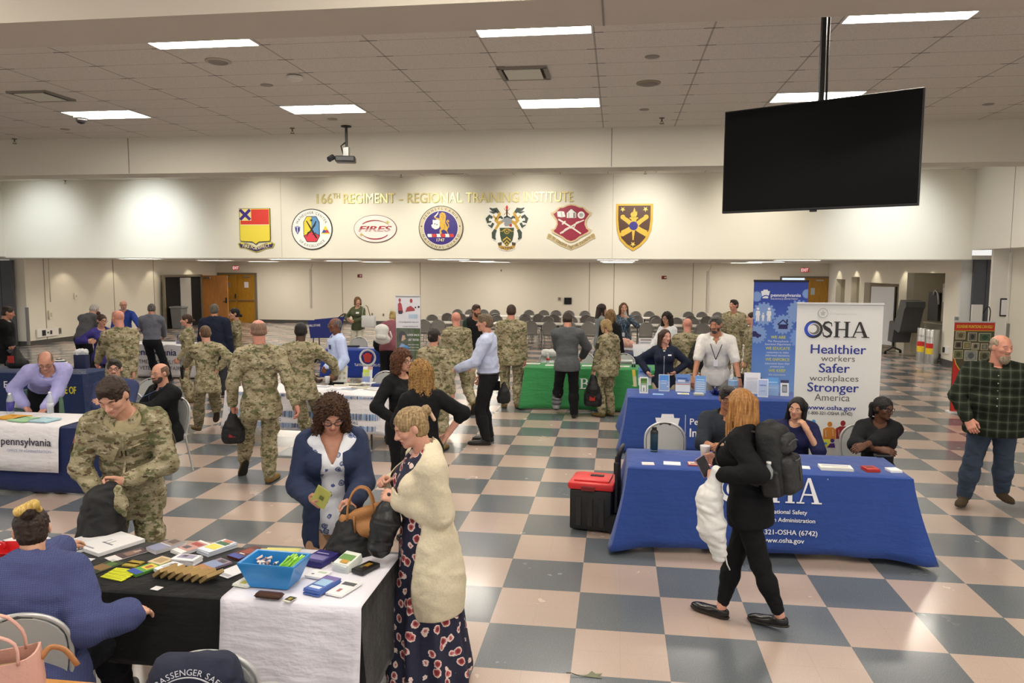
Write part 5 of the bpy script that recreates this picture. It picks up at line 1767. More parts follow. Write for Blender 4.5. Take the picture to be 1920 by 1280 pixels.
def necktie(m, z1=-.2, w=.045, hang=False, x=0):
 def fn(J):
  b = MB()
  pts, ws = [], []
  top, n0 = surf(J, x, .075)
  for i in range(8):
   k = i / 7
   if hang:
    q = top + Vector((0, .02, -1)) * (k * hang) + n0 * .012
    n = n0
   else:
    q, n = surf(J, 0, .075 + (z1 - .075) * k)
    q = q + n * .008
   pts.append((q, n))
   ws.append(.018 + (w - .018) * min(1, k * 1.15) if i < 7 else .01)
  vs, fs = [], []
  for (q, n), wd in zip(pts, ws):
   u = (J['Tt'] @ Vector((1, 0, 0)))
   vs += [q - u * wd, q + u * wd, q - u * wd + n * .008, q + u * wd + n * .008]
  for i in range(7):
   a, c_ = i * 4, i * 4 + 4
   fs += [(a, a + 1, c_ + 1, c_), (a + 2, c_ + 2, c_ + 3, a + 3), (a, c_, c_ + 2, a + 2), (a + 1, a + 3, c_ + 3, c_ + 1)]
  fs += [(0, 2, 3, 1), (28, 29, 31, 30)]
  b.add(vs, fs)
  b.ell(top + n0 * .008, (.022, .014, .02), 8)
  b.build('necktie', m, J['root'], True)
 return fn
def headbit(name, m, prims, cell=.005):
 """a lump in head space: list of (a, b, ra, rb)"""
 def fn(J):
  S = Sdf(cell)
  for a, b, ra, rb in prims:
   S.cap(J['hc'] + J['Hm'] @ (Vector(a) * J['hh']), J['hc'] + J['Hm'] @ (Vector(b) * J['hh']), ra * J['hh'], rb * J['hh'], .006)
  mesh_np(name, *S.mesh(), m, J['root'])
 return fn
# ------------------------------------------------------------------ tables, cloths, banners, chairs
def cloth_mat(c, rough=.85):
 t = NT('table_cloth_' + c)
 v = t.coord()
 n = t.noise(v, 5, 4, .6)
 k = lin(c)
 t.b.inputs['Base Color'].default_value = k
 t.b.inputs['Roughness'].default_value = rough
 t.b.inputs['Specular IOR Level'].default_value = .2
 t.b.inputs['Sheen Weight'].default_value = .15
 w = t.noise(t.coord((1, 1, 4)), 3.5, 3, .5)
 t.bump(t.math('ADD', n, w), .55, .03)
 return t.m
TOPM = mat('dedbd2', .45)
LEGM = mat('4b4c4e', .45, .6)
def folding_table(label, cx, cy, w, d, rz=0, h=.735, group=None, legs=True, parts=True):
 t = thing('folding_table', label, 'table', (cx, cy, 0), rz, group)
 MB().box((0, 0, h - .02), (w, d, .04), r=.012).build('table_top', TOPM, t)
 if legs:
  for sx in (-1, 1):
   for sy in (-1, 1):
    MB().tube([(sx * (w / 2 - .25), sy * (d / 2 - .1), 0), (sx * (w / 2 - .25), sy * (d / 2 - .1), h - .04)], .014, 6).build('leg', LEGM, t)
   MB().tube([(sx * (w / 2 - .25), -d / 2 + .1, .28), (sx * (w / 2 - .25), d / 2 - .1, .28)], .010, 6).build('brace', LEGM, t)
 return t
def tablecloth(label, cx, cy, w, d, m, rz=0, h=.745, hem=.02, group=None, wave=.012, flare=.05, seed=1, hems=None, corner=.10, name='tablecloth', over=0.0):
 """cloth hanging from the top of a table; hems = heights of the front, right, back, left hems"""
 t = thing(name, label, 'tablecloth', (cx, cy, 0), rz, group)
 hems = hems or (hem,) * 4
 R = random.Random(seed)
 ph = [R.random() * 6.28 for _ in range(8)]
 w2, d2 = w / 2 + .010 + over, d / 2 + .010 + over
 per = []
 nx, ny = max(12, int(w / .045)), max(8, int(d / .045))
 for i in range(nx):
  per.append((-w2 + 2 * w2 * i / nx, -d2, 0, i / nx))
 for i in range(ny):
  per.append((w2, -d2 + 2 * d2 * i / ny, 1, i / ny))
 for i in range(nx):
  per.append((w2 - 2 * w2 * i / nx, d2, 2, i / nx))
 for i in range(ny):
  per.append((-w2, d2 - 2 * d2 * i / ny, 3, i / ny))
 n = len(per)
 rings = []
 nz = 10
 vs = []
 for k in range(nz + 1):
  f = max(0, k - 1) / (nz - 1)
  for j, (x, y, sd, u) in enumerate(per):
   nxv, nyv = ((0, -1), (1, 0), (0, 1), (-1, 0))[sd]
   s = (x * abs(nyv) + y * abs(nxv))
   fold = (math.sin(s * 7 + ph[sd]) + .6 * math.sin(s * 15 + ph[sd + 2])) * wave * f
   cd = min(u, 1 - u) * (2 * w2 if sd in (0, 2) else 2 * d2)
   cb = math.exp(-(cd / .13) ** 2) * corner * f ** 1.4
   cxn, cyn = (math.copysign(1, x) if abs(x) > w2 * .5 else 0, math.copysign(1, y) if abs(y) > 0 else 0)
   off = flare * f + fold * (1 - math.exp(-(cd / .2) ** 2))
   hz = hems[sd]
   other = hems[(sd + 1) % 4] if u > .5 else hems[(sd - 1) % 4]
   bl = .5 * math.exp(-(cd / .12) ** 2)
   hz = hz * (1 - bl) + other * bl
   z = h - .004 - (h - .004 - hz) * f
   ox, oy = nxv * off, nyv * off
   if cd < .4:
    qx, qy = math.copysign(1, x), math.copysign(1, y)
    ox += qx * cb * .7
    oy += qy * cb * .7
   if k == 0:
    vs.append((x * (1 - .014 / w2), y * (1 - .014 / d2), h + .005))
   else:
    vs.append((x + ox, y + oy, z))
 fs = []
 for k in range(nz):
  for j in range(n):
   a, b = k * n + j, k * n + (j + 1) % n
   fs.append((b, a, a + n, b + n))
 fs.append(tuple(range(n)))
 o = link_mesh('cloth', vs, fs, m, t, 'auto')
 so = o.modifiers.new('s', 'SOLIDIFY')
 so.thickness = .003
 so.offset = 1
 def skirt(x, z):
  f = min(1, max(0, (h - .004 - z) / (h - .004 - hems[0])))
  cd = max(0, w2 - abs(x))
  fold = (math.sin(x * 7 + ph[0]) + .6 * math.sin(x * 15 + ph[2])) * wave * f
  return -d2 - flare * f - fold * (1 - math.exp(-(cd / .2) ** 2))
 SKIRT[t.name] = skirt
 return t
SKIRT = {}
def drape(t):
 """lays the lettering of a cloth on its front skirt"""
 fn = SKIRT[t.name]
 for o in t.children:
  if o.name.split('.')[0] == 'cloth':
   continue
  for v in o.data.vertices:
   v.co.y = fn(v.co.x, v.co.z) + v.co.y - .009
def front(t, w, d, z=0, y=.012):
 """the plane of a cloth's front skirt in its own frame, x centred, y up from the floor"""
 return frame((0, -d / 2 - y, 0), (1, 0, 0), (0, 0, 1))
BLUE = cloth_mat('2f4a90')
NAVY = cloth_mat('1f2a55')
GREEN = cloth_mat('3d8f54')
BLACKC = cloth_mat('141517')
WHITEC = cloth_mat('e2e0ea')
PWHITE = cloth_mat('e4e2e6')
WTXT = mat('e9ebf0', .7)
NTXT = mat('24265a', .7)
KEY = [(-.5, .34), (-.27, .34), (-.24, .5), (.24, .5), (.27, .34), (.5, .34), (.30, -.5), (-.30, -.5)]
def keystone(x, y, s):
 return [(x + a * s, y + b * s) for a, b in KEY]
def flat(b, M, z):
 return M @ Matrix.Translation((0, 0, z))
# --- the safety table at right front
OS_W, OS_D, OS_Y = 2.36, .72, 7.09
OS_X = 1.31
folding_table('folding table under the blue safety tablecloth at right', OS_X, OS_Y, OS_W, OS_D)
t = tablecloth('royal blue tablecloth with a big white letter logo and web address', OS_X, OS_Y, OS_W, OS_D, BLUE, hems=(.06, .03, .3, .02), flare=.045, corner=.2, seed=3)
M = frame((0, 0, 0), (1, 0, 0), (0, 0, 1))
SER = {
 'S': [stroke([(.86, .70), (.82, .88), (.55, .97), (.26, .91), (.15, .76), (.28, .61), (.64, .45), (.82, .28), (.74, .10), (.45, .02), (.18, .10), (.10, .31)], [.07, .09, .12, .17, .23, .27, .27, .23, .17, .12, .09, .07])],
 'H': [[rect(.10, 0, .28, 1), rect(.72, 0, .90, 1), rect(.28, .47, .72, .54), rect(0, 0, .38, .05), rect(0, .95, .38, 1), rect(.62, 0, 1, .05), rect(.62, .95, 1, 1)]],
 'A': [[[(.42, 1), (.54, 1), (.92, .03), (.72, .03)], [(.42, 1), (.48, .92), (.16, .03), (.10, .03)], rect(.24, .32, .72, .38), rect(-.02, 0, .30, .05), rect(.60, 0, 1.02, .05)]],
 'B': [[rect(.12, 0, .32, 1), rect(0, 0, .2, .05), rect(0, .95, .2, 1)], stroke([(.2, .97), (.55, .97), (.72, .88), (.74, .75), (.68, .60), (.5, .53), (.28, .53)], [.06, .08, .14, .19, .14, .08, .05]), stroke([(.28, .52), (.6, .52), (.8, .42), (.83, .27), (.76, .1), (.55, .03), (.2, .03)], [.05, .08, .15, .2, .15, .08, .06])],
 'T': [[rect(.40, 0, .60, 1), rect(0, .94, 1, 1), rect(.28, 0, .72, .05), [(0, .94), (.05, .94), (.03, .74), (0, .74)], [(1, .94), (.95, .94), (.97, .74), (1, .74)]]],
}
def serif(ch, x, y, w, h):
 return [[(x + a * w, y + b * h) for a, b in p] for grp in SER[ch] for p in grp]
lp = []
for ch, x in (('S', -.16), ('H', .03), ('A', .25)):
 lp += serif(ch, x, .50, .2, .22)
layer('logo', lp, WTXT, M, 0, .003, t)
layer('logo_ring', [[p for p in q] for q in stroke(arc(-.29, .61, .105, .105, 0, 360, 36), .045)] + stroke(arc(-.27, .60, .055, .055, 30, 300, 20), .03), WTXT, M, 0, .003, t)
mb = MB()
Z = flat(mb, M, .003)
text(mb, 'Occupational Safety', Z, .13, .405, .036, bold=.02)
text(mb, 'and Health Administration', Z, .13, .335, .036, bold=.02)
text(mb, '1-800-321-OSHA (6742)', Z, .13, .225, .042, bold=.02)
text(mb, 'www.osha.gov', Z, .14, .155, .042, bold=.02)
arc_text(mb, 'R', Z, .5, .715, .001, 90, .012)
mb.build('lettering', WTXT, t)
drape(t)
# --- insurance table behind
IN_W, IN_D, IN_X, IN_Y = 2.44, .76, 1.4, 10.9
folding_table('folding table under the blue insurance tablecloth', IN_X, IN_Y, IN_W, IN_D)
t = tablecloth('royal blue tablecloth with white keystone logo under the brochure stands', IN_X, IN_Y, IN_W, IN_D, BLUE, hems=(.03, .03, .3, .02), flare=.05, corner=.16, seed=8)
M = frame((0, 0, 0), (1, 0, 0), (0, 0, 1))
layer('keystone_logo', [keystone(-.69, .37, .33)], WTXT, M, 0, .003, t)
layer('keystone_arch', stroke(arc(-.66, .19, .15, .15, 20, 165, 16), .035), BLUE, M, .003, .002, t)
layer('divider', [rect(-.455, .20, -.449, .53)], WTXT, M, 0, .003, t)
mb = MB()
Z = flat(mb, M, .003)
text(mb, 'Pennsylvania', Z, -.39, .40, .085, 'L', bold=.012)
text(mb, 'Insurance Department', Z, -.39, .235, .115, 'L', bold=.02, width=1.35)
mb.build('lettering', WTXT, t)
drape(t)
# --- green table
GR_W, GR_D, GR_X, GR_Y = 2.3, .74, -.45, 13.8
folding_table('folding table under the green tablecloth', GR_X, GR_Y, GR_W, GR_D)
t = tablecloth('bright green tablecloth with white serif letters behind the man in a boot', GR_X, GR_Y, GR_W, GR_D, GREEN, hems=(.03, .03, .3, .03), seed=12, wave=.008)
M = frame((0, 0, 0), (1, 0, 0), (0, 0, 1))
q = aty(1087, 722, GR_Y - GR_D / 2).x - GR_X
layer('lettering', serif('B', q, .40, .17, .18) + serif('T', q + .2, .40, .17, .18), WTXT, M, 0, .003, t)
drape(t)
# --- navy table behind the green one
folding_table('folding table under the navy tablecloth behind the green one', .45, 16.1, 1.83, .74)
tablecloth('navy tablecloth carrying white signs behind the green table', .45, 16.1, 1.83, .74, NAVY, hems=(.05,) * 4, seed=15)
# --- foreground table
FG_W, FG_D, FG_X, FG_Y = 2.44, .70, -2.52, 4.03
folding_table('folding table under the black tablecloth in the foreground', FG_X, FG_Y, FG_W, FG_D)
tablecloth('black tablecloth covered with pamphlets in the foreground', FG_X, FG_Y, FG_W, FG_D, BLACKC, hems=(.36, .2, .34, .3), seed=21, wave=.008, flare=.02, corner=.03)
t = thing('table_runner', 'white cloth runner over the right end of the black table', 'runner', (-1.66, FG_Y, 0))
nx, prof = 18, []
zt_ = .762
for y in np.linspace(0, 1, 26):
 prof.append(('f', y))
vs, fs = [], []
Rw = random.Random(4)
path = []
for i in range(15):
 f_ = i / 14
 path.append((-FG_D / 2 - .030 - .05 * f_, zt_ - .01 - (zt_ - .20) * f_, f_))
path = path[::-1] + [(-FG_D / 2 - .016, zt_ - .002, 0)] + [(-FG_D / 2 + .01 + (FG_D - .02) * k / 8, zt_, 0) for k in range(9)] + [(FG_D / 2 + .016, zt_ - .004, 0)] + [(FG_D / 2 + .028 + .05 * k / 10, zt_ - .01 - .45 * k / 10, k / 10) for k in range(1, 11)]
for (y, z, f_) in path:
 for i in range(nx + 1):
  x = -.385 + .77 * i / nx
  sg = -1 if y < 0 else 1
  vs.append((x + .01 * f_ * math.sin(3 + z * 5), y + sg * f_ * (.018 * math.sin(x * 11 + 1) + .010 * math.sin(x * 24)), z + (.006 * f_ * math.sin(x * 9))))
for a in range(len(path) - 1):
 for i in range(nx):
  fs.append((a * (nx + 1) + i, a * (nx + 1) + i + 1, (a + 1) * (nx + 1) + i + 1, (a + 1) * (nx + 1) + i))
o = link_mesh('cloth', vs, fs, WHITEC, t, True)
so = o.modifiers.new('s', 'SOLIDIFY')
so.thickness = .003
# --- left navy table
PL_W, PL_D, PL_X, PL_Y, PL_R = 2.5, .70, -6.53, 7.86, math.radians(0)
folding_table('folding table under the navy tablecloth at the left edge', PL_X, PL_Y, PL_W, PL_D, PL_R)
tablecloth('navy tablecloth under the white runner at the left edge', PL_X, PL_Y, PL_W, PL_D, NAVY, PL_R, hems=(.03, .03, .3, .03), seed=31, wave=.008, flare=.03, corner=.06)
t = thing('table_runner', 'white cloth runner lettered pennsylvania on the navy table', 'runner', (-6.78, PL_Y, 0), PL_R)
vs, fs = [], []
path = [(-PL_D / 2 - .075, .26), (-PL_D / 2 - .065, .4), (-PL_D / 2 - .05, .6), (-PL_D / 2 - .03, .74), (-PL_D / 2 - .012, .760)] + [(-PL_D / 2 + .02 + (PL_D - .04) * k / 6, .763) for k in range(7)] + [(PL_D / 2 + .02, .748), (PL_D / 2 + .03, .5)]
for (y, z) in path:
 for i in range(15):
  vs.append((-.78 + 1.56 * i / 14, y + (.006 * math.sin(i * 1.1) if z < .6 else 0), z))
for a in range(len(path) - 1):
 for i in range(14):
  fs.append((a * 15 + i, a * 15 + i + 1, (a + 1) * 15 + i + 1, (a + 1) * 15 + i))
o = link_mesh('cloth', vs, fs, PWHITE, t, True)
so = o.modifiers.new('s', 'SOLIDIFY')
so.thickness = .003
M = frame((0, -PL_D / 2 - .092, 0), (1, 0, 0), Vector((0, .06, 1)))
mb = MB()
text(mb, 'pennsylvania', flat(mb, M, .006), .70, .55, .085, 'R', bold=.012)
mb.build('lettering', mat('2d2f45', .7), t)
mb = MB()
text(mb, 'OFFICE OF ADMINISTRATION', flat(mb, M, .006), .70, .475, .028, 'R')
mb.build('small_lettering', mat('8d98c4', .7), t)
# --- navy army table further left
AR_W, AR_D, AR_X, AR_Y = 2.44, .74, -9.86, 11.72
folding_table('folding table under the navy tablecloth with yellow words', AR_X, AR_Y, AR_W, AR_D)
t = tablecloth('navy tablecloth with yellow capital letters at the left', AR_X, AR_Y, AR_W, AR_D, cloth_mat('25355f'), hems=(.03,) * 4, seed=41, wave=.006, flare=.02, corner=.05)
M = frame((0, 0, 0), (1, 0, 0), (0, 0, 1))
mb = MB()
r_ = aty(150, 735, AR_Y - AR_D / 2).x - AR_X - .05
text(mb, "WE'RE MADE OF", flat(mb, M, .003), r_, aty(130, 737, AR_Y - AR_D / 2).z, .115, 'R', bold=.045, width=.72)
mb.build('lettering', mat('d8cf2a', .6), t)
mb = MB()
text(mb, 'E', flat(mb, M, .003), aty(13, 720, AR_Y - AR_D / 2).x - AR_X, .5, .11, bold=.02)
mb.build('white_lettering', WTXT, t)
drape(t)
# --- white veterans table
VT_W, VT_D, VT_X, VT_Y = 2.3, .74, -10.35, 16.35
folding_table('folding table under the white lettered tablecloth at left', VT_X, VT_Y, VT_W, VT_D)
t = tablecloth('white tablecloth with navy lettering behind the man in grey shirt', VT_X, VT_Y, VT_W, VT_D, PWHITE, hems=(.03,) * 4, seed=51, wave=.006, flare=.02, corner=.05)
M = frame((0, 0, 0), (1, 0, 0), (0, 0, 1))
mb = MB()
text(mb, 'pennsylvania', flat(mb, M, .003), .02, .52, .15, bold=.02)
mb.build('lettering', NTXT, t)
mb = MB()
text(mb, 'DEPARTMENT OF MILITARY', flat(mb, M, .003), .02, .33, .085)
text(mb, 'AND VETERANS AFFAIRS', flat(mb, M, .003), .02, .19, .085)
mb.build('small_lettering', mat('4a4b55', .7), t)
drape(t)
# --- round seal table
SE_W, SE_D, SE_X, SE_Y = 1.83, .72, -5.35, 16.05
folding_table('folding table under the blue tablecloth with round seal', SE_X, SE_Y, SE_W, SE_D)
t = tablecloth('blue tablecloth with a round red and white seal at centre left', SE_X, SE_Y, SE_W, SE_D, cloth_mat('2a449c'), hems=(.16,) * 4, seed=61, wave=.006, flare=.02, corner=.05)
M = frame((0, 0, 0), (1, 0, 0), (0, 0, 1))
c = aty(690, 670, SE_Y - SE_D / 2)
cx, cz = c.x - SE_X, c.z
layer('seal_disc', [circ(cx, cz, .185, n=40)], WTXT, M, 0, .002, t)
layer('seal_field', [circ(cx, cz, .14, n=40)], mat('262f78', .7), M, .003, .002, t)
layer('seal_keystone', [keystone(cx, cz, .2)], mat('d23a3f', .7), M, .006, .002, t)
layer('seal_star', [star(cx, cz, .06, 6, .6)], mat('b8503a', .7), M, .009, .002, t)
mb = MB()
arc_text(mb, 'HEALTH INSURANCE COUNSELING', flat(mb, M, .004), cx, cz, .15, 90, .022, True, .9)
mb.build('seal_lettering', mat('30386f', .7), t)
mb = MB()
text(mb, 'Toll Free: 1-866-292-7290', flat(mb, M, .003), cx + .02, aty(690, 686, SE_Y - SE_D / 2).z, .055, bold=.02, width=.62)
mb.build('lettering', WTXT, t)
drape(t)
# --- cancer coalition table
CA_W, CA_D, CA_X, CA_Y, CA_R = 2.4, .74, -4.3, 10.5, math.radians(-3)
folding_table('folding table under the white and blue striped tablecloth', CA_X, CA_Y, CA_W, CA_D, CA_R)
t = tablecloth('white tablecloth printed with blue bars behind the two soldiers', CA_X, CA_Y, CA_W, CA_D, PWHITE, CA_R, hems=(.22, .2, .3, .2), seed=71, wave=.008, flare=.03, corner=.06)
M = frame((0, 0, 0), (1, 0, 0), (0, 0, 1))
Rb = random.Random(11)
bars = {0: [], 1: [], 2: []}
for z0, z1 in ((.69, .735), (.40, .50), (.25, .33)):
 x = -CA_W / 2 + .02
 while x < CA_W / 2 - .03:
  bw = Rb.choice((.006, .008, .012))
  g = Rb.choice((0, 1, 1, 2))
  bars[g].append(rect(x, z0 + Rb.random() * .015, x + bw, z1 - Rb.random() * .01))
  x += bw + Rb.choice((.007, .010, .014))
for g, cc in enumerate(('3d4a78', '7c93c0', '8fbce0')):
 layer('printed_stripe', bars[g], mat(cc, .8), M, 0, .002, t)
for xx in (-.55, .55):
 layer('keystone_logo', [keystone(xx, .60, .16)], mat('8db9de', .8), M, 0, .002, t)
 mb = MB()
 Z = flat(mb, M, .004)
 text(mb, 'PENNSYLVANIA', Z, xx, .628, .022, width=.27, bold=.01)
 text(mb, 'PROSTATE', Z, xx, .58, .04, width=.27, bold=.015)
 text(mb, 'CANCER COALITION', Z, xx, .552, .018, width=.27)
 text(mb, 'PROSTATECANCER.ORG' if xx > 0 else 'PACANCER.ORG', Z, xx - (.05 if xx > 0 else 0), .345, .04, width=.62 if xx > 0 else .42)
 mb.build('lettering', mat('232a4e', .8), t)
mb = MB()
text(mb, 'EARLY DETECT', flat(mb, M, .004), .08, .60, .03, width=.3)
mb.build('small_lettering', mat('5b6180', .8), t)
drape(t)
# --- banners
def banner(name, label, corners_y, tl, tr, bot, m, rz=0, base=True, basec='a9a9a9'):
 """roll-up banner at depth y; pixel corners give its width and height"""
 a, b = aty(tl[0], tl[1], corners_y), aty(tr[0], tr[1], corners_y)
 z1 = (a.z + b.z) / 2
 w = b.x - a.x
 t = thing(name, label, 'banner', ((a.x + b.x) / 2, corners_y, 0), rz)
 MB().box((0, 0, (z1 + bot) / 2), (w, .006, z1 - bot)).build('panel', m, t)
 MB().box((0, .0, z1 + .01), (w + .01, .03, .025), r=.005).build('top_rail', mat('c4c4c4', .4, .3), t)
 MB().tube([(0, .05, .05), (0, .03, z1)], .012, 6).build('pole', mat('999999', .4, .6), t)
 if base:
  MB().box((0, .03, bot / 2), (w + .04, .2, max(.05, bot)), r=.02).build('base', mat(basec, .4, .4), t)
 return t, w, z1, frame((0, -.0035, 0), (1, 0, 0), (0, 0, 1))
BW = mat('dededc', .6)
t, w, z1, M = banner('roll_up_banner', 'white safety roll-up banner with black and blue logo at right', 8.55, (1495, 571), (1657, 572), .06, BW)
k = w / 162          # metres per photo pixel on the banner
X = lambda px: (px - 1576 + (z1 - 2.13) * 0) * k
Zp = lambda py: z1 - (py - 571) * k * 1.015
sh = lambda py: 0
DK, BL, GY = mat('2b2a2b', .6), mat('26378f', .6), mat('5d5d5d', .6)
for nm, cx, cy, r_, mm, z in (('logo_ring', 1527.5, 619, 17.5, DK, 0), ('logo_ring_blue', 1524, 619, 14.3, mat('2f4fbe', .6), .0022), ('logo_ring_white', 1528, 618.6, 11.8, BW, .0044), ('logo_ring_grey', 1528.6, 618.6, 10.4, mat('6a6a66', .6), .0066), ('logo_ring_white', 1525.6, 618, 7.6, BW, .0088)):
 layer(nm, [circ(X(cx), Zp(cy), r_ * k, n=40)], mm, M, z, .002, t)
lp = []
for ch, x0, x1 in (('S', 1543, 1565), ('H', 1566, 1596), ('A', 1598, 1632)):
 lp += serif(ch, X(x0), Zp(634), (x1 - x0) * k, 31 * k)
layer('logo_letters', lp, DK, M, 0, .002, t)
for body, cx, base, cap, wd, m_, bo in (('Healthier', 1576, 666, 18, 104, BL, .014), ('workers', 1576, 681, 12, 64, GY, 0), ('Safer', 1570, 703, 18, 58, BL, .014), ('workplaces', 1570, 720, 12, 93, GY, 0),
         ('Stronger', 1569, 741, 18, 97, BL, .014), ('America', 1568, 759, 14, 67, GY, 0), ('www.osha.gov', 1567, 777, 9, 94, BL, .02), ('1-800-321-OSHA (6742)', 1566, 787, 6.5, 83, DK, .012)):
 mb = MB()
 text(mb, body, M, X(cx), Zp(base), cap * k, width=wd * k, bold=bo, thick=.002)
 mb.build('lettering', m_, t)
layer('department_seal', stroke(arc(X(1544), Zp(587), 9 * k, 9 * k, 0, 360, 24), 1.6 * k) + [star(X(1544), Zp(587), 6 * k, 5, .45)], mat('b5b5b2', .6), M, 0, .002, t)
mb = MB()
text(mb, 'U.S. Department of Labor', M, X(1582), Zp(590), 3.6 * k, width=52 * k, thick=.002)
mb.build('small_lettering', mat('c0c0bd', .6), t)
def worker(cx, cz, s, c, nm):
 q = [circ(cx, cz + .36 * s, .10 * s, .12 * s, 16), [(cx - .12 * s, cz + .23 * s), (cx + .12 * s, cz + .23 * s), (cx + .27 * s, cz + .14 * s), (cx + .25 * s, cz - .3 * s), (cx - .25 * s, cz - .3 * s), (cx - .27 * s, cz + .14 * s)]]
 layer(nm, q, mat(c, .6), M, 0, .002, t)
 layer('outline', stroke([(cx - .16 * s, cz + .1 * s), (cx - .14 * s, cz - .2 * s)], .012 * s) + stroke([(cx + .12 * s, cz + .14 * s), (cx + .16 * s, cz - .15 * s)], .012 * s), BW, M, .003, .001, t)
worker(X(1535), Zp(816), 40 * k, '4ba0d8', 'blue_figure')
worker(X(1566), Zp(822), 46 * k, 'c27a28', 'orange_figure')
worker(X(1591), Zp(820), 48 * k, '8d1f22', 'red_figure')
layer('cart', [rect(X(1534), Zp(851), X(1568), Zp(836))], mat('d8d83c', .6), M, .002, .002, t)
layer('cart_wheel', [circ(X(1545), Zp(849), 6 * k, n=18)], mat('8a3020', .6), M, .004, .002, t)
layer('cart_band', [rect(X(1550), Zp(846), X(1562), Zp(842))], mat('3c8fd0', .6), M, .004, .002, t)
layer('purple_figure', [circ(X(1572), Zp(838), 4 * k, n=12), [(X(1562), Zp(852)), (X(1568), Zp(844)), (X(1576), Zp(843)), (X(1578), Zp(852))]], mat('4b1f78', .6), M, .004, .002, t)
t_ = NT('banner_blue')
sp_ = t_.n('SeparateXYZ')
t_.l(t_.coord(), sp_.inputs[0])
t_.l(t_.ramp(t_.math('DIVIDE', sp_.outputs[2], 2.4), [(.25, '7fa8e4'), (.55, '5a86d6'), (.85, '3450b4'), (1.0, '2f49a6')]), t_.b.inputs['Base Color'])
t_.b.inputs['Roughness'].default_value = .6
t, w, z1, M = banner('roll_up_banner', 'tall blue roll-up banner with gears and white family figures', 11.75, (1414, 527), (1516, 529), .06, t_.m, basec='888888')
MB().box((0, 0, z1 + .012), (w + .01, .035, .03)).build('black_top', mat('15161d', .5), t)
k = w / 102
X = lambda px: (px - 1465) * k
Zp = lambda py: z1 - (py - 527) * k
GEAR = mat('86a7e0', .6)
def gear(cx, cz, r, n=16):
 pts = []
 for i in range(n):
  for da, rr in ((-.28, 1.0), (-.22, 1.16), (.22, 1.16), (.28, 1.0)):
   a = 2 * math.pi * (i + da) / n
   pts.append((cx + r * rr * math.cos(a), cz + r * rr * math.sin(a)))
 xm = w / 2 - .003
 return [(max(-xm, min(xm, x)), z) for x, z in pts]
layer('gear', [gear(X(1434), Zp(590), 20 * k), gear(X(1471), Zp(610), 17 * k), gear(X(1423), Zp(630), 16 * k), gear(X(1500), Zp(585), 20 * k), gear(X(1420), Zp(556), 9 * k), gear(X(1514), Zp(550), 8 * k)], GEAR, M, 0, .001, t)
layer('gear', [gear(X(1505), Zp(636), 18 * k)], mat('7ba2e4', .6), M, 0, .001, t)
layer('keystone_logo', [keystone(X(1436), Zp(551), 17 * k)], mat('f4f5f8', .6), M, .002, .002, t)
layer('keystone_arch', stroke(arc(X(1437), Zp(562), 9 * k, 8 * k, 30, 170, 10), 2 * k), mat('3a57ba', .6), M, .0045, .001, t)
ICO = mat('2a2a66', .6)
fam = []
for cx, s in ((1423, 1.0), (1433, .62), (1444, 1.0)):
 b0 = 604
 hgt = 26 * s
 fam += [circ(X(cx), Zp(b0 - hgt + 2 * s), 2.6 * s * k, n=12), [(X(cx - 3.6 * s), Zp(b0 - hgt + 6 * s)), (X(cx + 3.6 * s), Zp(b0 - hgt + 6 * s)), (X(cx + 4.6 * s), Zp(b0 - hgt + 15 * s)), (X(cx + 3 * s), Zp(b0 - hgt + 15 * s)), (X(cx + 3.2 * s), Zp(b0)), (X(cx + .5), Zp(b0)), (X(cx), Zp(b0 - 9 * s)), (X(cx - .5), Zp(b0)), (X(cx - 3.2 * s), Zp(b0)), (X(cx - 3 * s), Zp(b0 - hgt + 15 * s)), (X(cx - 4.6 * s), Zp(b0 - hgt + 15 * s))]]
layer('family_figure', fam, mat('f1f2f4', .6), M, .002, .002, t)
layer('house_icon', [[(X(1460), Zp(610)), (X(1471), Zp(600)), (X(1482), Zp(610)), (X(1480), Zp(611.5)), (X(1471), Zp(603)), (X(1462), Zp(611.5))], rect(X(1463), Zp(619), X(1480), Zp(610)), rect(X(1477), Zp(606), X(1480), Zp(600))], ICO, M, .002, .002, t)
layer('car_icon', [[(X(1414), Zp(632)), (X(1414.5), Zp(624)), (X(1420), Zp(624)), (X(1425), Zp(629)), (X(1431), Zp(631)), (X(1430), Zp(635)), (X(1414), Zp(635))], circ(X(1424), Zp(635), 2.6 * k, n=12)], ICO, M, .002, .002, t)
mb = MB()
text(mb, 'pennsylvania', M, X(1446.5), Zp(556), 6.4 * k, 'L', width=56 * k, bold=.03, thick=.003)
text(mb, 'INSURANCE DEPARTMENT', M, X(1446.5), Zp(562), 3.4 * k, 'L', width=51 * k, thick=.003)
for body, y in (('The Pennsylvania', 645), ('Insurance Department', 651), ('consumers to make', 667), ('informed decisions.', 673), ('insurance laws that', 689), ('protect you', 695), ('the insurance', 711)):
 text(mb, body, M, X(1463), Zp(y), 4 * k, width=len(body) * 2.45 * k, shear=.2, thick=.003)
mb.build('lettering', mat('e9eef8', .6), t)
mb = MB()
for body, y in (('WE ARE', 638), ('WE EDUCATE', 660), ('WE ENFORCE', 682), ('WE KEEP', 704)):
 text(mb, body, M, X(1463), Zp(y), 5.6 * k, width=len(body) * 4.55 * k, bold=.03, thick=.003)
mb.build('yellow_lettering', mat('d6d86a', .6), t)
t, w, z1, M = banner('roll_up_banner', 'narrow grey and white roll-up banner with portraits behind the striped table', 13.2, (742, 555), (788, 556), .06, mat('dcdce4', .6))
k = w / 46
X = lambda px: (px - 765) * k
Zp = lambda py: z1 - (py - 556) * k
layer('lower_photo', [rect(-w / 2 + .003, Zp(700), w / 2 - .003, Zp(614))], mat('5b6458', .7, var=.3, bscale=8), M, 0, .001, t)
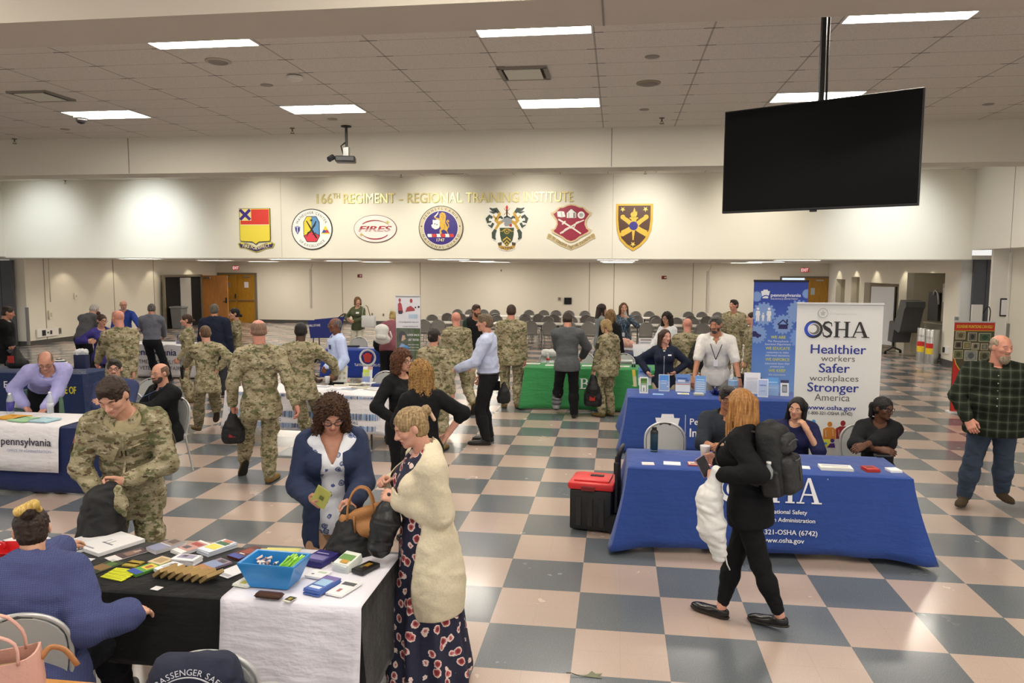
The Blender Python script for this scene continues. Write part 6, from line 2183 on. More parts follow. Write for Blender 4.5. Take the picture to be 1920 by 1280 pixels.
layer('lower_photo_edge', [rect(X(776), Zp(690), X(787), Zp(616))], mat('4c6040', .7), M, .0015, .001, t)
layer('portrait_face', [circ(X(754), Zp(630), 5 * k, 7.5 * k, 18), [(X(757), Zp(630)), (X(761), Zp(633)), (X(757), Zp(636))]], mat('c6a894', .7), M, .002, .001, t)
layer('portrait_hair', [[(X(748), Zp(640)), (X(747), Zp(625)), (X(752), Zp(619)), (X(759), Zp(621)), (X(760), Zp(627)), (X(754), Zp(627)), (X(752), Zp(636))]], mat('4a4a55', .7), M, .004, .001, t)
layer('portrait_shirt', [[(X(745), Zp(675)), (X(747), Zp(650)), (X(752), Zp(642)), (X(758), Zp(644)), (X(766), Zp(658)), (X(775), Zp(675))]], mat('8aa6d8', .7), M, .003, .001, t)
layer('red_person', [circ(X(749.5), Zp(563), 2.4 * k, 3.4 * k, 12), [(X(746), Zp(586)), (X(746), Zp(570)), (X(749.5), Zp(566)), (X(753), Zp(570)), (X(756), Zp(586))], circ(X(771), Zp(564), 2.6 * k, 4 * k, 12), [(X(760), Zp(584)), (X(763), Zp(576)), (X(770), Zp(573)), (X(777), Zp(578)), (X(778), Zp(582))]], mat('a64a50', .7), M, .001, .001, t)
layer('dark_person', [circ(X(779), Zp(576), 1.6 * k, n=10), circ(X(785), Zp(575), 2 * k, n=10), rect(X(747), Zp(588), X(754), Zp(582))], mat('3d3a48', .7), M, .003, .001, t)
layer('blue_bars', [rect(X(766 + i * 1.7), Zp(596), X(767 + i * 1.7), Zp(588)) for i in range(10)], mat('a9c9e4', .7), M, .001, .001, t)
mb = MB()
text(mb, '1 in 7 men diagnosed with prostate cancer', M, X(766), Zp(604), 3.2 * k, width=37 * k, thick=.002)
text(mb, 'is younger than 65 years old', M, X(769), Zp(612), 3.2 * k, width=28 * k, thick=.002)
mb.build('lettering', mat('4a4e66', .7), t)
mb = MB()
for body, y, wd in (('LOOK BACK', 628, 23), ('GET TESTED', 637, 20)):
 text(mb, body, M, X(775), Zp(y), 3.6 * k, width=wd * k, bold=.02, thick=.004)
for y in (645, 650, 655):
 text(mb, 'learn more today', M, X(775), Zp(y), 2 * k, width=20 * k, thick=.004)
mb.build('white_lettering', mat('dfe2e6', .7), t)
t, w, z1, M = banner('roll_up_banner', 'red and olive banner of small photographs behind the bearded man', 14.2, (1789, 601), (1867, 608), .04, mat('4f4c35', .6), rz=math.radians(4), basec='d8d8d8')
k = w / 78
X = lambda px: (px - 1828) * k
Zp = lambda py: z1 - (py - 604) * k
layer('red_band', [rect(-w / 2 + .002, Zp(620), w / 2 - .002, Zp(604))], mat('c93024', .6), M, 0, .001, t)
layer('red_sweep', [[(X(1790), Zp(672)), (X(1796), Zp(690)), (X(1806), Zp(705)), (X(1830), Zp(716)), (X(1866), Zp(722)), (X(1866), Zp(790)), (X(1790), Zp(790))]], mat('c92c24', .6), M, .001, .001, t)
layer('yellow_sweep', stroke([(X(1790), Zp(668)), (X(1796), Zp(688)), (X(1806), Zp(703)), (X(1830), Zp(714)), (X(1866), Zp(720))], 1.8 * k), mat('d8c23a', .6), M, .002, .001, t)
layer('yellow_line', [rect(-w / 2 + .004, Zp(621), w / 2 - .004, Zp(620))], mat('d8c23a', .6), M, .002, .001, t)
mb = MB()
text(mb, 'SOUVENIR MUNITIONS CAN KILL!', M, X(1828), Zp(615), 6 * k, width=70 * k, shear=.2, bold=.02, thick=.002)
mb.build('lettering', mat('e2cf3e', .6), t)
pics = [(1792, 622, 1811, 638), (1816, 624, 1833, 641), (1837, 625, 1860, 642), (1791, 642, 1805, 656), (1808, 643, 1822, 657), (1824, 645, 1839, 658), (1842, 646, 1856, 659), (1790, 660, 1808, 677), (1811, 660, 1836, 681), (1840, 662, 1860, 680)]
layer('photo_mount', [rect(X(a), Zp(d), X(c_), Zp(b)) for a, b, c_, d in pics], mat('cfc7a8', .6), M, .001, .001, t)
for i, (a, b, c_, d) in enumerate(pics):
 layer('photo', [rect(X(a + 1), Zp(d - 1), X(c_ - 1), Zp(b + 1))], mat(('8a8264', '6c675a', '4d6448', '57523c', '7a7350', '8f8a78', '6b6a58', '70744f', '8e938f', '66654d')[i], .6, var=.25, bscale=30), M, .0055, .001, t)
 layer('photo_subject', [circ(X((a + c_) / 2), Zp((b + d) / 2), (c_ - a) * .24 * k, (d - b) * .3 * k, 14)], mat(('5d5438', '34322e', '2f4a34', '2c2a1e', '9a8a58', '3d3b34', '8a8878', '4a4f30', '5c6160', '3b3a28')[i], .6), M, .0072, .001, t)
# --- chairs
CH_BACK = mat('77746f', .75, bump=.2, bscale=120)
CH_LIGHT = mat('aeb0ae', .5)
CH_FR = mat('8d8d8c', .35, .7)
def chair_root(label, loc, rz, shell=CH_BACK, group='grey chairs in rows before the far wall', frm=CH_FR):
 t = thing('banquet_chair', label, 'chair', loc, rz, group)
 MB().box((0, 0, .45), (.42, .42, .05), r=.022).build('seat', shell, t, 'auto')
 out = [(-.185, .50), (-.205, .62), (-.205, .72)] + [(.205 * math.cos(math.radians(a)), .72 + .16 * math.sin(math.radians(a))) for a in range(170, 0, -17)] + [(.205, .72), (.205, .62), (.185, .50)]
 lean = lambda z: -.215 - (z - .45) * .16
 b = MB()
 n = len(out)
 P0 = [(x * .93, lean(z) + .018, .5 + (z - .5) * .97) for x, z in out]
 P1 = [(x * .93, lean(z) - .018, .5 + (z - .5) * .97) for x, z in out]
 b.add(P0 + P1, [tuple(range(n)), tuple(range(2 * n - 1, n - 1, -1))] + [(i, n + i, n + (i + 1) % n, (i + 1) % n) for i in range(n)])
 b.build('backrest', shell, t, 'auto')
 MB().tube([(x, lean(z), z) for x, z in out], .0125, 8).build('back_frame', frm, t, True)
 for sx in (-1, 1):
  MB().tube([(sx * .195, .19, .43), (sx * .215, .21, 0)], .0125, 8).build('leg', frm, t)
  MB().tube([(sx * .19, lean(.5), .52), (sx * .195, -.20, .43), (sx * .215, -.27, 0)], .0125, 8).build('leg', frm, t)
 MB().tube([(-.195, -.19, .42), (-.195, .19, .42), (.195, .19, .42), (.195, -.19, .42)], .011, 6, True).build('seat_frame', frm, t)
 MB().tube([(-.06, lean(.86) + .004, .862), (0, lean(.875), .872), (.06, lean(.86) + .004, .862)], .017, 6).build('handle_slot', mat('3a3937', .6), t, True)
 return t
def dup(root, loc, rz, label=None, group=None):
 r = root.copy()
 COL.objects.link(r)
 r.location, r.rotation_euler = loc, (0, 0, rz)
 if label:
  r['label'] = label
 if group:
  r['group'] = group
 for ch in list(root.children):
  c = ch.copy()
  COL.objects.link(c)
  c.parent = r
 return r
CH = None
CHL = None
R_ = random.Random(5)
def chair(px, py, h=.885, face=0, light=False, label='grey banquet chair', group=None, loc=None, rz=None):
 global CH, CHL
 p = loc if loc is not None else atz(px, py, h)
 rot = rz if rz is not None else math.radians(face + R_.uniform(-4, 4))
 loc3 = (p[0], p[1], 0)
 proto = CHL if light else CH
 if proto is None:
  o = chair_root(label, loc3, rot, CH_LIGHT if light else CH_BACK, group, mat('c3c4c4', .35, .5) if light else CH_FR)
  if light:
   CHL = o
  else:
   CH = o
  return o
 o = dup(proto, loc3, rot, label, group)
 if not group and 'group' in o:
  del o['group']
 return o
g1, g2, g3, g4 = ('grey chairs of the nearest row, seen from behind', 'grey chairs facing the camera beyond the first long table', 'grey chairs of the third row, seen from behind', 'grey chairs of the farthest row, facing the camera')
l1, l2, l3, l4 = ('grey chair of the nearest row with its back to the camera', 'grey chair facing the camera behind the first long white table', 'grey chair of the third row with its back to the camera', 'grey chair of the farthest row along the far wall')
def row(pxs, y, face, lab, grp):
 for px in pxs:
  q = aty(px, 600, y)
  chair(0, 0, face=face, label=lab, group=grp, loc=(q.x, y + R_.uniform(-.06, .06)))
row((762, 797, 824, 868, 960, 997, 1032, 1068, 1105, 1210, 1246, 1317, 1352, 1388, 1413), 23.9, 0, l1, g1)
row((770, 808, 850, 890, 930, 982, 1025, 1070, 1110, 1195, 1232, 1270, 1301, 1342, 1380, 1415), 25.9, 180, l2, g2)
row((842, 866, 893, 930, 986, 1010, 1040, 1068, 1100, 1130, 1193, 1228, 1293, 1323, 1349), 27.6, 0, l3, g3)
row((855, 879, 905, 925, 990, 1018, 1042, 1066, 1097, 1192, 1217, 1293, 1318, 1347, 1372), 29.6, 180, l4, g4)
for x0, x1, y, k, lab in ((760, 922, 24.85, 3, 'first'), (925, 1140, 24.85, 4, 'first'), (1180, 1440, 24.85, 4, 'first'), (820, 965, 28.55, 2, 'second'), (968, 1090, 28.55, 3, 'second'), (1117, 1165, 28.55, 1, 'second'), (1195, 1266, 28.55, 2, 'second'), (1271, 1385, 28.55, 2, 'second')):
 a, b = aty(x0, 600, y).x, aty(x1, 600, y).x
 n = max(1, round((b - a) / 1.83))
 for i in range(n):
  folding_table('long white folding table of the %s row among the grey chairs' % lab, a + (b - a) * (i + .5) / n, y, (b - a) / n - .02, .72, group='white tables of the %s row of chairs' % lab)
# ------------------------------------------------------------------ the people
def loc_of(at, face, p):
 v = Vector((p[0] - at[0], p[1] - at[1], p[2]))
 return Matrix.Rotation(math.radians(-face), 3, 'Z') @ v
def PP(label, at, face, h, hl=None, hr=None, fl=None, fr=None, **kw):
 face = face + math.degrees(math.atan2(-at[0], at[1]))     # headings are as seen from the camera
 """hl, hr = wrist as (pixel x, pixel y, depth); fl, fr = heel as (pixel x, pixel y[, lift])"""
 for k, v in (('handL', hl), ('handR', hr)):
  if v is not None:
   kw[k] = loc_of(at, face, aty(*v))
 for k, v in (('footL', fl), ('footR', fr)):
  if v is not None:
   q = atz(v[0], v[1], 0)
   q.z = .045 * h + (v[2] if len(v) > 2 else 0)
   kw[k] = loc_of(at, face, q)
 key = kw.pop('key', None)
 J = person(label, at, face, h, **kw)
 if key:
  JS[key] = J
 return J
JS = {}
def grip(key, side, fwd=.08, joint=False):
 """world point inside a person's hand (or at the elbow)"""
 J = JS[key]
 e, w = J['e' + side], J['w' + side]
 p = e if joint else w + (w - e).normalized() * fwd
 r = J['root']
 return Matrix.Translation(r.location) @ Matrix.Rotation(r.rotation_euler.z, 4, 'Z') @ p
def xy(px, py, z=0.0):
 q = atz(px, py, z)
 return (q.x, q.y)
def xd(px, y):
 return (aty(px, 560, y).x, y)
SKL, SKP, SKT, SKM, SKD = 'cfa086', 'd3a08c', 'b98a6a', '9a6a4c', '5d3d2b'
BLK = cloth('17181b', b=.5, sc=14)
BLK2 = cloth('101114', b=.5, sc=14)
CHAR = cloth('3a3b3d')
NAVYC = cloth('1f2436')
KHAKI = cloth('b7a98c')
BSHOE = mat('131314', .35)
BRSHOE = mat('3c3326', .6)
TANSH = cloth('a59a78')
SIT = dict(footL=(-.12, .40, .08), footR=(.12, .40, .08), kneeL=(-.2, 1, 1.4), kneeR=(.2, 1, 1.4))
def camo_kit(**k):
 hem = k.pop('hem', .105)
 return dict(top=[dict(m=TANSH, g=.004, sleeve=0, hem=.0, name='undershirt', neckdip=0.0), dict(m=CAMO, hem=hem, name='jacket', collar=dict(h=.02), wr=.009, flare=.02, slg=.006, g=.016, neckdip=.06)],
    legs=dict(m=CAMO, blouse=1, loose=.02, wr=.010), shoes=dict(m=BOOT, boot=1), **k)
PATCH = mat('3a3527', .9)
TAPE = mat('6b6446', .9)
FLAGM = mat('8d6a52', .9)
BLUEKNIT = knit_mat('515985')
at = (-2.83, 3.30)
PP('person in chunky blue knit sweater seated with back to the camera', at, -14, 1.68, sex='f', fat=1.42, hip=(0, -.06, .52), lean=12, head=(8, 14, -4), hr=(246, 1150, 3.52), hl=(150, 1012, 3.92), elbL=(-.6, -.5, -.8), elbR=(.35, -.7, -1), palmL=(.3, -.2, -1), palmR=(-.3, 0, -1), curl=.25,
 footL=(-.05, .42, .08), footR=(.30, .44, .08), kneeL=(-.1, 1, 1.4), kneeR=(.5, 1, 1.4), skin=SKL,
 hair=dict(style='bun', c='2a1d16', bz=.38, bs=1.05), top=dict(m=BLUEKNIT, g=.038, slg=.012, hem=.13, flare=.03, wr=.012, wf=14, name='sweater'), legs=dict(m=cloth('16181f'), loose=.02, g=.014), shoes=dict(m=BSHOE),
 extra=[headbit('hair_band', hmat('c9a04a', 'e4c87c'), [((-.16, -.62, .42), (.14, -.60, .52), .11, .12), ((.14, -.60, .50), (.22, -.45, .40), .09, .07)])], q=1.15)
at = (-3.36, 4.86)
PP('person in camouflage uniform bending over a black bag at the front table', at, 166, 1.86, lean=24, twist=-6, head=(-14, 26, 4), hr=(196, 938, 4.58), hl=(236, 902, 4.58), elbR=(.9, -.3, -.3), elbL=(-.9, -.3, -.2), curl=.6, palmR=(-.4, 0, -1), key='bend', skin='cf9f88',
 hair=dict(style='short', c='2b1d15'), **camo_kit(fat=1.12),
 extra=[patch('name_tape', TAPE, -.052, .055, .12, .026, 4), patch('name_tape', TAPE, .052, .055, .12, .026, -4), patch('rank_patch', PATCH, 0, -.005, .035, .045), patch('chest_pocket', CAMO, -.052, .005, .125, .11, 20, .012), patch('chest_pocket', CAMO, .052, .005, .125, .11, -20, .012),
   line_front('placket', CAMO, 0, .06, -.16, .008), sleeve_patch('flag_patch', mat('a0604a', .9), 'R', .36, .05, .075), sleeve_patch('unit_patch', PATCH, 'R', .62, .06, .07), sleeve_patch('unit_patch', PATCH, 'L', .5, .06, .07)], q=1.2)
BLOUSE = flower_mat('dfe2ea', [(0.0, '44568f'), (.16, 'a3a6a0'), (.24, '4a5c96'), (.34, 'dfe2ea')], 16, 'blue_flower_print')
at = (-1.86, 4.80)
PP('person in navy cardigan with curly dark hair reading a green leaflet', at, 180, 1.70, sex='f', fat=1.04, lean=5, head=(3, 30, 0), hr=(585, 936, 4.48), hl=(662, 940, 4.50), elbR=(.5, -1, -.3), elbL=(-.5, -1, -.4), palmR=(-.6, .3, .4), palmL=(.6, 0, -.6), curl=.55, key='read', skin='c4917a',
 hair=dict(style='curly', c='2a1a12', c2='5a3a24', len=.62), glasses='3b3436', top=[dict(m=BLOUSE, g=.008, hem=.08, sleeve=.9, vneck=.10, name='blouse'), dict(m=cloth('2b3550', b=.3), g=.026, hem=.15, open=(.036, .055), flare=.02, slg=.008, name='cardigan', neckdip=.12)],
 legs=dict(m=cloth('b08d70'), loose=.008), shoes=dict(m=BSHOE), q=1.25)
FLORAL = flower_mat('20223a', [(0.0, '7c2730'), (.20, 'b55a5c'), (.30, 'e0cbc2'), (.40, '20223a')], 15, 'dark_floral_print')
at = (-1.10, 4.36)
J = PP('person in cream cardigan and long dark floral dress at the table corner', at, 100, 1.70, sex='f', fat=1.14, lean=4, head=(2, 22, 0), hl=(748, 936, 4.22), hr=(735, 905, 4.42), elbL=(-.3, -1, -.5), elbR=(.5, -1, -.5), palmL=(.8, .2, -.4), palmR=(-.8, .2, -.4), curl=.7, key='cream', skin='d0a08a',
  hair=dict(style='pony', c='7a6346', c2='b79c70', bz=.22, bs=.9), open_mouth=True, shoes=dict(m=BSHOE), legs=dict(m=FLORAL, g=.0, loose=0, upto=.5, name='underskirt'),
  top=[dict(m=FLORAL, g=.010, hem=.06, sleeve=.9, name='dress_top', vneck=.035), dict(m=cloth('d6cbb0', b=.15, sc=70), g=.028, hem=.26, open=(.075, .10), flare=.045, slg=.010, name='cardigan', wr=.006, neckdip=.12)], q=1.25,
  extra=[headbit('claw_clip', mat('d6b39c', .4), [((.05, -.62, .30), (.05, -.66, -.12), .05, .05)])])
skirt(J, FLORAL, -.04, .02, .145, .25, .022, 'dress_skirt')
at = (.93, 5.36)
HAIRG = ('8a5a2c', 'c08c50')
J = PP('person in black with long ginger hair carrying a black backpack', at, 70, 1.68, sex='f', fat=.98, lean=8, head=(-38, 2, 0), hl=(1352, 890, 5.15), hr=(1345, 865, 5.45), elbL=(-.4, -1, -.5), fl=(1462, 1181, .02), fr=(1352, 1158, 0), toeL=(.1, 1, -.12), toeR=(.1, 1, 0), palmL=(.8, 0, -.4), curl=.7, key='walk', skin=SKP,
  hair=dict(style='long', c=HAIRG[0], c2=HAIRG[1], len=1.7, over=1), top=[dict(m=spot_mat(), g=.012, hem=.07, sleeve=.5, name='blouse', collar=dict(h=.012, fold=False)), dict(m=BLK2, g=.024, hem=.085, open=(.045, .055), name='cardigan', flare=.01, neckdip=.13)],
  legs=dict(m=BLK2, upto=1.86, loose=.004, g=.008, bare=1), shoes=dict(m=mat('0f0f10', .25), low=1), q=1.2)
at = (3.82, 8.28)
PP('person with bald head and grey beard in dark green plaid shirt, hands on hips', at, 184, 1.86, fat=1.75, head=(40, 6, 0), hr=(1815, 786, 8.12), hl=(1896, 788, 8.12), elbR=(1, -.25, .3), elbL=(-1, -.25, .3), palmR=(-.2, -1, -.1), palmL=(.2, -1, -.1), curl=.4, fr=(1806, 945), fl=(1876, 945), toeR=(.22, 1, 0), toeL=(-.32, 1, 0), skin='c98f7a',
 hair=dict(style='fringe', c='8c7a68'), beard=dict(c='8b7d68', len=.22), top=dict(m=plaid_mat(), g=.016, hem=.075, collar={}, slg=.006, wr=.009, name='flannel_shirt'), legs=dict(m=cloth('3a4658', b=.5, sc=12, var=.18), loose=.022, g=.014, name='jeans'), shoes=dict(m=cloth('4a3d2c', b=.2)),
 extra=[buttons(mat('b9b6a8', .4), 0, (.06, .02, -.02, -.06, -.10)), patch('chest_pocket', plaid_mat(), .055, .01, .11, .12, 0, .006), lambda J: MB().tube([J['pel'] + Vector((.10, .145, .02)), J['pel'] + Vector((.09, .165, -.05)), J['pel'] + Vector((.10, .16, -.09))], .012, 6).build('key_ring', mat('9a9a9a', .3, .8), J['root'], True)], q=1.2)
at = (1.12, 7.86)
PP('person in dark polo shirt seated with folded hands at the safety table', at, 180, 1.80, fat=1.2, hip=(0, -.05, .50), lean=12, head=(10, 4, 0), hr=(1350, 842, 7.42), hl=(1358, 838, 7.40), elbR=(.6, .2, -.7), elbL=(-.6, .2, -.7), palmR=(-.8, .3, -.3), palmL=(.8, .3, -.3), curl=.6, **SIT, skin='a87658',
 hair=dict(style='short', c='16110e'), glasses='15151a', top=dict(m=cloth('2b3038'), g=.014, sleeve=1.05, slg=.014, hem=.06, collar={}, name='polo_shirt'), legs=dict(m=CHAR), shoes=dict(m=BSHOE))
at = (1.80, 7.92)
PP('person with long black hair in navy blouse resting a hand on the neck', at, 176, 1.60, sex='f', hip=(0, -.05, .47), lean=5, head=(-12, 4, -8), hl=(1513, 806, 7.76), hr=(1455, 858, 7.55), elbL=(-.5, 1, -1), elbR=(.8, .2, -.6), palmL=(.8, -.4, 0), curl=.4, **SIT, skin='c99b80',
 hair=dict(style='long', c='0e0c0d', c2='1e1b1c', len=1.0), top=dict(m=cloth('1d2047'), g=.016, sleeve=.95, slg=.018, hem=.06, name='blouse'), legs=dict(m=BLK), shoes=dict(m=BSHOE),
 extra=[headbit('earring', mat('e9e6da', .2), [((-.35, 0, -.2), (-.35, 0, -.22), .03, .03)])])
at = (2.62, 7.98)
PP('person with glasses and tied-back braids in black sweater, arms folded', at, 190, 1.62, sex='f', fat=1.12, hip=(0, -.05, .48), lean=7, head=(42, 6, 0), hr=(1652, 843, 7.68), hl=(1615, 838, 7.64), elbR=(1, .35, -.4), elbL=(-1, .35, -.4), palmR=(-.3, -.6, -.6), palmL=(.3, -.6, -.6), curl=.3, **SIT, skin=SKD,
 hair=dict(style='pony', c='14100f', bz=-.1, bs=1.3), glasses='0d0b0c', top=dict(m=BLK, g=.018, sleeve=1.45, slg=.012, hem=.06, vneck=.06, name='sweater'), legs=dict(m=BLK), shoes=dict(m=BSHOE),
 extra=[headbit('braids', hmat('14100f'), [((-.1, -.5, -.05), (-.18, -.52, -.5), .16, .1), ((.12, -.5, 0), (.2, -.46, -.5), .16, .1)]), headbit('earring', mat('d8d2c0', .2), [((-.36, .02, -.18), (-.36, .02, -.27), .022, .03)])])
STR = stripe_mat('e8e6e4', '1c1d24', .03)
at = (.72, 11.68)
PP('person in navy zip jacket over a striped top, hands on hips', at, 180, 1.60, sex='f', head=(32, 2, 0), hr=(1214, 697, 11.62), hl=(1266, 697, 11.62), elbR=(1, -.35, .05), elbL=(-1, -.35, .05), palmR=(-.8, .3, 0), palmL=(.8, .3, 0), curl=.4, skin=SKP,
 hair=dict(style='long', c='2c1c14', c2='4a3020', len=.95), top=[dict(m=STR, g=.006, hem=.02, sleeve=.3, name='striped_top'), dict(m=cloth('1e2438', b=.3), g=.018, hem=.075, vneck=.045, name='jacket', collar=dict(h=.015))], legs=dict(m=KHAKI), shoes=dict(m=BSHOE),
 extra=[line_front('zip', mat('b9bcc4', .3, .5), 0, .03, -.15, .006), patch('logo_mark', WTXT, -.05, .04, .05, .02)])
at = (1.47, 11.62)
PP('person in white short-sleeved shirt leaning on the insurance table', at, 180, 1.85, fat=1.14, lean=17, head=(-22, 2, 0), hr=(1297, 728, 11.22), hl=(1389, 726, 11.22), elbR=(1, -.5, .2), elbL=(-1, -.5, .2), palmR=(0, .2, -1), palmL=(0, .2, -1), curl=.2, skin='b98468',
 hair=dict(style='short', c='33302e', c2='6a6662'), beard=dict(c='3a3633', len=.05, w=.7), top=dict(m=cloth('dddad6', b=.25, sc=16), g=.014, sleeve=.92, slg=.012, hem=.09, collar={}, vneck=.035, flare=.014, wr=.006, name='shirt'), legs=dict(m=cloth('8c8a88')), shoes=dict(m=BSHOE),
 extra=[lanyard(BLK, mat('e8e8ee', .4), -.055, .065, .1), lambda J: MB().tube([J['wL'] + Vector((.035 * math.cos(a), .035 * math.sin(a), .03)) for a in [i * .7 for i in range(9)]], .008, 6, True).build('wristwatch', BLK, J['root'], True)])
at = (1.16, 12.9)
PP('person in camouflage with bald head and black drawstring bag on the back', at, 6, 1.70, head=(0, 8, 0), key='back', skin='c98d7c', **camo_kit())
at = (.98, 15.2)
PP('person with dark wavy hair and glasses in white blouse', at, 140, 1.66, sex='f', head=(10, 6, 0), skin=SKL, glasses='55484a', hr=(1212, 668, 15.0), hair=dict(style='curly', c='1d1412', len=.62), top=dict(m=cloth('e6e6ea'), g=.016, hem=.08, name='blouse'), legs=dict(m=CHAR), shoes=dict(m=BSHOE), q=.8)
at = (2.56, 17.4)
PP('person in camouflage standing beside the blue banner looking left', at, 176, 1.84, head=(-34, -2, 0), skin='cf9b85', hair=dict(style='short', c='1d1411'), **camo_kit(), q=.8)
at = xd(1413, 14.3)
PP('person in camouflage with black bag mostly hidden behind the blue banner', at, 100, 1.74, hl=(1394, 690, 14.15), skin=SKL, hair=dict(style='buzz', c='2a1d15'), **camo_kit(), q=.8)
BTOP = flower_mat('3c4a58', [(0.0, '22303f'), (.2, '8fa3b2'), (.32, '3c4a58')], 24, 'slate_print')
at = (.15, 17.3)
PP('person in slate patterned blouse drinking from a bottle', at, 182, 1.75, sex='f', head=(6, 0, 0), hl=(1178, 596, 17.05), hr=(1152, 655, 17.15), elbL=(-.9, .3, -.8), palmL=(.8, .2, 0), curl=.7, key='slate', skin=SKL, hair=dict(style='long', c='4a3022', c2='7a5638', len=.75), top=dict(m=BTOP, g=.016, hem=.1, name='blouse'), legs=dict(m=NAVYC), shoes=dict(m=BSHOE), extra=[lanyard(mat('6fa3cf', .6), mat('dfe6ee', .4), -.10)], q=.8)
at = (-.34, 16.9)
PP('person with dark hair in grey top beside the drinking one', at, 290, 1.74, sex='f', head=(6, 4, 0), skin=SKP, hair=dict(style='long', c='241712', len=.9), top=dict(m=cloth('7d8486'), g=.014, hem=.08, name='top'), legs=dict(m=BLK), shoes=dict(m=BSHOE), q=.8)
at = (-.12, 15.2)
PP('person in black top with brown to blond long hair seen from behind', at, 335, 1.71, sex='f', head=(0, 4, 0), skin=SKL, hair=dict(style='long', c='4a3020', c2='a88452', len=1.25), top=dict(m=BLK, g=.020, hem=.14, flare=.03, name='top'), legs=dict(m=BLK), shoes=dict(m=BSHOE), q=.85)
at = (-.14, 12.95)
PP('person in camouflage with blond bob holding a black bag at the green table', at, 42, 1.66, sex='f', fat=1.08, head=(4, 20, 0), hl=(1113, 700, 12.85), elbL=(-.6, -1, 0), key='bob', skin='d0a08c', hair=dict(style='bob', c='8d7350', c2='b79a68'), **camo_kit(extra=[sleeve_patch('unit_patch', PATCH, 'L', .4, .08, .09)]))
at = (-.80, 12.62)
J = PP('person in grey zip sweater wearing a medical walking boot', at, 2, 1.80, fat=1.12, head=(0, 26, 0), hl=(1058, 668, 12.95), hr=(1092, 668, 12.95), elbL=(-1, -.2, -.3), elbR=(1, -.2, -.3), fl=(1042, 776), fr=(1076, 783), skin='c69078', hair=dict(style='short', c='2c211b'), top=dict(m=cloth('56595c', b=.5, sc=14), g=.022, hem=.07, flare=.02, collar=dict(h=.014, fold=False), slg=.008, name='sweater'), legs=dict(m=BLK, loose=.018), shoes=dict(m=BSHOE))
S = Sdf(.009)
a, k_ = J['aL'], J['kL']
S.cap(a, a + (k_ - a) * .66, .066, .090, .03).ell(a + Vector((0, .07, -.03)), (.06, .16, .05), None, .04)
S.cut((0, 0, -.01), (0, 0, -1))
mesh_np('walking_boot', *S.mesh(), mat('9c9da0', .6, bump=.3, bscale=40), J['root'])
for kk in (.12, .32, .52):
 q = a + (k_ - a) * kk
 MB().tube([q + Vector(((.074 + .022 * kk) * math.cos(i * math.pi / 8), (.074 + .022 * kk) * math.sin(i * math.pi / 8), 0)) for i in range(16)], .012, 6, True, flat=2.0).build('boot_strap', mat('55575a', .6), J['root'], True)
at = (-1.86, 13.5)
PP('person in camouflage with thinning hair standing before the far chairs', at, 356, 1.87, fat=1.12, head=(0, 8, 0), skin='c68f7a', hair=dict(style='buzz', c='3a2a22'), hr=(984, 672, 13.55), **camo_kit())
at = (-1.80, 10.68)
LBL = cloth('b9c2de', b=.5, sc=12)
PP('person in light blue dress shirt and black trousers pointing left', at, 78, 1.86, fat=1.15, lean=3, head=(10, 2, 0), hl=(856, 692, 10.4), hr=(905, 705, 10.95), elbL=(-.2, -1, -.7), palmL=(.5, 0, -1), curl=.35, key='lblue', skin='c4917a', hair=dict(style='short', c='5a4634', c2='7d6a54'), top=dict(m=LBL, g=.018, hem=-.018, collar={}, slg=.008, wr=.009, name='dress_shirt', flare=.012), legs=dict(m=BLK, loose=.014, belt='0c0c0d'), shoes=dict(m=BSHOE),
 extra=[lambda J: MB().box((0, 0, 0), (.03, .10, .14), M=Matrix.Translation(J['pel'] + Vector((.13, -.10, -.16))), r=.01).build('holster_pouch', BLK, J['root'])])
at = (-2.78, 15.0)
PP('person with beard and tousled hair in dark green shirt and black vest', at, 196, 1.79, fat=1.05, head=(12, 6, 0), skin='c08a70', hair=dict(style='short', c='3a281d'), beard=dict(c='3b2a20', len=.06), top=[dict(m=cloth('28392e'), g=.014, hem=.02, name='shirt'), dict(m=BLK, g=.026, sleeve=0, hem=.03, vneck=.06, name='vest')], legs=dict(m=KHAKI), shoes=dict(m=BSHOE), q=.85)
at = (-2.72, 12.85)
PP('person in camouflage with bald pink head walking between two others', at, 16, 1.76, fat=1.1, head=(0, 4, 0), fl=(842, 800), fr=(888, 778, .12), toeR=(.1, .55, -.85), kneeR=(.1, 1, -.2), skin='d0917f', **camo_kit())
at = (-2.46, 10.12)
PP('person in camouflage with a dark bun standing behind the two curly heads', at, 344, 1.69, sex='f', fat=1.0, head=(-14, 4, 0), skin='c8937a', hair=dict(style='bun', c='1f1512', bz=-.05, bs=.85), **camo_kit())
at = (-2.20, 7.66)
PP('person in black with curly brown hair, smiling toward the blond one', at, 214, 1.66, sex='f', fat=1.02, head=(14, 4, 4), hl=(760, 770, 7.5), hr=(742, 790, 7.45), elbR=(1, -.4, -.2), skin=SKL, glasses='6a5a50', hair=dict(style='curly', c='40281a', c2='7a4a2c', len=.5), top=dict(m=BLK, g=.020, hem=.12, flare=.01, name='cardigan'), legs=dict(m=BLK2), shoes=dict(m=BSHOE), q=1.1)
at = (-1.72, 6.62)
PP('person in black sweater with long curly blond hair seen from behind', at, 28, 1.67, sex='f', fat=1.1, head=(8, 6, 0), hl=(770, 800, 6.85), hr=(838, 815, 6.75), elbR=(1, -.4, -.1), elbL=(-1, -.2, -.2), skin=SKP, hair=dict(style='curly', c='8a6236', c2='c29a5c', len=.85), top=dict(m=BLK, g=.022, hem=.1, sleeve=1.3, name='sweater'), legs=dict(m=BLK2), shoes=dict(m=BSHOE), q=1.1)
at = (-4.62, 15.15)
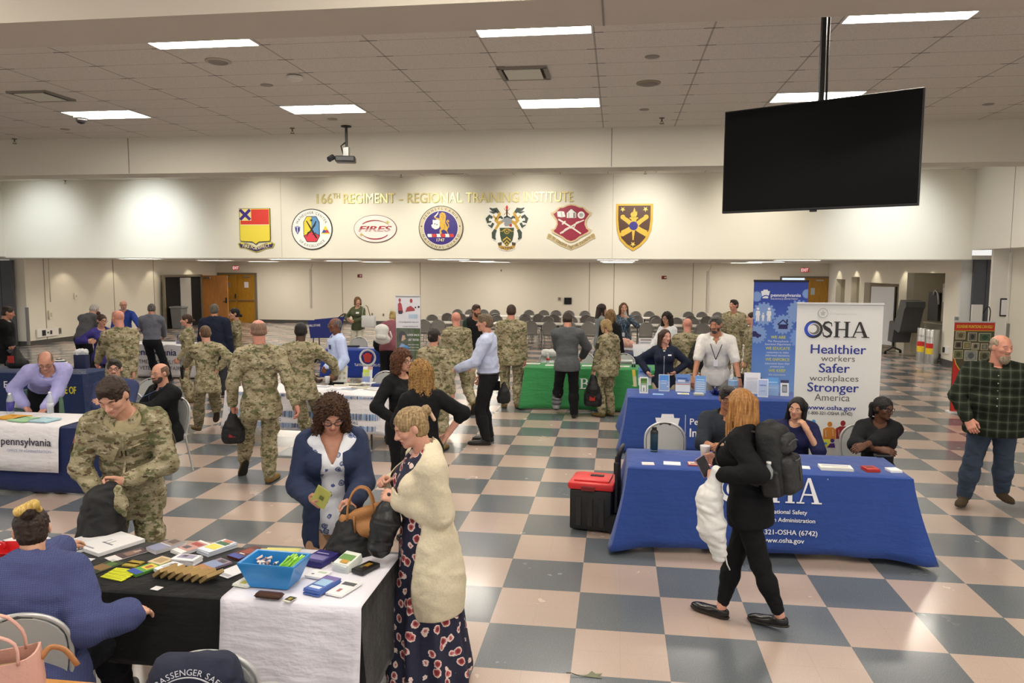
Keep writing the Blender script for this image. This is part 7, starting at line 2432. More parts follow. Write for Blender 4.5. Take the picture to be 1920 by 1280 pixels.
PP('person in mauve sweater bending over a table with a white backpack', at, 346, 1.70, sex='f', lean=34, head=(-10, 20, 0), hl=(716, 660, 15.6), hr=(752, 655, 15.6), key='mauve', skin=SKL, hair=dict(style='pony', c='a9905a', c2='d0b878', bz=.2), top=dict(m=cloth('8a5560'), g=.022, hem=.06, slg=.01, name='sweater'), legs=dict(m=BLK, loose=.03, g=.02), shoes=dict(m=BSHOE), q=.85)
at = (-6.96, 20.0)
PP('person in olive sweater and white trousers with a white tote bag', at, 150, 1.72, sex='f', head=(44, 2, 0), hr=(652, 599, 19.8), hl=(664, 602, 19.7), elbL=(-.8, .3, -.6), elbR=(.8, -.2, -.6), key='olive', skin=SKL, hair=dict(style='bob', c='5a4026', c2='86643e'), top=dict(m=cloth('565c42'), g=.016, hem=.05, name='sweater'), legs=dict(m=cloth('d6d2c2'), loose=.03), shoes=dict(m=BSHOE), extra=[patch('name_tag', WTXT, -.05, .03, .09, .05)], q=.75)
at = (-4.30, 11.42)
PP('person with grey hair and moustache in pale blue shirt behind the striped table', at, 104, 1.73, fat=1.1, lean=3, head=(6, 0, 0), hl=(628, 700, 11.1), hr=(612, 690, 11.3), elbL=(-.4, -1, -.5), elbR=(.4, -1, -.4), palmL=(.7, 0, -.6), curl=.5, skin='6f4732', hair=dict(style='balding', c='3f3c3b', c2='7a7776', brow='3f3c3b'), glasses='5a4a40', beard=None, top=dict(m=cloth('b9c7ea', b=.5, sc=12), g=.018, hem=-.018, collar={}, slg=.008, name='dress_shirt'), legs=dict(m=BLK, belt='0c0c0d'), shoes=dict(m=BSHOE),
 extra=[patch('shirt_emblem', mat('39406a', .7), -.05, .02, .06, .07), headbit('moustache', hmat('4a4644'), [((-.09, .40, -.185), (.09, .40, -.185), .03, .03)])])
at = (-4.17, 9.70)
PP('person in camouflage with dark skin and short black hair at the striped table', at, 352, 1.78, fat=1.05, head=(-4, 12, 0), hl=(592, 712, 10.0), hr=(630, 700, 10.05), elbR=(1, -.3, -.3), elbL=(-.8, -.5, -.3), fl=(582, 838), fr=(612, 822), skin='4a2f22', hair=dict(style='buzz', c='100c0b'), **camo_kit())
at = (-3.98, 8.12)
PP('person in camouflage with bald head walking away in the centre aisle', at, 8, 1.92, fat=1.16, head=(0, 5, 0), hl=(436, 758, 8.05), hr=(570, 800, 8.1), elbL=(-.8, -1, 0), elbR=(.8, -1, 0), fl=(456, 892, .04), fr=(505, 905), toeL=(-.1, .6, -.75), toeR=(.6, 1, 0), kneeL=(0, 1, 0), key='aisle', skin='c98c7a', hair=dict(style='fringe', c='7a5f50'), curlL=.8, **camo_kit(extra=[sleeve_patch('flag_patch', FLAGM, 'R', .4, .07, .07)]), q=1.1)
at = (-7.60, 14.5)
PP('person in camouflage with dark bun in profile near the oak door', at, 96, 1.69, sex='f', head=(6, 2, 0), skin='cf9d88', hair=dict(style='bun', c='14100f', bz=-.2, bs=1.0), **camo_kit(), q=.85)
at = (-7.74, 13.95)
PP('person in navy jacket and grey trousers seen from behind', at, 352, 1.80, fat=1.18, head=(0, 2, 0), skin='b9846c', hair=dict(style='buzz', c='4a443e', c2='7a736a'), top=dict(m=cloth('1e2438', b=.4), g=.030, hem=.08, flare=.02, slg=.014, collar=dict(h=.02, fold=False), name='jacket'), legs=dict(m=cloth('34363c'), loose=.022), shoes=dict(m=BSHOE))
at = (-5.86, 10.3)
PP('person in camouflage with cropped brown hair walking, seen from behind', at, 14, 1.67, head=(0, 6, 0), hl=(345, 690, 10.55), hr=(410, 690, 10.3), elbL=(-1, -.5, 0), fl=(372, 815), fr=(408, 803, .08), toeR=(.1, .7, -.6), key='crop', skin='cb9780', hair=dict(style='buzz', c='4a3526', c2='7a5f44'), **camo_kit())
at = (-7.86, 13.2)
PP('person in camouflage with brown ponytail in profile beside the walking soldier', at, 84, 1.64, sex='f', head=(6, 2, 0), hl=(336, 672, 13.0), skin='cf9d88', hair=dict(style='bun', c='3a261b', bz=-.1), **camo_kit(), q=.85)
at = (-9.98, 15.35)
PP('person in grey shirt and black trousers leaning over the white table', at, 350, 1.72, fat=1.16, lean=6, head=(0, 16, 0), hl=(272, 630, 15.85), hr=(308, 632, 15.85), elbL=(-1, -.6, .2), elbR=(1, -.6, .2), fl=(293, 712), fr=(318, 716), skin='c08c74', hair=dict(style='short', c='45423e', c2='77726c'), top=dict(m=cloth('6c707c', b=.5, sc=12), g=.020, hem=-.018, collar={}, slg=.01, name='dress_shirt', flare=.012), legs=dict(m=cloth('181a20'), loose=.018), shoes=dict(m=BSHOE))
at = (-11.9, 17.2)
PP('person with bald head and glasses in bright blue shirt behind the white table', at, 176, 1.70, fat=1.08, head=(8, 4, 0), hl=(268, 622, 16.9), elbL=(-1, -.3, .2), skin='cf9a86', glasses='5a4a44', hair=dict(style='fringe', c='9a8d80'), beard=dict(c='8b8078', len=.02, w=.6), top=dict(m=cloth('2c4594', b=.4, sc=12), g=.018, hem=.05, collar={}, slg=.008, name='dress_shirt'), legs=dict(m=NAVYC), shoes=dict(m=BSHOE), q=.85)
at = (-11.62, 15.35)
PP('person with white hair bending forward in dark grey shirt', at, 318, 1.78, fat=1.15, lean=34, head=(0, 20, 0), hl=(205, 650, 15.8), hr=(215, 655, 15.6), skin='c99a88', hair=dict(style='short', c='b5b0aa', c2='d8d4ce'), top=dict(m=cloth('55575c'), g=.020, hem=.02, sleeve=1.0, slg=.012, name='polo_shirt'), legs=dict(m=cloth('15171b'), loose=.018), shoes=dict(m=BSHOE), q=.85)
at = (-9.28, 12.75)
PP('person smiling with glasses in purple top behind the bald soldier', at, 206, 1.65, sex='f', head=(4, 10, 0), hr=(166, 640, 12.5), skin=SKL, glasses='4a3a3e', hair=dict(style='bun', c='3a261c', bz=.5), top=dict(m=cloth('3c357c'), g=.016, hem=.08, name='top'), legs=dict(m=NAVYC), shoes=dict(m=BSHOE), q=.85)
at = (-7.52, 10.75)
PP('person in camouflage with bald head, broad back to the camera at left', at, 22, 1.85, fat=1.25, head=(8, 6, 0), hl=(176, 700, 10.9), hr=(250, 715, 10.7), elbL=(-1, -.6, 0), skin='cd917f', **camo_kit(extra=[sleeve_patch('unit_patch', PATCH, 'L', .4, .09, .09)]))
at = (-6.28, 8.85)
PP('person with glasses and moustache in navy shirt and black tie, arms folded', at, 178, 1.78, hip=(0, -.05, .49), lean=2, head=(-6, 0, 0), hr=(224, 760, 8.66), hl=(197, 755, 8.62), elbR=(1, .1, -.5), elbL=(-1, .1, -.5), palmR=(-.2, -.8, -.3), palmL=(.2, -.8, -.3), curl=.4, **SIT, skin='d2a28c', glasses='1c1a1e', hair=dict(style='short', c='1f1713'), top=dict(m=cloth('363f62', b=.5, sc=12), g=.020, hem=.06, collar={}, slg=.010, name='dress_shirt'), legs=dict(m=BLK), shoes=dict(m=BSHOE),
 extra=[necktie(BLK, -.16, .035), headbit('moustache', hmat('2a1d16'), [((-.10, .40, -.19), (.10, .40, -.19), .026, .026)])])
at = (-5.42, 8.50)
PP('person with bald head in black jacket seated at the end of the navy table', at, 122, 1.80, fat=1.1, hip=(0, -.04, .50), lean=4, head=(4, 4, 0), hl=(236, 765, 8.05), hr=(232, 772, 8.3), elbL=(-.6, -.6, -.8), elbR=(.6, -.4, -.8), palmL=(.7, .2, -.3), curl=.5, **SIT, skin='cb9880', glasses='8a7a6a', hair=dict(style='fringe', c='6a5446'), beard=dict(c='3d2e26', len=.03), top=dict(m=BLK2, g=.022, hem=.06, collar=dict(h=.02), slg=.010, name='jacket'), legs=dict(m=cloth('4a4542'), loose=.018), shoes=dict(m=BSHOE),
 extra=[lanyard(mat('2f4f8a', .6), mat('1d2c4a', .4), -.10)])
at = (-7.22, 8.80)
LAV = cloth('a9a8dc', b=.5, sc=12)
PP('person in lavender shirt and green tie bending over the navy table', at, 184, 1.80, fat=1.14, lean=66, head=(-14, 10, 0), hr=(47, 760, 8.35), hl=(84, 765, 8.3), elbR=(.5, -.6, .3), elbL=(-.5, -.6, .3), palmR=(0, .2, -1), palmL=(0, .2, -1), curl=.3, skin='c28f7a', glasses='6a5a50', hair=dict(style='balding', c='4a3a30', c2='8a7a6c'), top=dict(m=LAV, g=.020, hem=-.018, collar={}, slg=.010, name='dress_shirt'), legs=dict(m=BLK), shoes=dict(m=BSHOE), extra=[necktie(cloth('5c7a66', b=.2), w=.045, hang=.50, x=-.06)])
at = (-11.20, 12.75)
PP('person in black jacket at the left edge holding a phone', at, 262, 1.78, fat=1.05, head=(0, 14, 0), hl=(20, 648, 12.6), hr=(24, 655, 12.9), elbL=(-.5, -.9, -.4), elbR=(.5, -.9, -.4), curl=.6, key='edge', skin='b9866c', hair=dict(style='buzz', c='2a1f19'), top=[dict(m=cloth('d8d8dc'), g=.006, hem=.0, sleeve=.3, collar={}, name='shirt'), dict(m=BLK2, g=.024, hem=.12, vneck=.05, slg=.01, name='suit_jacket')], legs=dict(m=BLK), shoes=dict(m=BSHOE))
# ------------------------------------------------------------------ small things
def sdf_part(name, m, parent, prims, cell=.008, disp=None, cuts=(), sub=()):
 S = Sdf(cell)
 for q in prims:
  if len(q) == 5:
   S.cap(q[0], q[1], q[2], q[3], q[4])
  else:
   S.ell(q[0], q[1], None, q[2])
 for q in sub:
  S.ell(q[0], q[1], None, q[2], True)
 S.disp = disp
 for p, n in cuts:
  S.cut(p, n)
 V, F = S.mesh()
 return mesh_np(name, smooth_verts(V, F, 1, .4), F, m, parent)
def on(px, py, z=.757):
 return atz(px, py, z)
PAPER = mat('e8e8ea', .7)
def sheet(name, label, px, py, w, h, rz=0, c='e8e8ea', prints=(), t=.003, n=1, z=.757, cat='pamphlet', group=None, spread=.004, loc=None):
 """leaflets lying on a table: prints = (x0, y0, x1, y1, colour) in 0..1 of the sheet; n of them one on another"""
 p = loc if loc is not None else on(px, py, z)
 if n > 1 and not group:
  group = label
 for i in range(n):
  o = thing(name, label, cat, (p.x + rnd.uniform(-1, 1) * spread * (n > 1), p.y + rnd.uniform(-1, 1) * spread * (n > 1), p.z + i * t * 1.08), math.radians(rz) + rnd.uniform(-.04, .04) * (n > 1), group)
  MB().box((0, 0, t / 2), (w, h, t)).build('paper', mat(c, .6), o)
  if i == n - 1:
   for k, q in enumerate(prints):
    MB().box(((q[0] + q[2]) / 2 * w - w / 2, (q[1] + q[3]) / 2 * h - h / 2, t + .0006 + .0003 * k), ((q[2] - q[0]) * w, (q[3] - q[1]) * h, .0008)).build('printed_area', mat(q[4], .6), o)
   if any(len(q) > 5 for q in prints):
    pass
 return o
sheet('booklet', 'thick white paper booklet with a small line drawing on the black tablecloth', 207, 1022, .26, .30, -24, 'e6e6e8', ((.35, .40, .75, .44, '7a7a80'), (.38, .44, .40, .60, '7a7a80'), (.55, .44, .57, .60, '7a7a80'), (.1, .08, .6, .12, '9a9aa0')), t=.022)
sheet('binder_page', 'open white binder page with dark edge left of the thick booklet', 158, 1021, .24, .28, -28, 'dcdcde', ((.92, 0, 1, 1, '26262a'), (.1, .1, .8, .15, '8a8a90')), t=.018)
sheet('paper_sheet', 'white sheets under the raised arm at the left edge of the black table', 45, 1022, .34, .28, -24, 'e2e2e4', ((.02, .30, .98, .34, '1e1e22'),), t=.014)
sheet('paper_sheet', 'white paper at the table edge beside the red basket', 8, 1042, .2, .24, -20, 'd8d8dc', t=.006)
p = on(28, 1050)
t = thing('red_basket', 'red plastic basket with handle at the left end of the black table', 'basket', p, .2)
RP = mat('c4161c', .4)
MB().lathe([(.01, 0), (.12, 0), (.15, .075), (.155, .08), (.145, .08), (.115, .01), (.01, .01)], seg=4, M=Matrix.Rotation(math.pi / 4, 4, 'Z')).build('body', RP, t)
MB().tube([(-.1, -.02, .075), (-.11, -.02, .11), (-.05, -.02, .115), (-.04, -.02, .08)], .008, 6).build('handle', RP, t, True)
sheet('pamphlet', 'photo pamphlet with white lower edge beside the thick booklet', 238, 1040, .10, .22, -30, 'e6e4e4', ((0, .28, 1, 1, '5a4a4e'), (.2, .45, .8, .8, '8d7468'), (.35, .7, .6, .9, 'b9a59a')))
sheet('pamphlet', 'dark green brochure close to the blue sweater', 196, 1062, .12, .18, -22, '3d4a34', ((.1, .2, .9, .6, '8b6f4a'), (.3, .6, .8, .85, '5a7a44')))
sheet('pamphlet', 'small white card partly behind the blue sweater', 166, 1050, .05, .05, 0, 'dedee2')
for i in range(2):
 sheet('note_booklet', 'small gold booklet lying beside the neon bands', 246 + i * 8, 1060 - i * 4, .09, .05, -8, 'a8923a', t=.008, cat='booklet', group='small gold booklets')
for i in range(4):
 p = on(222, 1078)
 sheet('neon_band', 'bright yellow reflective band in a small fan on the black cloth', 0, 0, .16, .034, -14 + i * 3, 'd3d82a', ((.1, .4, .9, .6, 'a4aa18'),), t=.005, cat='reflective band', group='yellow reflective bands', loc=Vector((p.x + i * .006, p.y - .045 + i * .03, p.z + i * .003)))
sheet('pamphlet', 'grey and white brochures stacked at the far edge of the black cloth', 312, 1027, .11, .20, -28, 'd5d4d8', ((0, 0, 1, .45, '8b90aa'), (0, .5, 1, 1, '8f7f78'), (.2, .62, .8, .9, '5c4a44')), t=.006, n=4)
sheet('pamphlet', 'white and red brochures stacked beside the grey ones', 358, 1030, .11, .20, -28, 'e2e0e0', ((0, .2, 1, .9, 'b98a84'), (.1, .62, .9, .82, '9a3a34'), (.15, .3, .6, .5, '4a4a52')), t=.006, n=3)
sheet('card', 'white photo cards piled in the middle of the black cloth', 350, 1054, .15, .09, -6, 'e4e3e8', ((.15, .3, .85, .9, '9590a8'), (.3, .5, .5, .8, '4c4656')), t=.008, n=4, cat='card')
sheet('card', 'small white cards piled left of the kraft boxes', 317, 1069, .09, .13, -24, 'e4e3e6', ((.2, .3, .8, .8, 'b4b6c0'), (.4, .6, .7, .9, '3f3d42')), t=.008, n=3, cat='card')
sheet('pamphlet', 'green brochures with a yellow circle and blue foot', 278, 1067, .10, .20, -27, '5f9a44', ((0, 0, 1, .22, '2c4a9c'), (.2, .35, .85, .7, 'd8c24a'), (.35, .42, .7, .62, 'a85a2a')), t=.005, n=3)
sheet('pamphlet', 'beige folded brochures above the green ones', 302, 1056, .11, .10, -22, 'cbb894', ((.2, .2, .8, .8, 'a8906a'),), t=.006, n=3)
sheet('pamphlet', 'white and yellow newsletters stacked near the white runner', 408, 1031, .12, .20, -27, 'd4dce8', ((.1, .2, .9, .55, 'd8cf5a'), (.1, .6, .9, .8, '3f6a4a'), (.2, .82, .8, .97, 'c4785a')), t=.007, n=4)
sheet('pamphlet', 'sunset coloured brochures beside the kraft boxes', 390, 1064, .11, .24, -30, '8a7a8c', ((0, 0, 1, .3, 'c08a3a'), (0, .3, 1, .5, 'a8744a'), (0, .5, 1, .8, '7f8cb0'), (.3, .82, .8, .95, '4a4450')), t=.006, n=2)
sheet('paper_sheet', 'white sheet lying flat left of the white runner', 440, 1070, .12, .19, -24, 'e4e4e8', ((.1, .06, .9, .2, 'a8a8b0'),), t=.004)
sheet('book', 'dark red covered book with blue foot at the far edge of the cloth', 463, 1038, .11, .20, -24, '5a2420', ((0, 0, 1, .25, '3a4a98'), (.2, .4, .8, .75, '8d3a2a'), (.3, .3, .7, .36, 'd8d0cc')), t=.012, cat='book')
sheet('card', 'single small white card at the near edge of the black cloth', 294, 1103, .05, .045, -10, 'e4e4e4', cat='card')
KR = mat('a88d5c', .8)
for i in range(7):
 p = on(402, 1092)
 t = thing('kraft_box', 'small brown kraft box leaning in the fanned row on the black cloth', 'box', (p.x - .05 * i, p.y + .006 * i, .757), math.radians(-24), 'fanned brown kraft boxes')
 M = Matrix.Rotation(math.radians(-34), 4, 'Y')
 MB().box((0, 0, .04), (.085, .11, .022), M=M, r=.003).build('box', KR, t)
 MB().box((-.043, 0, .04), (.004, .11, .018), M=M).build('dark_side', mat('4c4430', .8), t)
 MB().box((.0, .02, .052), (.012, .02, .002), M=M).build('thumb_hole', mat('2b2518', .8), t)
ZR = .770
sheet('yellow_paper', 'yellow paper forms fanned behind the blue bin', 520, 1040, .21, .14, 6, 'd8d47e', ((.1, .3, .8, .34, 'a8a458'),), t=.004, n=4, z=ZR, cat='paper', spread=.025)
p = on(516, 1092, ZR)
t = thing('blue_bin', 'bright blue plastic bin of pens and sweets on the white runner', 'bin', p, math.radians(-3))
BB = mat('2a84c8', .35)
b = MB()
o0, o1 = [(-.11, -.075), (.11, -.075), (.11, .075), (-.11, .075)], [(-.155, -.10), (.155, -.10), (.155, .10), (-.155, .10)]
vs = [(x, y, 0) for x, y in o0] + [(x, y, .14) for x, y in o1] + [(x * 1.06, y * 1.06, .14) for x, y in o1] + [(x * 1.06, y * 1.06, .13) for x, y in o1] + [(x * .96, y * .95, .138) for x, y in o1] + [(x * .95, y * .95, .006) for x, y in o0]
fs = [(3, 2, 1, 0)]
for a, c_ in ((0, 4), (4, 12), (12, 8)):
 pass
for i in range(4):
 j = (i + 1) % 4
 fs += [(i, j, 12 + j, 12 + i), (12 + i, 12 + j, 8 + j, 8 + i), (8 + i, 8 + j, 16 + j, 16 + i), (16 + i, 16 + j, 20 + j, 20 + i)]
fs.append((20, 21, 22, 23))
b.add(vs, fs).build('tub', BB, t)
for i in range(14):
 q = Vector((rnd.uniform(-.11, .01), rnd.uniform(-.06, .06), .105 + rnd.uniform(0, .012)))
 q = p + q
 tag(MB().tube([q, q + Vector((rnd.uniform(-.02, .02), rnd.uniform(-.02, .02), .006)), q + Vector((rnd.uniform(-.03, .03), rnd.uniform(-.03, .03), .0))], [.004, .010, .004], 6).build('wrapped_sweet', mat(rnd.choice(('e6e2e0', 'd8c8c4', '9a7a74', 'ece8ea')), .4), None, True), 'small white wrapped sweet in the left half of the blue bin', 'sweet', 'wrapped sweets in the blue bin')
for i in range(9):
 q = p + Vector((.03 + i * .009, rnd.uniform(-.05, .0), .10))
 e_ = q + Vector((.03 + rnd.uniform(-.01, .02), .09, .035))
 o = thing('highlighter', 'bright green highlighter pen in the right half of the blue bin', 'pen', q, 0, 'green highlighters in the blue bin')
 MB().tube([(0, 0, 0), (e_ - q) * .7], .006, 6).build('barrel', mat('86c83a', .4), o, True)
 MB().tube([(e_ - q) * .7, (e_ - q)], .0065, 6).build('cap', mat('a4dc58', .4), o, True)
p = on(505, 1120, ZR)
t = thing('wallet', 'brown leather case lying in front of the blue bin', 'case', p, math.radians(-4))
MB().box((0, 0, .014), (.145, .055, .026), r=.011).build('case', mat('4a2c1a', .5, bump=.2), t, 'auto')
MB().box((0, 0, .0145), (.147, .057, .004), r=.001).build('seam', mat('2a1810', .6), t)
sheet('pamphlet', 'small dark and yellow card at the near edge of the white runner', 543, 1124, .045, .06, -18, 'd8d4c4', ((0, .25, 1, 1, '3a3d30'), (.3, .4, .7, .8, 'b8a040')), t=.003, z=ZR)
sheet('pamphlet', 'white and yellow leaflet half under the blue bin', 462, 1093, .10, .10, -10, 'e6e6dc', ((.3, .2, .7, .6, 'c8c050'),), t=.004, n=2, z=ZR)
sheet('booklet', 'deep purple booklets stacked at the far side of the white runner', 600, 1052, .14, .18, -14, '2a2670', ((.1, .2, .9, .55, '7a74a8'), (.1, .7, .7, .76, 'a8a4d0'), (0, 0, 1, .08, '1a1850')), t=.006, n=5, z=ZR, cat='booklet')
sheet('card', 'white card with green corner in the middle of the runner', 597, 1078, .11, .10, -12, 'e8e8ea', ((.4, .6, .9, .8, 'b8c8b4'), (.2, .3, .35, .4, '505058')), t=.005, n=2, z=ZR, cat='card')
sheet('pamphlet', 'blue and lilac brochures stacked at the near side of the runner', 605, 1103, .10, .19, -16, '4a68b0', ((0, .62, 1, 1, '7468a4'), (.12, .35, .88, .75, '9cc0dc'), (.15, .12, .85, .26, 'd8e4f0')), t=.007, n=4, z=ZR)
sheet('pamphlet', 'white leaflet with dark picture strip at the corner of the runner', 645, 1104, .10, .19, -18, 'e6e6e8', ((.12, .66, .92, .86, '55585c'), (.4, .2, .6, .4, 'a86a6a')), t=.004, n=2, z=ZR)
p = on(653, 1062, ZR)
t = thing('brochure_holder', 'clear holder of green and white brochures on the runner', 'holder', p, math.radians(-20))
MB().box((0, 0, .03), (.11, .14, .05), M=Matrix.Rotation(math.radians(14), 4, 'X'), r=.003).build('brochure', mat('e4e8e0', .6), t)
MB().box((0, .01, .058), (.09, .05, .002), M=Matrix.Rotation(math.radians(14), 4, 'X')).build('green_print', mat('6f9a58', .6), t)
MB().box((.01, -.03, .058), (.05, .03, .002), M=Matrix.Rotation(math.radians(14), 4, 'X')).build('orange_print', mat('c89a4a', .6), t)
MB().box((0, -.078, .02), (.118, .004, .05)).build('holder_front', mat('dfe6ec', .1, alpha=.35), t)
p = on(686, 1068, ZR)
t = thing('gift_box', 'flat black box with gold motif at the corner of the runner', 'box', p, math.radians(-24))
MB().box((0, 0, .012), (.085, .15, .024), r=.003).build('box', mat('121214', .4), t)
MB().box((0, .02, .0245), (.03, .05, .001)).build('gold_motif', mat('b08a30', .4, .4), t)
MB().box((-.01, -.02, .0245), (.02, .03, .001)).build('red_motif', mat('5a5a40', .4), t)
BAGM = mat('131417', .65, bump=.5, bscale=12)
def drawbag(label, base, w, d, h, rz=0, m=None, motif=None, tilt=(0, 0), cords=None):
 """soft drawstring bag hanging from a point at its top; base = the top point"""
 t = thing('drawstring_bag', label, 'bag', base, rz)
 sx, sy = tilt
 sdf_part('pouch', m or BAGM, t, [((0, 0, -.02), (sx * .5, sy * .5, -h * .45), w * .12, w * .36, .06), ((-w * .22 + sx, sy, -h * .72), (w * .22 + sx, sy, -h * .72), d * .5, d * .5, .08), ((-w * .26 + sx, sy, -h * .92), (w * .26 + sx, sy, -h * .92), d * .42, d * .42, .06)], .009, bump_fn(.010, 26, int(h * 1000)))
 for s in (-1, 1):
  MB().tube([(0, 0, 0), (s * w * .42 + sx * .5, sy - .02, -h * .55), (s * w * .44 + sx, sy, -h * .95)], .004, 5).build('cord', mat('0d0d0e', .7), t, True)
 if motif:
  MB().box((sx * .8, sy - d * .52, -h * .68), (w * .28, .012, h * .3), r=.005).build('printed_motif', mat(motif, .7), t)
 return t
p = grip('bend', 'L', .08) + Vector((-.06, -.03, .0))
t = thing('drawstring_bag', 'black drawstring bag held open by the bending soldier', 'bag', p, 0)
sdf_part('pouch', BAGM, t, [((.07, 0, .0), (.02, 0, -.22), .05, .10, .05), ((.0, 0, -.1), (-.02, 0, -.34), .12, .15, .05), ((-.1, 0, -.14), (-.06, 0, -.3), .03, .1, .05)], .009, bump_fn(.012, 22, 8))
p = grip('bend', 'L', .09) + Vector((.05, -.02, -.05))
t = thing('patrol_cap', 'camouflage patrol cap dangling from the hand of the bending soldier', 'cap', p, 0)
sdf_part('crown', CAMO, t, [((0, 0, .04), (.02, 0, -.06), .035, .05, .03), ((.02, 0, -.05), (.05, 0, -.13), .04, .012, .03)], .006)
p = grip('read', 'L', .10)
drawbag('large black drawstring bag held in front by the navy cardigan reader', p, .42, .2, .48, 0, tilt=(.02, 0))
p = grip('read', 'R', .12) + Vector((.02, -.01, .06))
t = thing('leaflet', 'yellow green leaflet held up by the navy cardigan reader', 'leaflet', p, 0)
MB().box((0, 0, 0), (.10, .004, .15), M=Matrix.Rotation(math.radians(32), 4, 'Y') @ Matrix.Rotation(math.radians(20), 4, 'X')).build('paper', mat('b3b45c', .7), t)
MB().box((.005, -.004, .0), (.03, .003, .03), M=Matrix.Rotation(math.radians(32), 4, 'Y') @ Matrix.Rotation(math.radians(20), 4, 'X')).build('printed_mark', mat('6a6a34', .7), t)
p = aty(684, 962, 4.40)
t = thing('handbag', 'tan leather handbag hanging from the arm in the navy cardigan', 'handbag', p, math.radians(12))
TAN = mat('a9743f', .5, bump=.2, bscale=60)
sdf_part('body', TAN, t, [((-.12, 0, -.03), (.11, 0, .04), .035, .035, .03), ((-.10, 0, -.12), (.10, 0, -.08), .06, .06, .05)], .007)
for yy in (-.05, .04):
 MB().tube([(-.10, yy, -.03), (-.09, yy * .8, .09), (-.04, yy * .4, .16), (.02, yy * .4, .15), (.05, yy * .8, .08), (.06, yy, .02)], .007, 6).build('handle', TAN, t, True)
MB().tube([(-.06, -.055, .0), (-.05, -.065, -.10)], .008, 6).build('strap', mat('8f5f30', .5), t, True)
p = grip('cream', 'L', .06)
t = thing('drawstring_bag', 'black bag hanging from the hands in the cream cardigan', 'bag', p, 0)
sdf_part('pouch', mat('17181b', .4, bump=.5, bscale=14), t, [((0, 0, .0), (-.02, 0, -.16), .025, .07, .05), ((-.02, 0, -.14), (-.06, 0, -.30), .08, .075, .05)], .008, bump_fn(.010, 24, 5))
J = JS['walk']
t = thing('backpack', 'large black backpack on the walking ginger-haired person', 'backpack', J['root'].location, J['root'].rotation_euler.z)
BPM = mat('1b1c1e', .7, bump=.35, bscale=30)
T, cc = J['Tt'], J['chest']
at_ = lambda x, y, z: cc + T @ Vector((x, y, z))
def pack_part(name, m, boxes, cell=.008, amp=.003):
 S = Sdf(cell)
 for c_, hf, r_ in boxes:
  S.box(at_(*c_), hf, T, r_, .025)
 S.disp = bump_fn(amp, 30, 3)
 mesh_np(name, *S.mesh(), m, t)
pack_part('main_pack', BPM, [((0, -.215, -.03), (.145, .085, .235), .065), ((0, -.18, .12), (.12, .05, .12), .05)])
pack_part('front_pocket', mat('232426', .6, bump=.3, bscale=30), [((0, -.31, -.12), (.115, .05, .13), .045)])
pack_part('top_pocket', mat('27282b', .6, bump=.3, bscale=30), [((0, -.30, .085), (.10, .045, .065), .04)])
pack_part('side_pocket', mat('1f2022', .6, bump=.3, bscale=30), [((-.145, -.22, -.16), (.022, .06, .09), .02)])
MB().tube([at_(-.09, -.345, .09), at_(-.03, -.352, .105), at_(.03, -.352, .105), at_(.09, -.345, .09)], .005, 6).build('zip', mat('4a4b4e', .4), t, True)
MB().tube([at_(-.06, -.365, -.02), at_(-.02, -.366, -.025), at_(.02, -.366, -.025), at_(.06, -.365, -.02)], .004, 6).build('zip', mat('4a4b4e', .4), t, True)
MB().box((0, 0, 0), (.02, .006, .10), M=Matrix.Translation(at_(.03, -.362, -.12)) @ T.to_4x4()).build('label_strip', mat('3a3b3e', .5), t)
for s in (-1, 1):
 MB().tube([at_(s * .085, -.15, .17), at_(s * .085, -.03, .185), at_(s * .09, .09, .13), at_(s * .10, .155, .05), at_(s * .125, .135, -.06), at_(s * .15, .02, -.13), at_(s * .13, -.13, -.18)], .017, 8, flat=.5).build('shoulder_strap', BPM, t, True)
MB().tube([at_(-.03, -.14, .17), at_(-.015, -.15, .205), at_(.015, -.15, .205), at_(.03, -.14, .17)], .008, 6).build('grab_loop', BPM, t, True)
MB().tube([at_(.02, -.12, .19), at_(-.02, -.14, .215), at_(-.06, -.17, .20), at_(-.08, -.2, .17)], .010, 6).build('pink_tag', mat('d8285c', .5), t, True)
tb = thing('water_bottle', 'clear bottle in the side pocket of the black backpack', 'bottle', Matrix.Translation(J['root'].location) @ Matrix.Rotation(J['root'].rotation_euler.z, 4, 'Z') @ at_(-.165, -.22, -.07), .3)
CLEAR = mat('cfd8dc', .1, alpha=.45)
MB().lathe([(.028, -.05), (.032, -.02), (.03, .01), (.014, .035), (.014, .045)], seg=14).build('body', CLEAR, tb, True)
MB().lathe([(.016, .045), (.016, .062), (.01, .063)], seg=12).build('cap', mat('dfe3e6', .3), tb, True)
p = grip('walk', 'L', .05)
t = thing('tote_bag', 'white cloth bag hanging from the arm of the walking person', 'bag', p, 0)
WB = mat('dcdcda', .7, bump=.5, bscale=10)
sdf_part('pouch', WB, t, [((.02, 0, .03), (-.02, 0, -.18), .04, .075, .05), ((-.03, 0, -.16), (-.01, 0, -.36), .085, .085, .05), ((-.0, 0, -.34), (.05, 0, -.54), .085, .055, .05)], .009, bump_fn(.014, 20, 9))
MB().tube([(.06, -.03, -.40), (.10, -.03, -.60), (.12, -.03, -.64)], .005, 5).build('cord', mat('d0d0ce', .7), t, True)
t = thing('phone', 'phone with pink case held by the walking person', 'phone', grip('walk', 'L', .10) + Vector((-.02, 0, .06)), .4)
MB().box((0, 0, 0), (.075, .010, .15), M=Matrix.Rotation(math.radians(-28), 4, 'Y'), r=.006).build('case', mat('8d7480', .4), t)
MB().box((0, -.006, 0), (.066, .002, .14), M=Matrix.Rotation(math.radians(-28), 4, 'Y')).build('screen', mat('2a2a30', .2), t)
t = thing('paper_cup', 'white paper cup beside the phone of the walking person', 'cup', grip('walk', 'R', .09) + Vector((0, 0, .04)), 0)
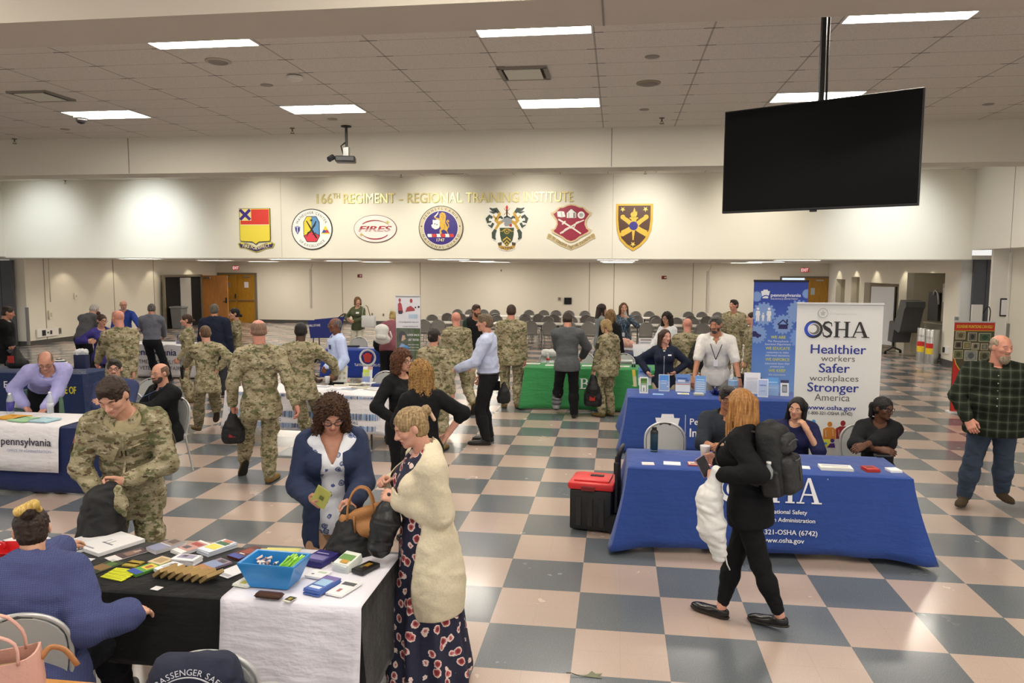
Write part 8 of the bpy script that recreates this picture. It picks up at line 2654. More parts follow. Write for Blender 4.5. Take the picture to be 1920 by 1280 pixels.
MB().lathe([(.026, -.05), (.036, .04), (.037, .043), (.034, .043), (.01, .03)], seg=18).build('cup', mat('dcdce0', .6), t, True)
# --- safety table things
p = on(1226, 846, .753)
t = thing('tumbler', 'dark teal steel tumbler with black lid on the blue safety table', 'bottle', p, 0)
TE = mat('24404c', .35, .3)
MB().lathe([(.034, 0), (.037, .005), (.037, .19), (.03, .205), (.025, .21), (.01, .21)], seg=24).build('body', TE, t, 'auto')
MB().lathe([(.0375, .175), (.0375, .195), (.03, .21), (.028, .21)], seg=24).build('collar', mat('1b1c1e', .4), t, 'auto')
MB().lathe([(.024, .205), (.024, .235), (.02, .24), (.01, .24)], seg=20).build('lid', mat('131314', .4), t, 'auto')
MB().lathe([(.0374, .012), (.0374, .018)], seg=24).build('band', mat('8a9aa0', .4), t, True)
ZO = .753
sheet('flyer', 'small white and pink flyer at the left end of the safety table', 1215, 869, .11, .10, 2, 'd8c4c6', ((.06, .1, .94, .9, 'e8e4e4'), (.1, .4, .9, .46, 'a88a8c')), z=ZO)
sheet('flyer', 'white sheet beside the small pink flyer', 1260, 869, .15, .11, -3, 'e8e8ea', t=.006, z=ZO)
sheet('magazine', 'red and cream magazine in front of the walking person', 1311, 871, .20, .12, -2, 'c05a58', ((.03, .12, .97, .9, 'd8c4b4'), (.3, .5, .75, .9, 'b8403c'), (.1, .2, .4, .5, '8a7a6a')), t=.006, n=2, z=ZO, cat='magazine')
sheet('flyer', 'white sheet under the phone on the safety table', 1355, 870, .13, .12, -4, 'e4e4e8', t=.004, z=ZO)
sheet('flyer', 'white sheet edge right of the black backpack', 1505, 876, .12, .10, -8, 'e8e8ea', t=.004, z=ZO)
sheet('booklet', 'long white booklets stacked at the right of the safety table', 1566, 879, .27, .13, -3, 'e2e2dc', ((.1, .5, .9, .8, 'b8bcc8'), (.35, .12, .9, .2, 'c8b488')), t=.006, n=4, z=ZO, cat='booklet')
sheet('booklet', 'red covered booklets beside the long white ones', 1632, 882, .11, .13, 8, 'b8322c', ((.2, .4, .8, .8, '6a2a1c'),), t=.009, n=3, z=ZO, cat='booklet')
sheet('note_pad', 'white note pads at the right corner of the safety table', 1676, 883, .10, .11, 10, 'e6e6ea', t=.009, n=2, z=ZO, cat='note pad')
t = thing('phone', 'black phone lying near the folded arms on the safety table', 'phone', on(1655, 856, ZO), .05)
MB().box((0, 0, .012), (.15, .075, .022), r=.010).build('case', mat('18181a', .5), t)
MB().box((0, 0, .0235), (.12, .06, .001)).build('screen', mat('0a0a0c', .15), t)
p = atz(1121, 1000, 0)
t = thing('rolling_toolbox', 'red and black rolling toolbox left of the safety table', 'toolbox', (p.x - .02, p.y + .2, 0), math.radians(-8))
TBK, TRD = mat('1a1b1d', .5, bump=.15), mat('cf2a2c', .4)
MB().box((-.03, 0, .215), (.40, .38, .39), r=.02).build('body', TBK, t, 'auto')
for i in range(3):
 MB().box((-.14 + i * .11, -.195, .2), (.05, .012, .28), r=.004).build('rib', mat('222325', .5), t)
MB().box((-.03, 0, .445), (.44, .41, .07), r=.022).build('lid', TRD, t, 'auto')
MB().box((-.03, .0, .488), (.34, .30, .022), r=.010).build('lid_panel', mat('d8383a', .4), t, 'auto')
MB().box((.0, .02, .50), (.13, .05, .016), r=.005).build('handle', TBK, t)
MB().box((-.05, -.21, .43), (.13, .02, .045), r=.006).build('latch', mat('7a1c1e', .4), t)
for yy in (-.17, .17):
 MB().lathe([(.03, -.03), (.085, -.03), (.095, -.015), (.095, .015), (.085, .03), (.03, .03)], seg=24, M=Matrix.Translation((.20, yy, .095)) @ Matrix.Rotation(math.pi / 2, 4, 'X')).build('wheel', mat('141415', .6), t, 'auto')
MB().lathe([(.05, -.034), (.02, -.04), (.01, -.04)], seg=16, M=Matrix.Translation((.20, -.17, .095)) @ Matrix.Rotation(math.pi / 2, 4, 'X')).build('hub', mat('9a9a9c', .4), t, True)
for yy in (-.1, .1):
 MB().box((.2, yy, .46), (.03, .025, .55), r=.006).build('rail', TBK, t)
MB().box((.2, -.1, .62), (.05, .04, .12), r=.012).build('joint', TBK, t)
MB().tube([(.2, -.1, .66), (.21, -.1, .72), (.235, -.1, .80), (.235, .1, .80), (.21, .1, .72), (.2, .1, .66)], .017, 8).build('pull_handle', TBK, t, True)
# --- insurance table things
ZI = .754
def stand(label, px, py, w, h, c, prints=(), rz=0, lean=12, z=ZI, name='brochure_stand'):
 """card in a clear stand; pixel of its foot"""
 p = on(px, py, z)
 t = thing(name, label, 'stand', p, math.radians(rz))
 M = Matrix.Rotation(math.radians(-lean), 4, 'X')
 MB().box((0, .004, h / 2), (w, .006, h), M=M).build('card', mat(c, .6), t)
 for i, q in enumerate(prints):
  MB().box(((q[0] + q[2]) / 2 * w - w / 2, -.0005 - .0005 * i, (q[1] + q[3]) / 2 * h), ((q[2] - q[0]) * w, .001, (q[3] - q[1]) * h), M=M).build('printed_area', mat(q[4], .6), t)
 MB().box((0, -.008, h * .3 + .004), (w + .012, .004, h * .6), M=M).build('clear_pocket', mat('e4edf4', .08, alpha=.16), t)
 MB().prism([(-w / 2, 0), (w / 2, 0), (w / 2 - .01, .09), (-w / 2 + .01, .09)], .004, Matrix.Translation((0, -.02, 0))).build('foot', mat('d8e4ee', .08, alpha=.4), t)
 return t
PB = '6a92cc'
stand('tall blue brochures in a clear stand at the left end of the insurance table', 1209, 722, .19, .27, PB, ((0, .55, 1, 1, '5f86c8'), (.1, .72, .9, .8, '2e4a90'), (.72, .6, .9, .7, '2c3f80'), (0, .0, 1, .4, 'dfe2ea')), 8)
stand('yellow edged folder behind the tall brochures', 1191, 724, .05, .25, 'c9b63e', (), 30, name='folder')
stand('green house brochure in a clear stand', 1207, 737, .12, .23, 'e8e8ea', ((.12, .08, .88, .92, '5f8a3a'), (.25, .1, .75, .5, 'e6e6e0'), (.42, .12, .58, .35, '3a3a34'), (.15, .75, .85, .9, '3f6a2c')), 0)
stand('sky blue card in a clear stand before the navy jacket', 1245, 733, .15, .24, 'dce6f2', ((.05, .04, .95, .96, '4f8fd8'), (.2, .6, .8, .64, 'b4d0f0'), (.2, .45, .7, .49, 'b4d0f0'), (.8, .25, .88, .32, 'e8f0fa')), 0)
stand('blue brochure with red stripe in a clear stand', 1280, 734, .20, .25, 'e4e6ee', ((0, .48, 1, 1, '6189ce'), (.15, .55, .65, .68, 'c8d4e8'), (.7, .55, .9, .68, '2c3f80'), (0, .40, 1, .46, 'b02e3c'), (.1, .72, .8, .80, '3c5aa0')), -4)
stand('blue list card in a clear stand left of the white shirt', 1313, 736, .15, .24, '6aa2e0', tuple((.1, .1 + k * .13, .9, .14 + k * .13, 'cfe2f6') for k in range(6)), -4)
stand('white letter in a clear stand right of the white shirt', 1410, 738, .22, .30, 'e6e6ee', tuple((.12, .1 + k * .07, .85, .12 + k * .07, 'b8b8c8') for k in range(10)), -6)
stand('white and blue framed card before the tall letter', 1430, 744, .14, .25, 'e4e8f4', ((.08, .06, .92, .94, 'a9bce4'), (.2, .6, .8, .66, '5a74b8'), (.25, .3, .75, .34, '7a90c8')), -8)
stand('light blue brochure in a clear stand at the right of the table', 1449, 741, .15, .25, '5f9ede', ((.1, .7, .9, .76, 'a8ccf0'), (.1, .4, .9, .44, 'a8ccf0')), -4)
stand('white card with dark photograph near the white banner', 1471, 742, .11, .22, 'e8e8ec', ((.2, .2, .8, .7, '4a4a50'), (.3, .3, .7, .6, '8a8a90'), (0, .82, 1, 1, '2c2f58')), -4)
t = thing('candy_jar', 'clear jar of wrapped mints on the insurance table', 'jar', on(1374, 735, ZI), 0)
MB().lathe([(.06, 0), (.068, .02), (.068, .2), (.06, .22)], seg=20).build('glass', mat('b8d0e4', .05, alpha=.3), t, True)
MB().lathe([(.055, .004), (.06, .02), (.058, .055), (.03, .065), (.01, .066)], seg=16).build('mints', mat('c8c4c4', .5, bump=.8, bscale=60), t, True)
MB().lathe([(.069, .1), (.069, .17)], seg=20).build('label', mat('8fb0d0', .6), t)
t = thing('ribbon_bow', 'shiny dark blue gift bow on the insurance table', 'bow', on(1341, 741, ZI), 0)
for i in range(14):
 a = i * 2.4
 r_ = .035 + .02 * (i % 3)
 MB().tube([(0, 0, .01), (r_ * math.cos(a) * .7, r_ * math.sin(a) * .7, .05 + .02 * (i % 4)), (r_ * math.cos(a) * 1.5, r_ * math.sin(a) * 1.5, .03 + .02 * (i % 3)), (r_ * math.cos(a) * .6, r_ * math.sin(a) * .6, .012)], .010, 5, flat=.3).build('ribbon_loop', mat('1c2470', .25), t, True)
sheet('card', 'pale blue card lying before the sky blue stand', 1234, 739, .15, .09, -4, '9cc4ec', z=ZI, cat='card')
sheet('card', 'white and yellow cards lying before the red striped brochure', 1281, 739, .16, .09, -6, 'e8e8ea', ((.3, .1, .9, .8, 'd8d468'),), t=.006, n=2, z=ZI, cat='card')
sheet('card', 'small white card near the blue bow', 1358, 743, .06, .04, -4, 'eaeaea', z=ZI, cat='card')
t = thing('card_tray', 'clear tray of beige cards before the blue list card', 'tray', on(1310, 741, ZI), 0)
MB().box((0, 0, .014), (.14, .07, .028), r=.004).build('tray', mat('b8b8a8', .3), t)
MB().box((0, 0, .03), (.11, .05, .012), r=.003).build('card', mat('d8d4c0', .6), t)
# --- green table things
ZG = .754
def bottle(label, px, py, z, h=.20, r=.031, cap='e8e8ec', lab='b8342c', body=CLEAR, band=(.4, .6)):
 p = on(px, py, z)
 t = thing('water_bottle', label, 'bottle', p, 0)
 MB().lathe([(r * .9, 0), (r, .008), (r, h * .62), (r * .85, h * .74), (r * .42, h * .9), (r * .4, h * .93)], seg=16).build('body', body, t, True)
 MB().lathe([(r * 1.02, h * band[0]), (r * 1.02, h * band[1])], seg=16).build('label', mat(lab, .5), t, True)
 MB().lathe([(r * .46, h * .92), (r * .46, h), (r * .3, h * 1.01)], seg=14).build('cap', mat(cap, .4), t, True)
 return t
bottle('small bottle with red label on the green table left of the boot wearer', 1027, 683, ZG, .2)
bottle('bottle with orange label before the light chair on the green table', 1161, 684, ZG, .2, lab='c86a3a', cap='2a2c4a')
sheet('flyer', 'white flyers at the left end of the green table', 998, 682, .28, .16, -4, 'e4eae4', ((.1, .4, .9, .5, 'b8c0c0'),), t=.005, n=2, z=ZG)
sheet('flyer', 'white flyers beside the small bottle on the green table', 1038, 685, .3, .14, 4, 'e2e8e2', ((.5, .3, .9, .5, 'b0a8a0'),), t=.004, n=2, z=ZG)
sheet('flyer', 'white flyers right of the boot wearer on the green table', 1105, 686, .26, .14, 2, 'e2e8e2', ((.1, .3, .5, .5, 'a8b8c0'),), t=.004, n=2, z=ZG)
sheet('flyer', 'white flyers right of the blond soldier on the green table', 1167, 687, .26, .12, -3, 'e4e6e2', ((.4, .3, .6, .6, 'b04038'),), t=.004, n=2, z=ZG)
for i in range(2):
 t = thing('marker_bottle', 'small dark and white bottle standing at the right of the green table', 'bottle', on(1186 + i * 4, 688, ZG), 0, 'pair of small dark and white bottles')
 MB().lathe([(.015, 0), (.015, .05), (.012, .055), (.01, .056)], seg=12).build('body', mat('22243a', .4), t, True)
 MB().lathe([(.013, .055), (.013, .085), (.008, .088)], seg=12).build('cap', mat('e6e6ea', .4), t, True)
sheet('tablet', 'white tablet lying behind the bottle on the green table', 1175, 677, .22, .14, 2, 'dfe4e2', t=.02, z=ZG, cat='tablet')
# --- navy table behind the green one
ZN = .754
stand('white sign board on the navy table behind the light chair', 1172, 656, .38, .16, 'e4e4ea', ((.1, .6, .7, .75, 'b88a84'),), 0, 24, ZN, 'sign')
stand('white printed sign standing on the navy table', 1211, 652, .3, .22, 'e6e6ec', ((.1, .75, .9, .9, '9a8a84'), (.1, .5, .8, .56, '6a6a74'), (.1, .3, .8, .36, '6a6a74')), 4, 16, ZN, 'sign')
stand('large white poster leaning at the right of the navy table', 1208, 668, .42, .30, 'e4e4e8', ((.4, .1, .8, .4, 'a4a4ac'),), 6, 40, ZN, 'sign')
# --- striped table things
ZC = .757
for i, (px, py, w, h, c) in enumerate(((640, 722, .22, .16, 'cfc8b4'), (662, 720, .26, .16, 'b0a888'), (676, 726, .24, .14, 'c4bca0'), (655, 729, .2, .13, '8a9ab0'), (690, 718, .2, .14, 'd8dce4'), (700, 730, .26, .12, 'd8d4cc'), (625, 730, .18, .1, 'd0d4dc'), (645, 714, .16, .1, 'c05a50'), (606, 724, .2, .12, 'dfe2ea'), (712, 722, .16, .12, 'cfd4dc'))):
 sheet('pamphlet', ('cream pamphlet at the middle of the striped table', 'tan pamphlet at the middle of the striped table', 'buff pamphlet overlapping others on the striped table', 'slate pamphlet at the front of the striped table', 'pale pamphlet at the back of the striped table', 'white booklet at the front right corner of the striped table', 'pale sheet below the seal board', 'red and white card before the seal board', 'pale sheet behind the dark-haired soldier', 'pale sheet by the navy box')[i], px, py, w, h, rnd.uniform(-20, 20), c, ((.15, .2, .8, .5, 'e4e4e4'), (.2, .6, .7, .8, '5a6a84')), t=.004 + .002 * (i % 3), z=ZC)
t = thing('navy_box', 'small navy box at the right of the striped table', 'box', on(705, 724, ZC), 0)
MB().box((0, 0, .02), (.12, .09, .04), r=.004).build('box', mat('28366e', .5), t)
MB().box((0, 0, .041), (.08, .05, .002)).build('printed_area', mat('4a5a98', .5), t)
t = stand('cream display board printed with round seals on the striped table', 637, 716, .23, .24, 'dcd8c8', (), 4, 10, ZC, 'display_board')
layer('seal', [circ(-.07 + .07 * (i % 3), .06 + .075 * (i // 3), .02, n=12) for i in range(8)], mat('a89a70', .6), Matrix.Rotation(math.radians(-10), 4, 'X') @ frame((0, -.003, 0), (1, 0, 0), (0, 0, 1)), 0, .002, t)
stand('lime and blue folder standing on the striped table', 688, 716, .15, .24, 'e4e6ea', ((0, .35, .7, .8, 'c4d44a'), (0, 0, .8, .36, '5a78c8'), (.5, .8, 1, 1, 'c89a8a')), 0, 14, ZC, 'folder')
t = thing('cup', 'white paper cup behind the striped table edge', 'cup', on(614, 718, ZC), 0)
MB().lathe([(.03, 0), (.04, .1), (.041, .103), (.036, .1), (.01, .09)], seg=16).build('cup', mat('e4e4e4', .6), t, True)
t = thing('foam_hand', 'large blue foam hand sign standing behind the striped table', 'foam hand', (-3.18, 10.95, .754), 0)
FB = mat('2f6fa8', .7)
sdf_part('hand', FB, t, [((0, 0, .1), (.02, 0, .22), .10, .11, .03), ((.05, 0, .2), (.10, 0, .56), .055, .05, .03), ((-.08, 0, .2), (-.09, 0, .28), .04, .035, .02), ((-.02, 0, .22), (-.03, 0, .30), .04, .035, .02)], .009)
mb = MB()
M = frame((0, -.115, 0), (1, 0, 0), (0, 0, 1))
text(mb, 'BE FEARLESS', M, 0, .12, .045, width=.17, bold=.03, thick=.003)
text(mb, 'TALK ABOUT', M, 0, .06, .035, width=.17, bold=.03, thick=.003)
mb.build('lettering', mat('dfe9f2', .6), t)
layer('white_drops', [circ(.07, .42, .014, .02, 10), circ(.08, .36, .012, .018, 10), circ(.085, .49, .012, .018, 10)], mat('cfe2ee', .6), frame((0, -.06, 0), (1, 0, 0), (0, 0, 1)), 0, .004, t)
# --- seal table, mauve woman's things
sheet('paper_sheet', 'white paper on the blue seal table', 688, 652, .36, .16, 0, 'e6e6ea', z=.754)
sheet('note_case', 'dark case on the blue seal table', 661, 650, .28, .14, 0, '2a2c3a', t=.03, z=.754, cat='case')
sheet('paper_sheet', 'white paper at the right end of the blue seal table', 742, 655, .2, .14, 0, 'e6e6ea', z=.754)
p = aty(716, 625, 14.78)
t = thing('backpack', 'small white backpack on the back of the bending mauve sweater', 'backpack', p, math.radians(4))
WBP = mat('dededa', .5)
sdf_part('main_pack', WBP, t, [((-.06, 0, .08), (.06, 0, .08), .08, .08, .05), ((-.09, 0, -.10), (.10, 0, -.12), .075, .075, .05), ((0, 0, .08), (0, 0, -.1), .11, .12, .05)], .011)
sdf_part('front_pocket', mat('d0d0cc', .5), t, [((-.05, -.12, -.06), (.07, -.12, -.07), .055, .055, .03)], .010)
MB().tube([(.17, -.02, .05), (.20, 0, -.06), (.18, .02, -.12)], .014, 6).build('strap', WBP, t, True)
p = grip('mauve', 'L', joint=True) + Vector((-.02, -.05, -.06))
t = thing('coat', 'black coat hanging over the arm of the bending mauve sweater', 'coat', p, 0)
sdf_part('folded_coat', BLK2, t, [((.05, 0, .1), (-.04, 0, -.08), .06, .12, .06), ((-.05, 0, -.05), (.06, 0, -.25), .1, .08, .06)], .012, bump_fn(.014, 18, 4))
p = grip('olive', 'L', joint=True) + Vector((.16, -.05, -.06))
t = thing('tote_bag', 'white tote bag on the shoulder of the olive sweater', 'bag', p, math.radians(-10))
MB().box((0, 0, -.02), (.40, .12, .32), r=.03).build('bag', mat('dedede', .6), t, 'auto')
for s in (-1, 1):
 MB().tube([(s * .12 - .05, -.05, .13), (s * .06 - .06, -.05, .38), (-.06, -.04, .42)], .010, 6).build('handle', mat('c8c4be', .6) if s < 0 else mat('7a4a3a', .6), t, True)
a, b_ = aty(600, 604, 19.6), aty(655, 600, 19.3)
t = thing('folding_wagon', 'blue fabric wagon with printed side pushed by the olive sweater', 'wagon', ((a.x + b_.x) / 2 - .2, 19.4, 0), math.radians(4))
WGN = mat('27337c', .8, bump=.3)
wz = aty(620, 632, 19.5).z
MB().prism([(-.36, wz), (.26, wz + .02), (.40, 1.20), (-.42, 1.12)], .03, frame((0, -.22, 0), (1, 0, 0), (0, 0, 1))).build('side_panel', WGN, t)
MB().prism([(-.36, wz), (.26, wz + .02), (.40, 1.20), (-.42, 1.12)], .03, frame((0, .3, 0), (1, 0, 0), (0, 0, 1))).build('side_panel', WGN, t)
MB().box((-.05, .04, wz + .02), (.6, .5, .03)).build('floor_panel', WGN, t)
mb = MB()
text(mb, 'HALL OF FAME', frame((0, -.255, 0), (1, 0, .04), (-.04, 0, 1)), -.2, .98, .06, width=.3, bold=.02)
mb.build('lettering', WTXT, t)
MB().tube([(.38, -.2, 1.2), (.46, -.1, 1.28), (.46, .2, 1.28), (.38, .3, 1.2)], .016, 6).build('push_handle', BLACK, t, True)
for sx in (-.3, .22):
 for sy in (-.2, .28):
  MB().lathe([(.02, -.02), (.09, -.02), (.1, 0), (.09, .02), (.02, .02)], seg=16, M=Matrix.Translation((sx, sy, .1)) @ Matrix.Rotation(math.pi / 2, 4, 'X')).build('wheel', BLACK, t, True)
  MB().tube([(sx, sy, .12), (sx, sy, wz + .02)], .014, 6).build('leg', BLACK, t)
# --- left tables
ZP_ = .770
sheet('paper_sheet', 'orange paper forms on the white runner at the left edge', 25, 783, .30, .22, -8, 'd9a22e', ((.3, .6, .5, .7, '6a5020'),), t=.005, n=3, z=ZP_, cat='paper')
sheet('paper_sheet', 'pale green paper forms on the white runner', 46, 787, .26, .22, -10, 'a6d0a2', ((.4, .7, .6, .76, '5a7a58'),), t=.005, n=3, z=ZP_, cat='paper')
sheet('paper_sheet', 'pale blue paper forms on the white runner', 84, 788, .26, .22, -8, 'aed0dc', ((.4, .7, .7, .76, '4a6a78'),), t=.005, n=3, z=ZP_, cat='paper')
bottle('clear bottle with purple label beside the orange papers', 20, 776, .757, .25, .038, lab='3c3a8c', band=(.15, .6))
bottle('tall clear bottle behind the bending soldier head', 95, 775, .757, .26, .036, lab='c8ccd4', band=(.3, .5))
bottle('clear bottle with blue label near the black jacket', 215, 798, .757, .24, .033, lab='2f5aa8', band=(.45, .7))
sheet('tablet', 'white board with two dark dots at the right of the navy table', 244, 791, .24, .17, -6, 'e6e6e6', ((.25, .4, .36, .6, '222222'), (.6, .42, .72, .62, '222222')), t=.006, z=.757, cat='tablet')
t = thing('green_cup', 'small green packet at the foot of the blue labelled bottle', 'packet', on(218, 800, .757), 0)
MB().lathe([(.03, 0), (.032, .05), (.02, .06), (.01, .06)], seg=14).build('packet', mat('a8d048', .5), t, True)
MB().lathe([(.022, .058), (.022, .066), (.01, .067)], seg=14).build('lid', mat('e4e8dc', .5), t, True)
ZA = .754
t = thing('glass_jar', 'glass jar of brown sweets on the navy army table', 'jar', on(117, 700, ZA), 0)
MB().lathe([(.08, 0), (.1, .03), (.1, .11), (.08, .14)], seg=18).build('glass', mat('c8c4bc', .05, alpha=.35), t, True)
MB().lathe([(.075, .005), (.092, .03), (.09, .09), (.04, .1), (.01, .1)], seg=16).build('sweets', mat('7a4a20', .5, bump=.8, bscale=60), t, True)
MB().lathe([(.085, .14), (.085, .165), (.01, .17)], seg=18).build('lid', mat('d8d4d4', .4), t, True)
t = thing('striped_cap', 'black and white striped bag standing on the navy army table', 'bag', on(117, 693, ZA), .3)
sdf_part('shell', stripe_mat('e6e6e6', '15161a', .035), t, [((-.12, 0, .02), (.1, 0, .02), .06, .05, .05), ((-.06, 0, .1), (.08, 0, .04), .08, .05, .06), ((-.03, 0, .12), (.03, 0, .10), .07, .06, .05)], .010)
t = thing('gift_bag', 'navy paper bag with white tissue on the navy army table', 'bag', on(154, 690, ZA), 0)
MB().box((0, 0, .12), (.22, .12, .24), r=.006).build('bag', mat('232a52', .6), t)
sdf_part('tissue', mat('dcdce0', .8), t, [((-.06, 0, .26), (.07, 0, .28), .07, .06, .04)], .010, bump_fn(.02, 40, 3))
for i in range(18):
 q = on(136 + (i % 6) * 4.5, 700 - (i // 6) * 3.0, ZA)
 tag(MB().box((q.x + rnd.uniform(-.01, .01), q.y + rnd.uniform(-.01, .01), ZA + .006), (.05, .018, .008), rnd.uniform(-.6, .6), r=.003).build('silver_pen', mat('b8bcc0', .3, .5), None), 'small silver giveaway lying on the navy army table', 'giveaway', 'silver giveaways on the navy table')
p = aty(30, 700, 11.75)
t = thing('backpack', 'black bag with red emblem on a dark crate at the left edge', 'bag', (aty(32, 680, 11.9).x, 11.9, .754), 0)
sdf_part('pouch', BAGM, t, [((-.1, 0, .08), (.12, 0, .08), .09, .09, .06), ((0, 0, .1), (0, 0, .34), .14, .03, .05)], .011)
MB().box((.0, -.135, .16), (.12, .014, .12), r=.005).build('red_emblem', mat('a8281e', .6), t)
stand('small purple sign on the white lettered table', 336, 645, .16, .2, '3a3468', ((.15, .6, .85, .7, '8a84b8'), (.15, .3, .85, .4, '8a84b8')), -4, 12, .754, 'sign')
sheet('paper_sheet', 'white papers on the left of the white lettered table', 263, 645, .3, .2, 0, 'ececee', t=.01, z=.754)
sheet('paper_sheet', 'white papers on the right of the white lettered table', 324, 646, .24, .2, 0, 'ececee', t=.01, z=.754)
bottle('small white bottle on the white lettered table', 276, 644, .754, .16, .04, lab='e6e6ea', cap='2a2a2c', body=mat('e6e6ea', .5))
drawbag('black bag with red mark carried by the bald soldier in the aisle', grip('aisle', 'L'), .26, .14, .36, .3, motif='8a1f24')
drawbag('black drawstring bag with red print held by the blond soldier', grip('bob', 'L'), .34, .16, .52, -.1, motif='a02420')
p = aty(1307, 640, 12.74)
drawbag('black drawstring bag with red print on the bald soldier back', p, .34, .14, .44, 0, motif='b02a22')
drawbag('small black pouch hanging behind the light blue dress shirt', aty(945, 715, 10.72), .2, .1, .3, .4)
t = thing('black_folder', 'black folder held by the walking cropped soldier', 'folder', grip('crop', 'L') + Vector((-.03, 0, 0)), .4)
MB().box((0, 0, 0), (.03, .3, .22), M=Matrix.Rotation(.5, 4, 'X'), r=.005).build('cover', BLACK, t)
MB().box((.018, 0, 0), (.004, .26, .18), M=Matrix.Rotation(.5, 4, 'X')).build('page', mat('3a3a3c', .6), t)
t = thing('phone', 'dark phone held by the person at the left edge', 'phone', grip('edge', 'L', .1), .6)
MB().box((0, 0, 0), (.09, .012, .16), M=Matrix.Rotation(math.radians(50), 4, 'Y'), r=.005).build('case', BLACK, t)
MB().box((0, -.007, 0), (.08, .002, .14), M=Matrix.Rotation(math.radians(50), 4, 'Y')).build('screen', mat('2a2c34', .2), t)
t = thing('water_bottle', 'small pale bottle raised to the mouth in slate blouse', 'bottle', grip('slate', 'L', .08), 0)
MB().lathe([(.033, -.1), (.035, -.09), (.035, .03), (.016, .09), (.015, .11)], seg=14).build('body', CLEAR, t, True)
MB().lathe([(.036, -.06), (.036, .0)], seg=14).build('label', mat('c8d4e0', .5), t, True)
# --- chairs near the tables
SILV = 'light'
chair(0, 0, light=True, label='grey chair under the seated blue sweater at lower left', loc=(-2.86, 3.34), rz=math.radians(26))
chair(0, 0, light=True, label='grey chair holding the seated black jacket, its legs in view', loc=(-5.46, 8.50), rz=math.radians(155))
chair(0, 0, light=True, label='pale grey empty chair behind the seated folded arms at left', loc=(xd(264, 10.0)), rz=math.radians(190))
chair(0, 0, light=True, label='grey chair of the folded-arm sitter at the navy table', loc=(-6.27, 8.92), rz=math.radians(200))
for px_, y, lab in ((270, 17.0, 'pale grey chair behind the left part of the white lettered table'), (331, 17.0, 'pale grey chair behind the right part of the white lettered table'), (665, 17.0, 'pale grey chair behind the blue seal table')):
 chair(0, 0, light=True, label=lab, loc=xd(px_, y), rz=math.radians(180))
chair(0, 0, light=True, label='pale grey empty chair behind the teal tumbler', loc=xd(1256, 7.86), rz=math.radians(180))
chair(0, 0, light=True, label='grey chair of the dark polo sitter', loc=(1.12, 7.9), rz=math.radians(180))
chair(0, 0, light=True, label='grey chair of the black-haired sitter in navy blouse', loc=(1.80, 7.97), rz=math.radians(180))
chair(0, 0, light=True, label='grey chair showing left of the sitter in black sweater', loc=(2.52, 8.1), rz=math.radians(168))
chair(0, 0, light=True, label='pale grey chair between the navy jacket and white shirt', loc=xd(1304, 11.75), rz=math.radians(180))
c_ = chair(0, 0, light=True, label='pale grey chair under a black coat near the blue banner', loc=(xd(1412, 11.45)[0], 11.52), rz=math.radians(180))
t = thing('coat', 'black coat hung over a chair back beside the blue banner', 'coat', (xd(1412, 11.5)[0], 11.74, .80), 0)
sdf_part('hung_coat', BLK2, t, [((-.14, 0, .04), (.14, 0, .04), .08, .08, .05), ((-.12, 0, -.2), (.12, 0, -.2), .09, .09, .06), ((-.1, .0, .08), (.1, 0, .08), .06, .06, .05)], .011, bump_fn(.012, 20, 6))
chair(0, 0, light=True, label='pale grey chair left of the boot wearer behind the green table', loc=xd(1030, 14.55), rz=math.radians(180))
t = thing('jacket', 'white jacket hung over the chair behind the green table', 'jacket', (xd(1034, 14.7)[0], 14.78, .84), 0)
sdf_part('hung_jacket', mat('d8d8da', .8, bump=.4, bscale=14), t, [((-.13, 0, .03), (.13, 0, .03), .075, .075, .05), ((-.12, 0, -.2), (.12, 0, -.2), .08, .08, .06)], .011, bump_fn(.012, 20, 7))
chair(0, 0, light=True, label='pale grey chair between the blond soldier and the navy jacket', loc=xd(1172, 14.5), rz=math.radians(180))
chair(0, 0, light=True, label='pale grey chair right of the boot wearer behind the green table', loc=xd(1095, 14.6), rz=math.radians(180))
chair(0, 0, light=True, label='pale grey chair behind the right end of the striped table', loc=(xd(705, 11.1)[0], 11.3), rz=math.radians(180))
p = aty(1172, 640, 16.75)
t = thing('jacket', 'pale pink jacket on a chair at the navy table', 'jacket', (p.x, 16.75, .84), 0)
sdf_part('hung_jacket', mat('d8a898', .8, bump=.4, bscale=14), t, [((-.14, 0, .03), (.14, 0, .03), .09, .08, .05), ((-.14, 0, -.2), (.14, 0, -.2), .1, .09, .06), ((-.02, 0, .1), (.06, 0, .1), .07, .06, .05)], .011, bump_fn(.014, 20, 2))
chair(0, 0, light=True, label='grey chair under the pale pink jacket', loc=(p.x, 16.62), rz=math.radians(180))
q = aty(12, 770, 8.45)
t = thing('jacket', 'teal jacket hung on a chair at the left edge', 'jacket', (q.x, 8.75, .80), 0)
sdf_part('hung_jacket', mat('4a6466', .8, bump=.4, bscale=14), t, [((-.14, 0, .06), (.14, 0, .06), .08, .08, .05), ((-.14, 0, -.2), (.14, 0, -.2), .09, .09, .06)], .011, bump_fn(.012, 20, 3))
chair(0, 0, light=True, label='grey chair under the teal jacket at the left edge', loc=(q.x, 8.58), rz=math.radians(180))
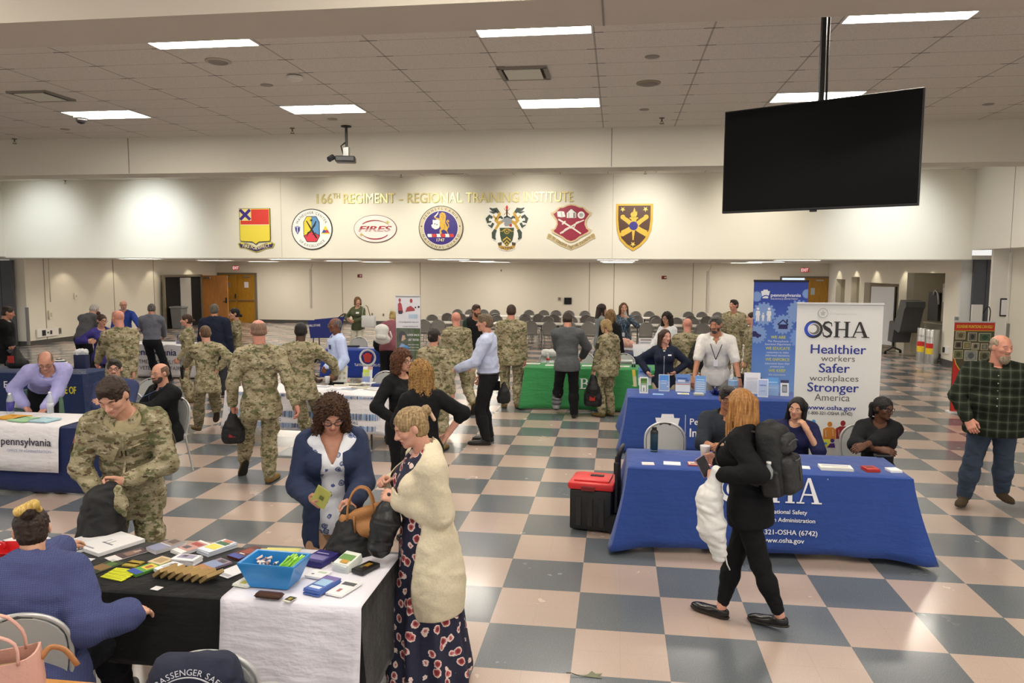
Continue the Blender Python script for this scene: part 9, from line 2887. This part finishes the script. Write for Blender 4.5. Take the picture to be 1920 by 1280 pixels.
# --- nearest edge: wooden desk, pink tote, jacket on a chair, dry leaf
DW = wood('b07a36', 'c48d48', 'desk_wood', (1, 6, 1))
a, b_ = atz(65, 1262, .75), atz(290, 1281, .75)
t = thing('wooden_desk', 'light wooden desk edge at the bottom left corner', 'desk', (a.x - .35, 2.55, 0), math.atan2(b_.y - a.y, b_.x - a.x))
dl = (Vector((a.x - .35, 2.55)) - Vector((b_.x, b_.y))).length
MB().box((.1, .02, .735), (1.5, .5, .03), r=.004).build('desk_top', DW, t)
for sx in (-.6, .8):
 MB().box((sx, .02, .36), (.04, .44, .72)).build('side_panel', DW, t)
p = aty(4, 1236, 2.52)
t = thing('tote_bag', 'pale pink leather tote with tan strap on the wooden desk', 'bag', (p.x, 2.5, .752), math.radians(30))
PK = mat('d3a294', .5, bump=.15, bscale=50)
vs, fs = [], []
NN = 20
prof = [(.135, .07, 0), (.145, .08, .02), (.15, .085, .14), (.14, .075, .27), (.132, .068, .27), (.142, .078, .14), (.135, .07, .03)]
for (rx, ry, z) in prof:
 for i in range(NN):
  a_ = 2 * math.pi * i / NN
  cx_, sx_ = math.cos(a_), math.sin(a_)
  vs.append((rx * math.copysign(abs(cx_) ** .5, cx_), ry * math.copysign(abs(sx_) ** .5, sx_), z + (.012 * math.cos(2 * a_) if z > .2 else 0)))
for k in range(len(prof) - 1):
 for i in range(NN):
  fs.append((k * NN + i, k * NN + (i + 1) % NN, (k + 1) * NN + (i + 1) % NN, (k + 1) * NN + i))
fs.append(tuple(range(NN - 1, -1, -1)))
link_mesh('bag', vs, fs, PK, t, 'auto')
MB().box((0, 0, .2), (.2, .1, .02)).build('lining', mat('a08c62', .8), t)
for yy, hh_ in ((-.072, .0), (.072, .03)):
 MB().tube([(-.08, yy, .25), (-.07, yy * .9, .33), (0, yy * .9, .37 + hh_), (.07, yy * .9, .33), (.08, yy, .25)], .006, 6, flat=1.8).build('handle', PK, t, True)
MB().tube([(.14, 0, .23), (.17, .02, .26), (.22, .02, .24), (.26, .02, .17)], .008, 6, flat=1.8).build('strap', mat('b07a4e', .5), t, True)
t = thing('phone_case', 'dark case standing inside the pink tote', 'case', (p.x - .03, 2.47, .965), math.radians(30))
MB().box((0, 0, 0), (.07, .03, .12), r=.012).build('case', mat('1c1d20', .5), t, 'auto')
MB().box((0, -.017, .0), (.05, .003, .09)).build('face', mat('2c2d30', .4), t)
p = atz(365, 1228, .90)
cr = math.radians(14)
chair(0, 0, light=True, label='grey chair under the navy lettered jacket at the bottom edge', loc=(p.x - .06, p.y + .34), rz=cr)
t = thing('jacket', 'navy jacket with white letters hung over a chair at the bottom edge', 'jacket', (p.x, p.y, .765), cr)
NJ = mat('1c2238', .85, bump=.5, bscale=12)
sdf_part('hung_jacket', NJ, t, [((-.10, 0, .06), (.10, 0, .06), .085, .085, .06), ((-.17, 0, -.1), (.17, 0, -.1), .10, .10, .08), ((-.19, -.02, -.3), (.19, -.02, -.3), .11, .11, .08)], .009, bump_fn(.010, 22, 4))
mb = MB()
arc_text(mb, 'PASSENGER SAFETY', frame((0, -.122, .045), (1, 0, 0), (0, .25, 1)), 0, -.10, .175, 78, .024, True, 1.0, .02)
mb.build('lettering', mat('d0d2da', .7), t)
layer('white_curve', stroke(arc(0, -.10, .155, .155, 125, 55, 14), .004), mat('c0c2ca', .7), frame((0, -.121, .045), (1, 0, 0), (0, .25, 1)), 0, .002, t)
p = atz(1112, 1268, 0)
t = thing('dry_leaf', 'dry grey-green leaf lying on the floor at the bottom edge', 'leaf', (p.x, p.y, .004), .2)
vs, fs = [], []
outl = [(-.09, .0), (-.03, .015), (0, .05), (.02, .018), (.06, .02), (.03, -.005), (.05, -.03), (.0, -.018), (-.03, -.008)]
b = MB()
b.prism(outl, .003, Matrix.Rotation(.06, 4, 'X'))
b.build('blade', mat('7a7c66', .8), t)
MB().tube([(-.085, 0, .004), (-.13, .02, .012), (-.16, .04, .005)], .003, 5).build('stem', mat('4c4a3c', .8), t, True)
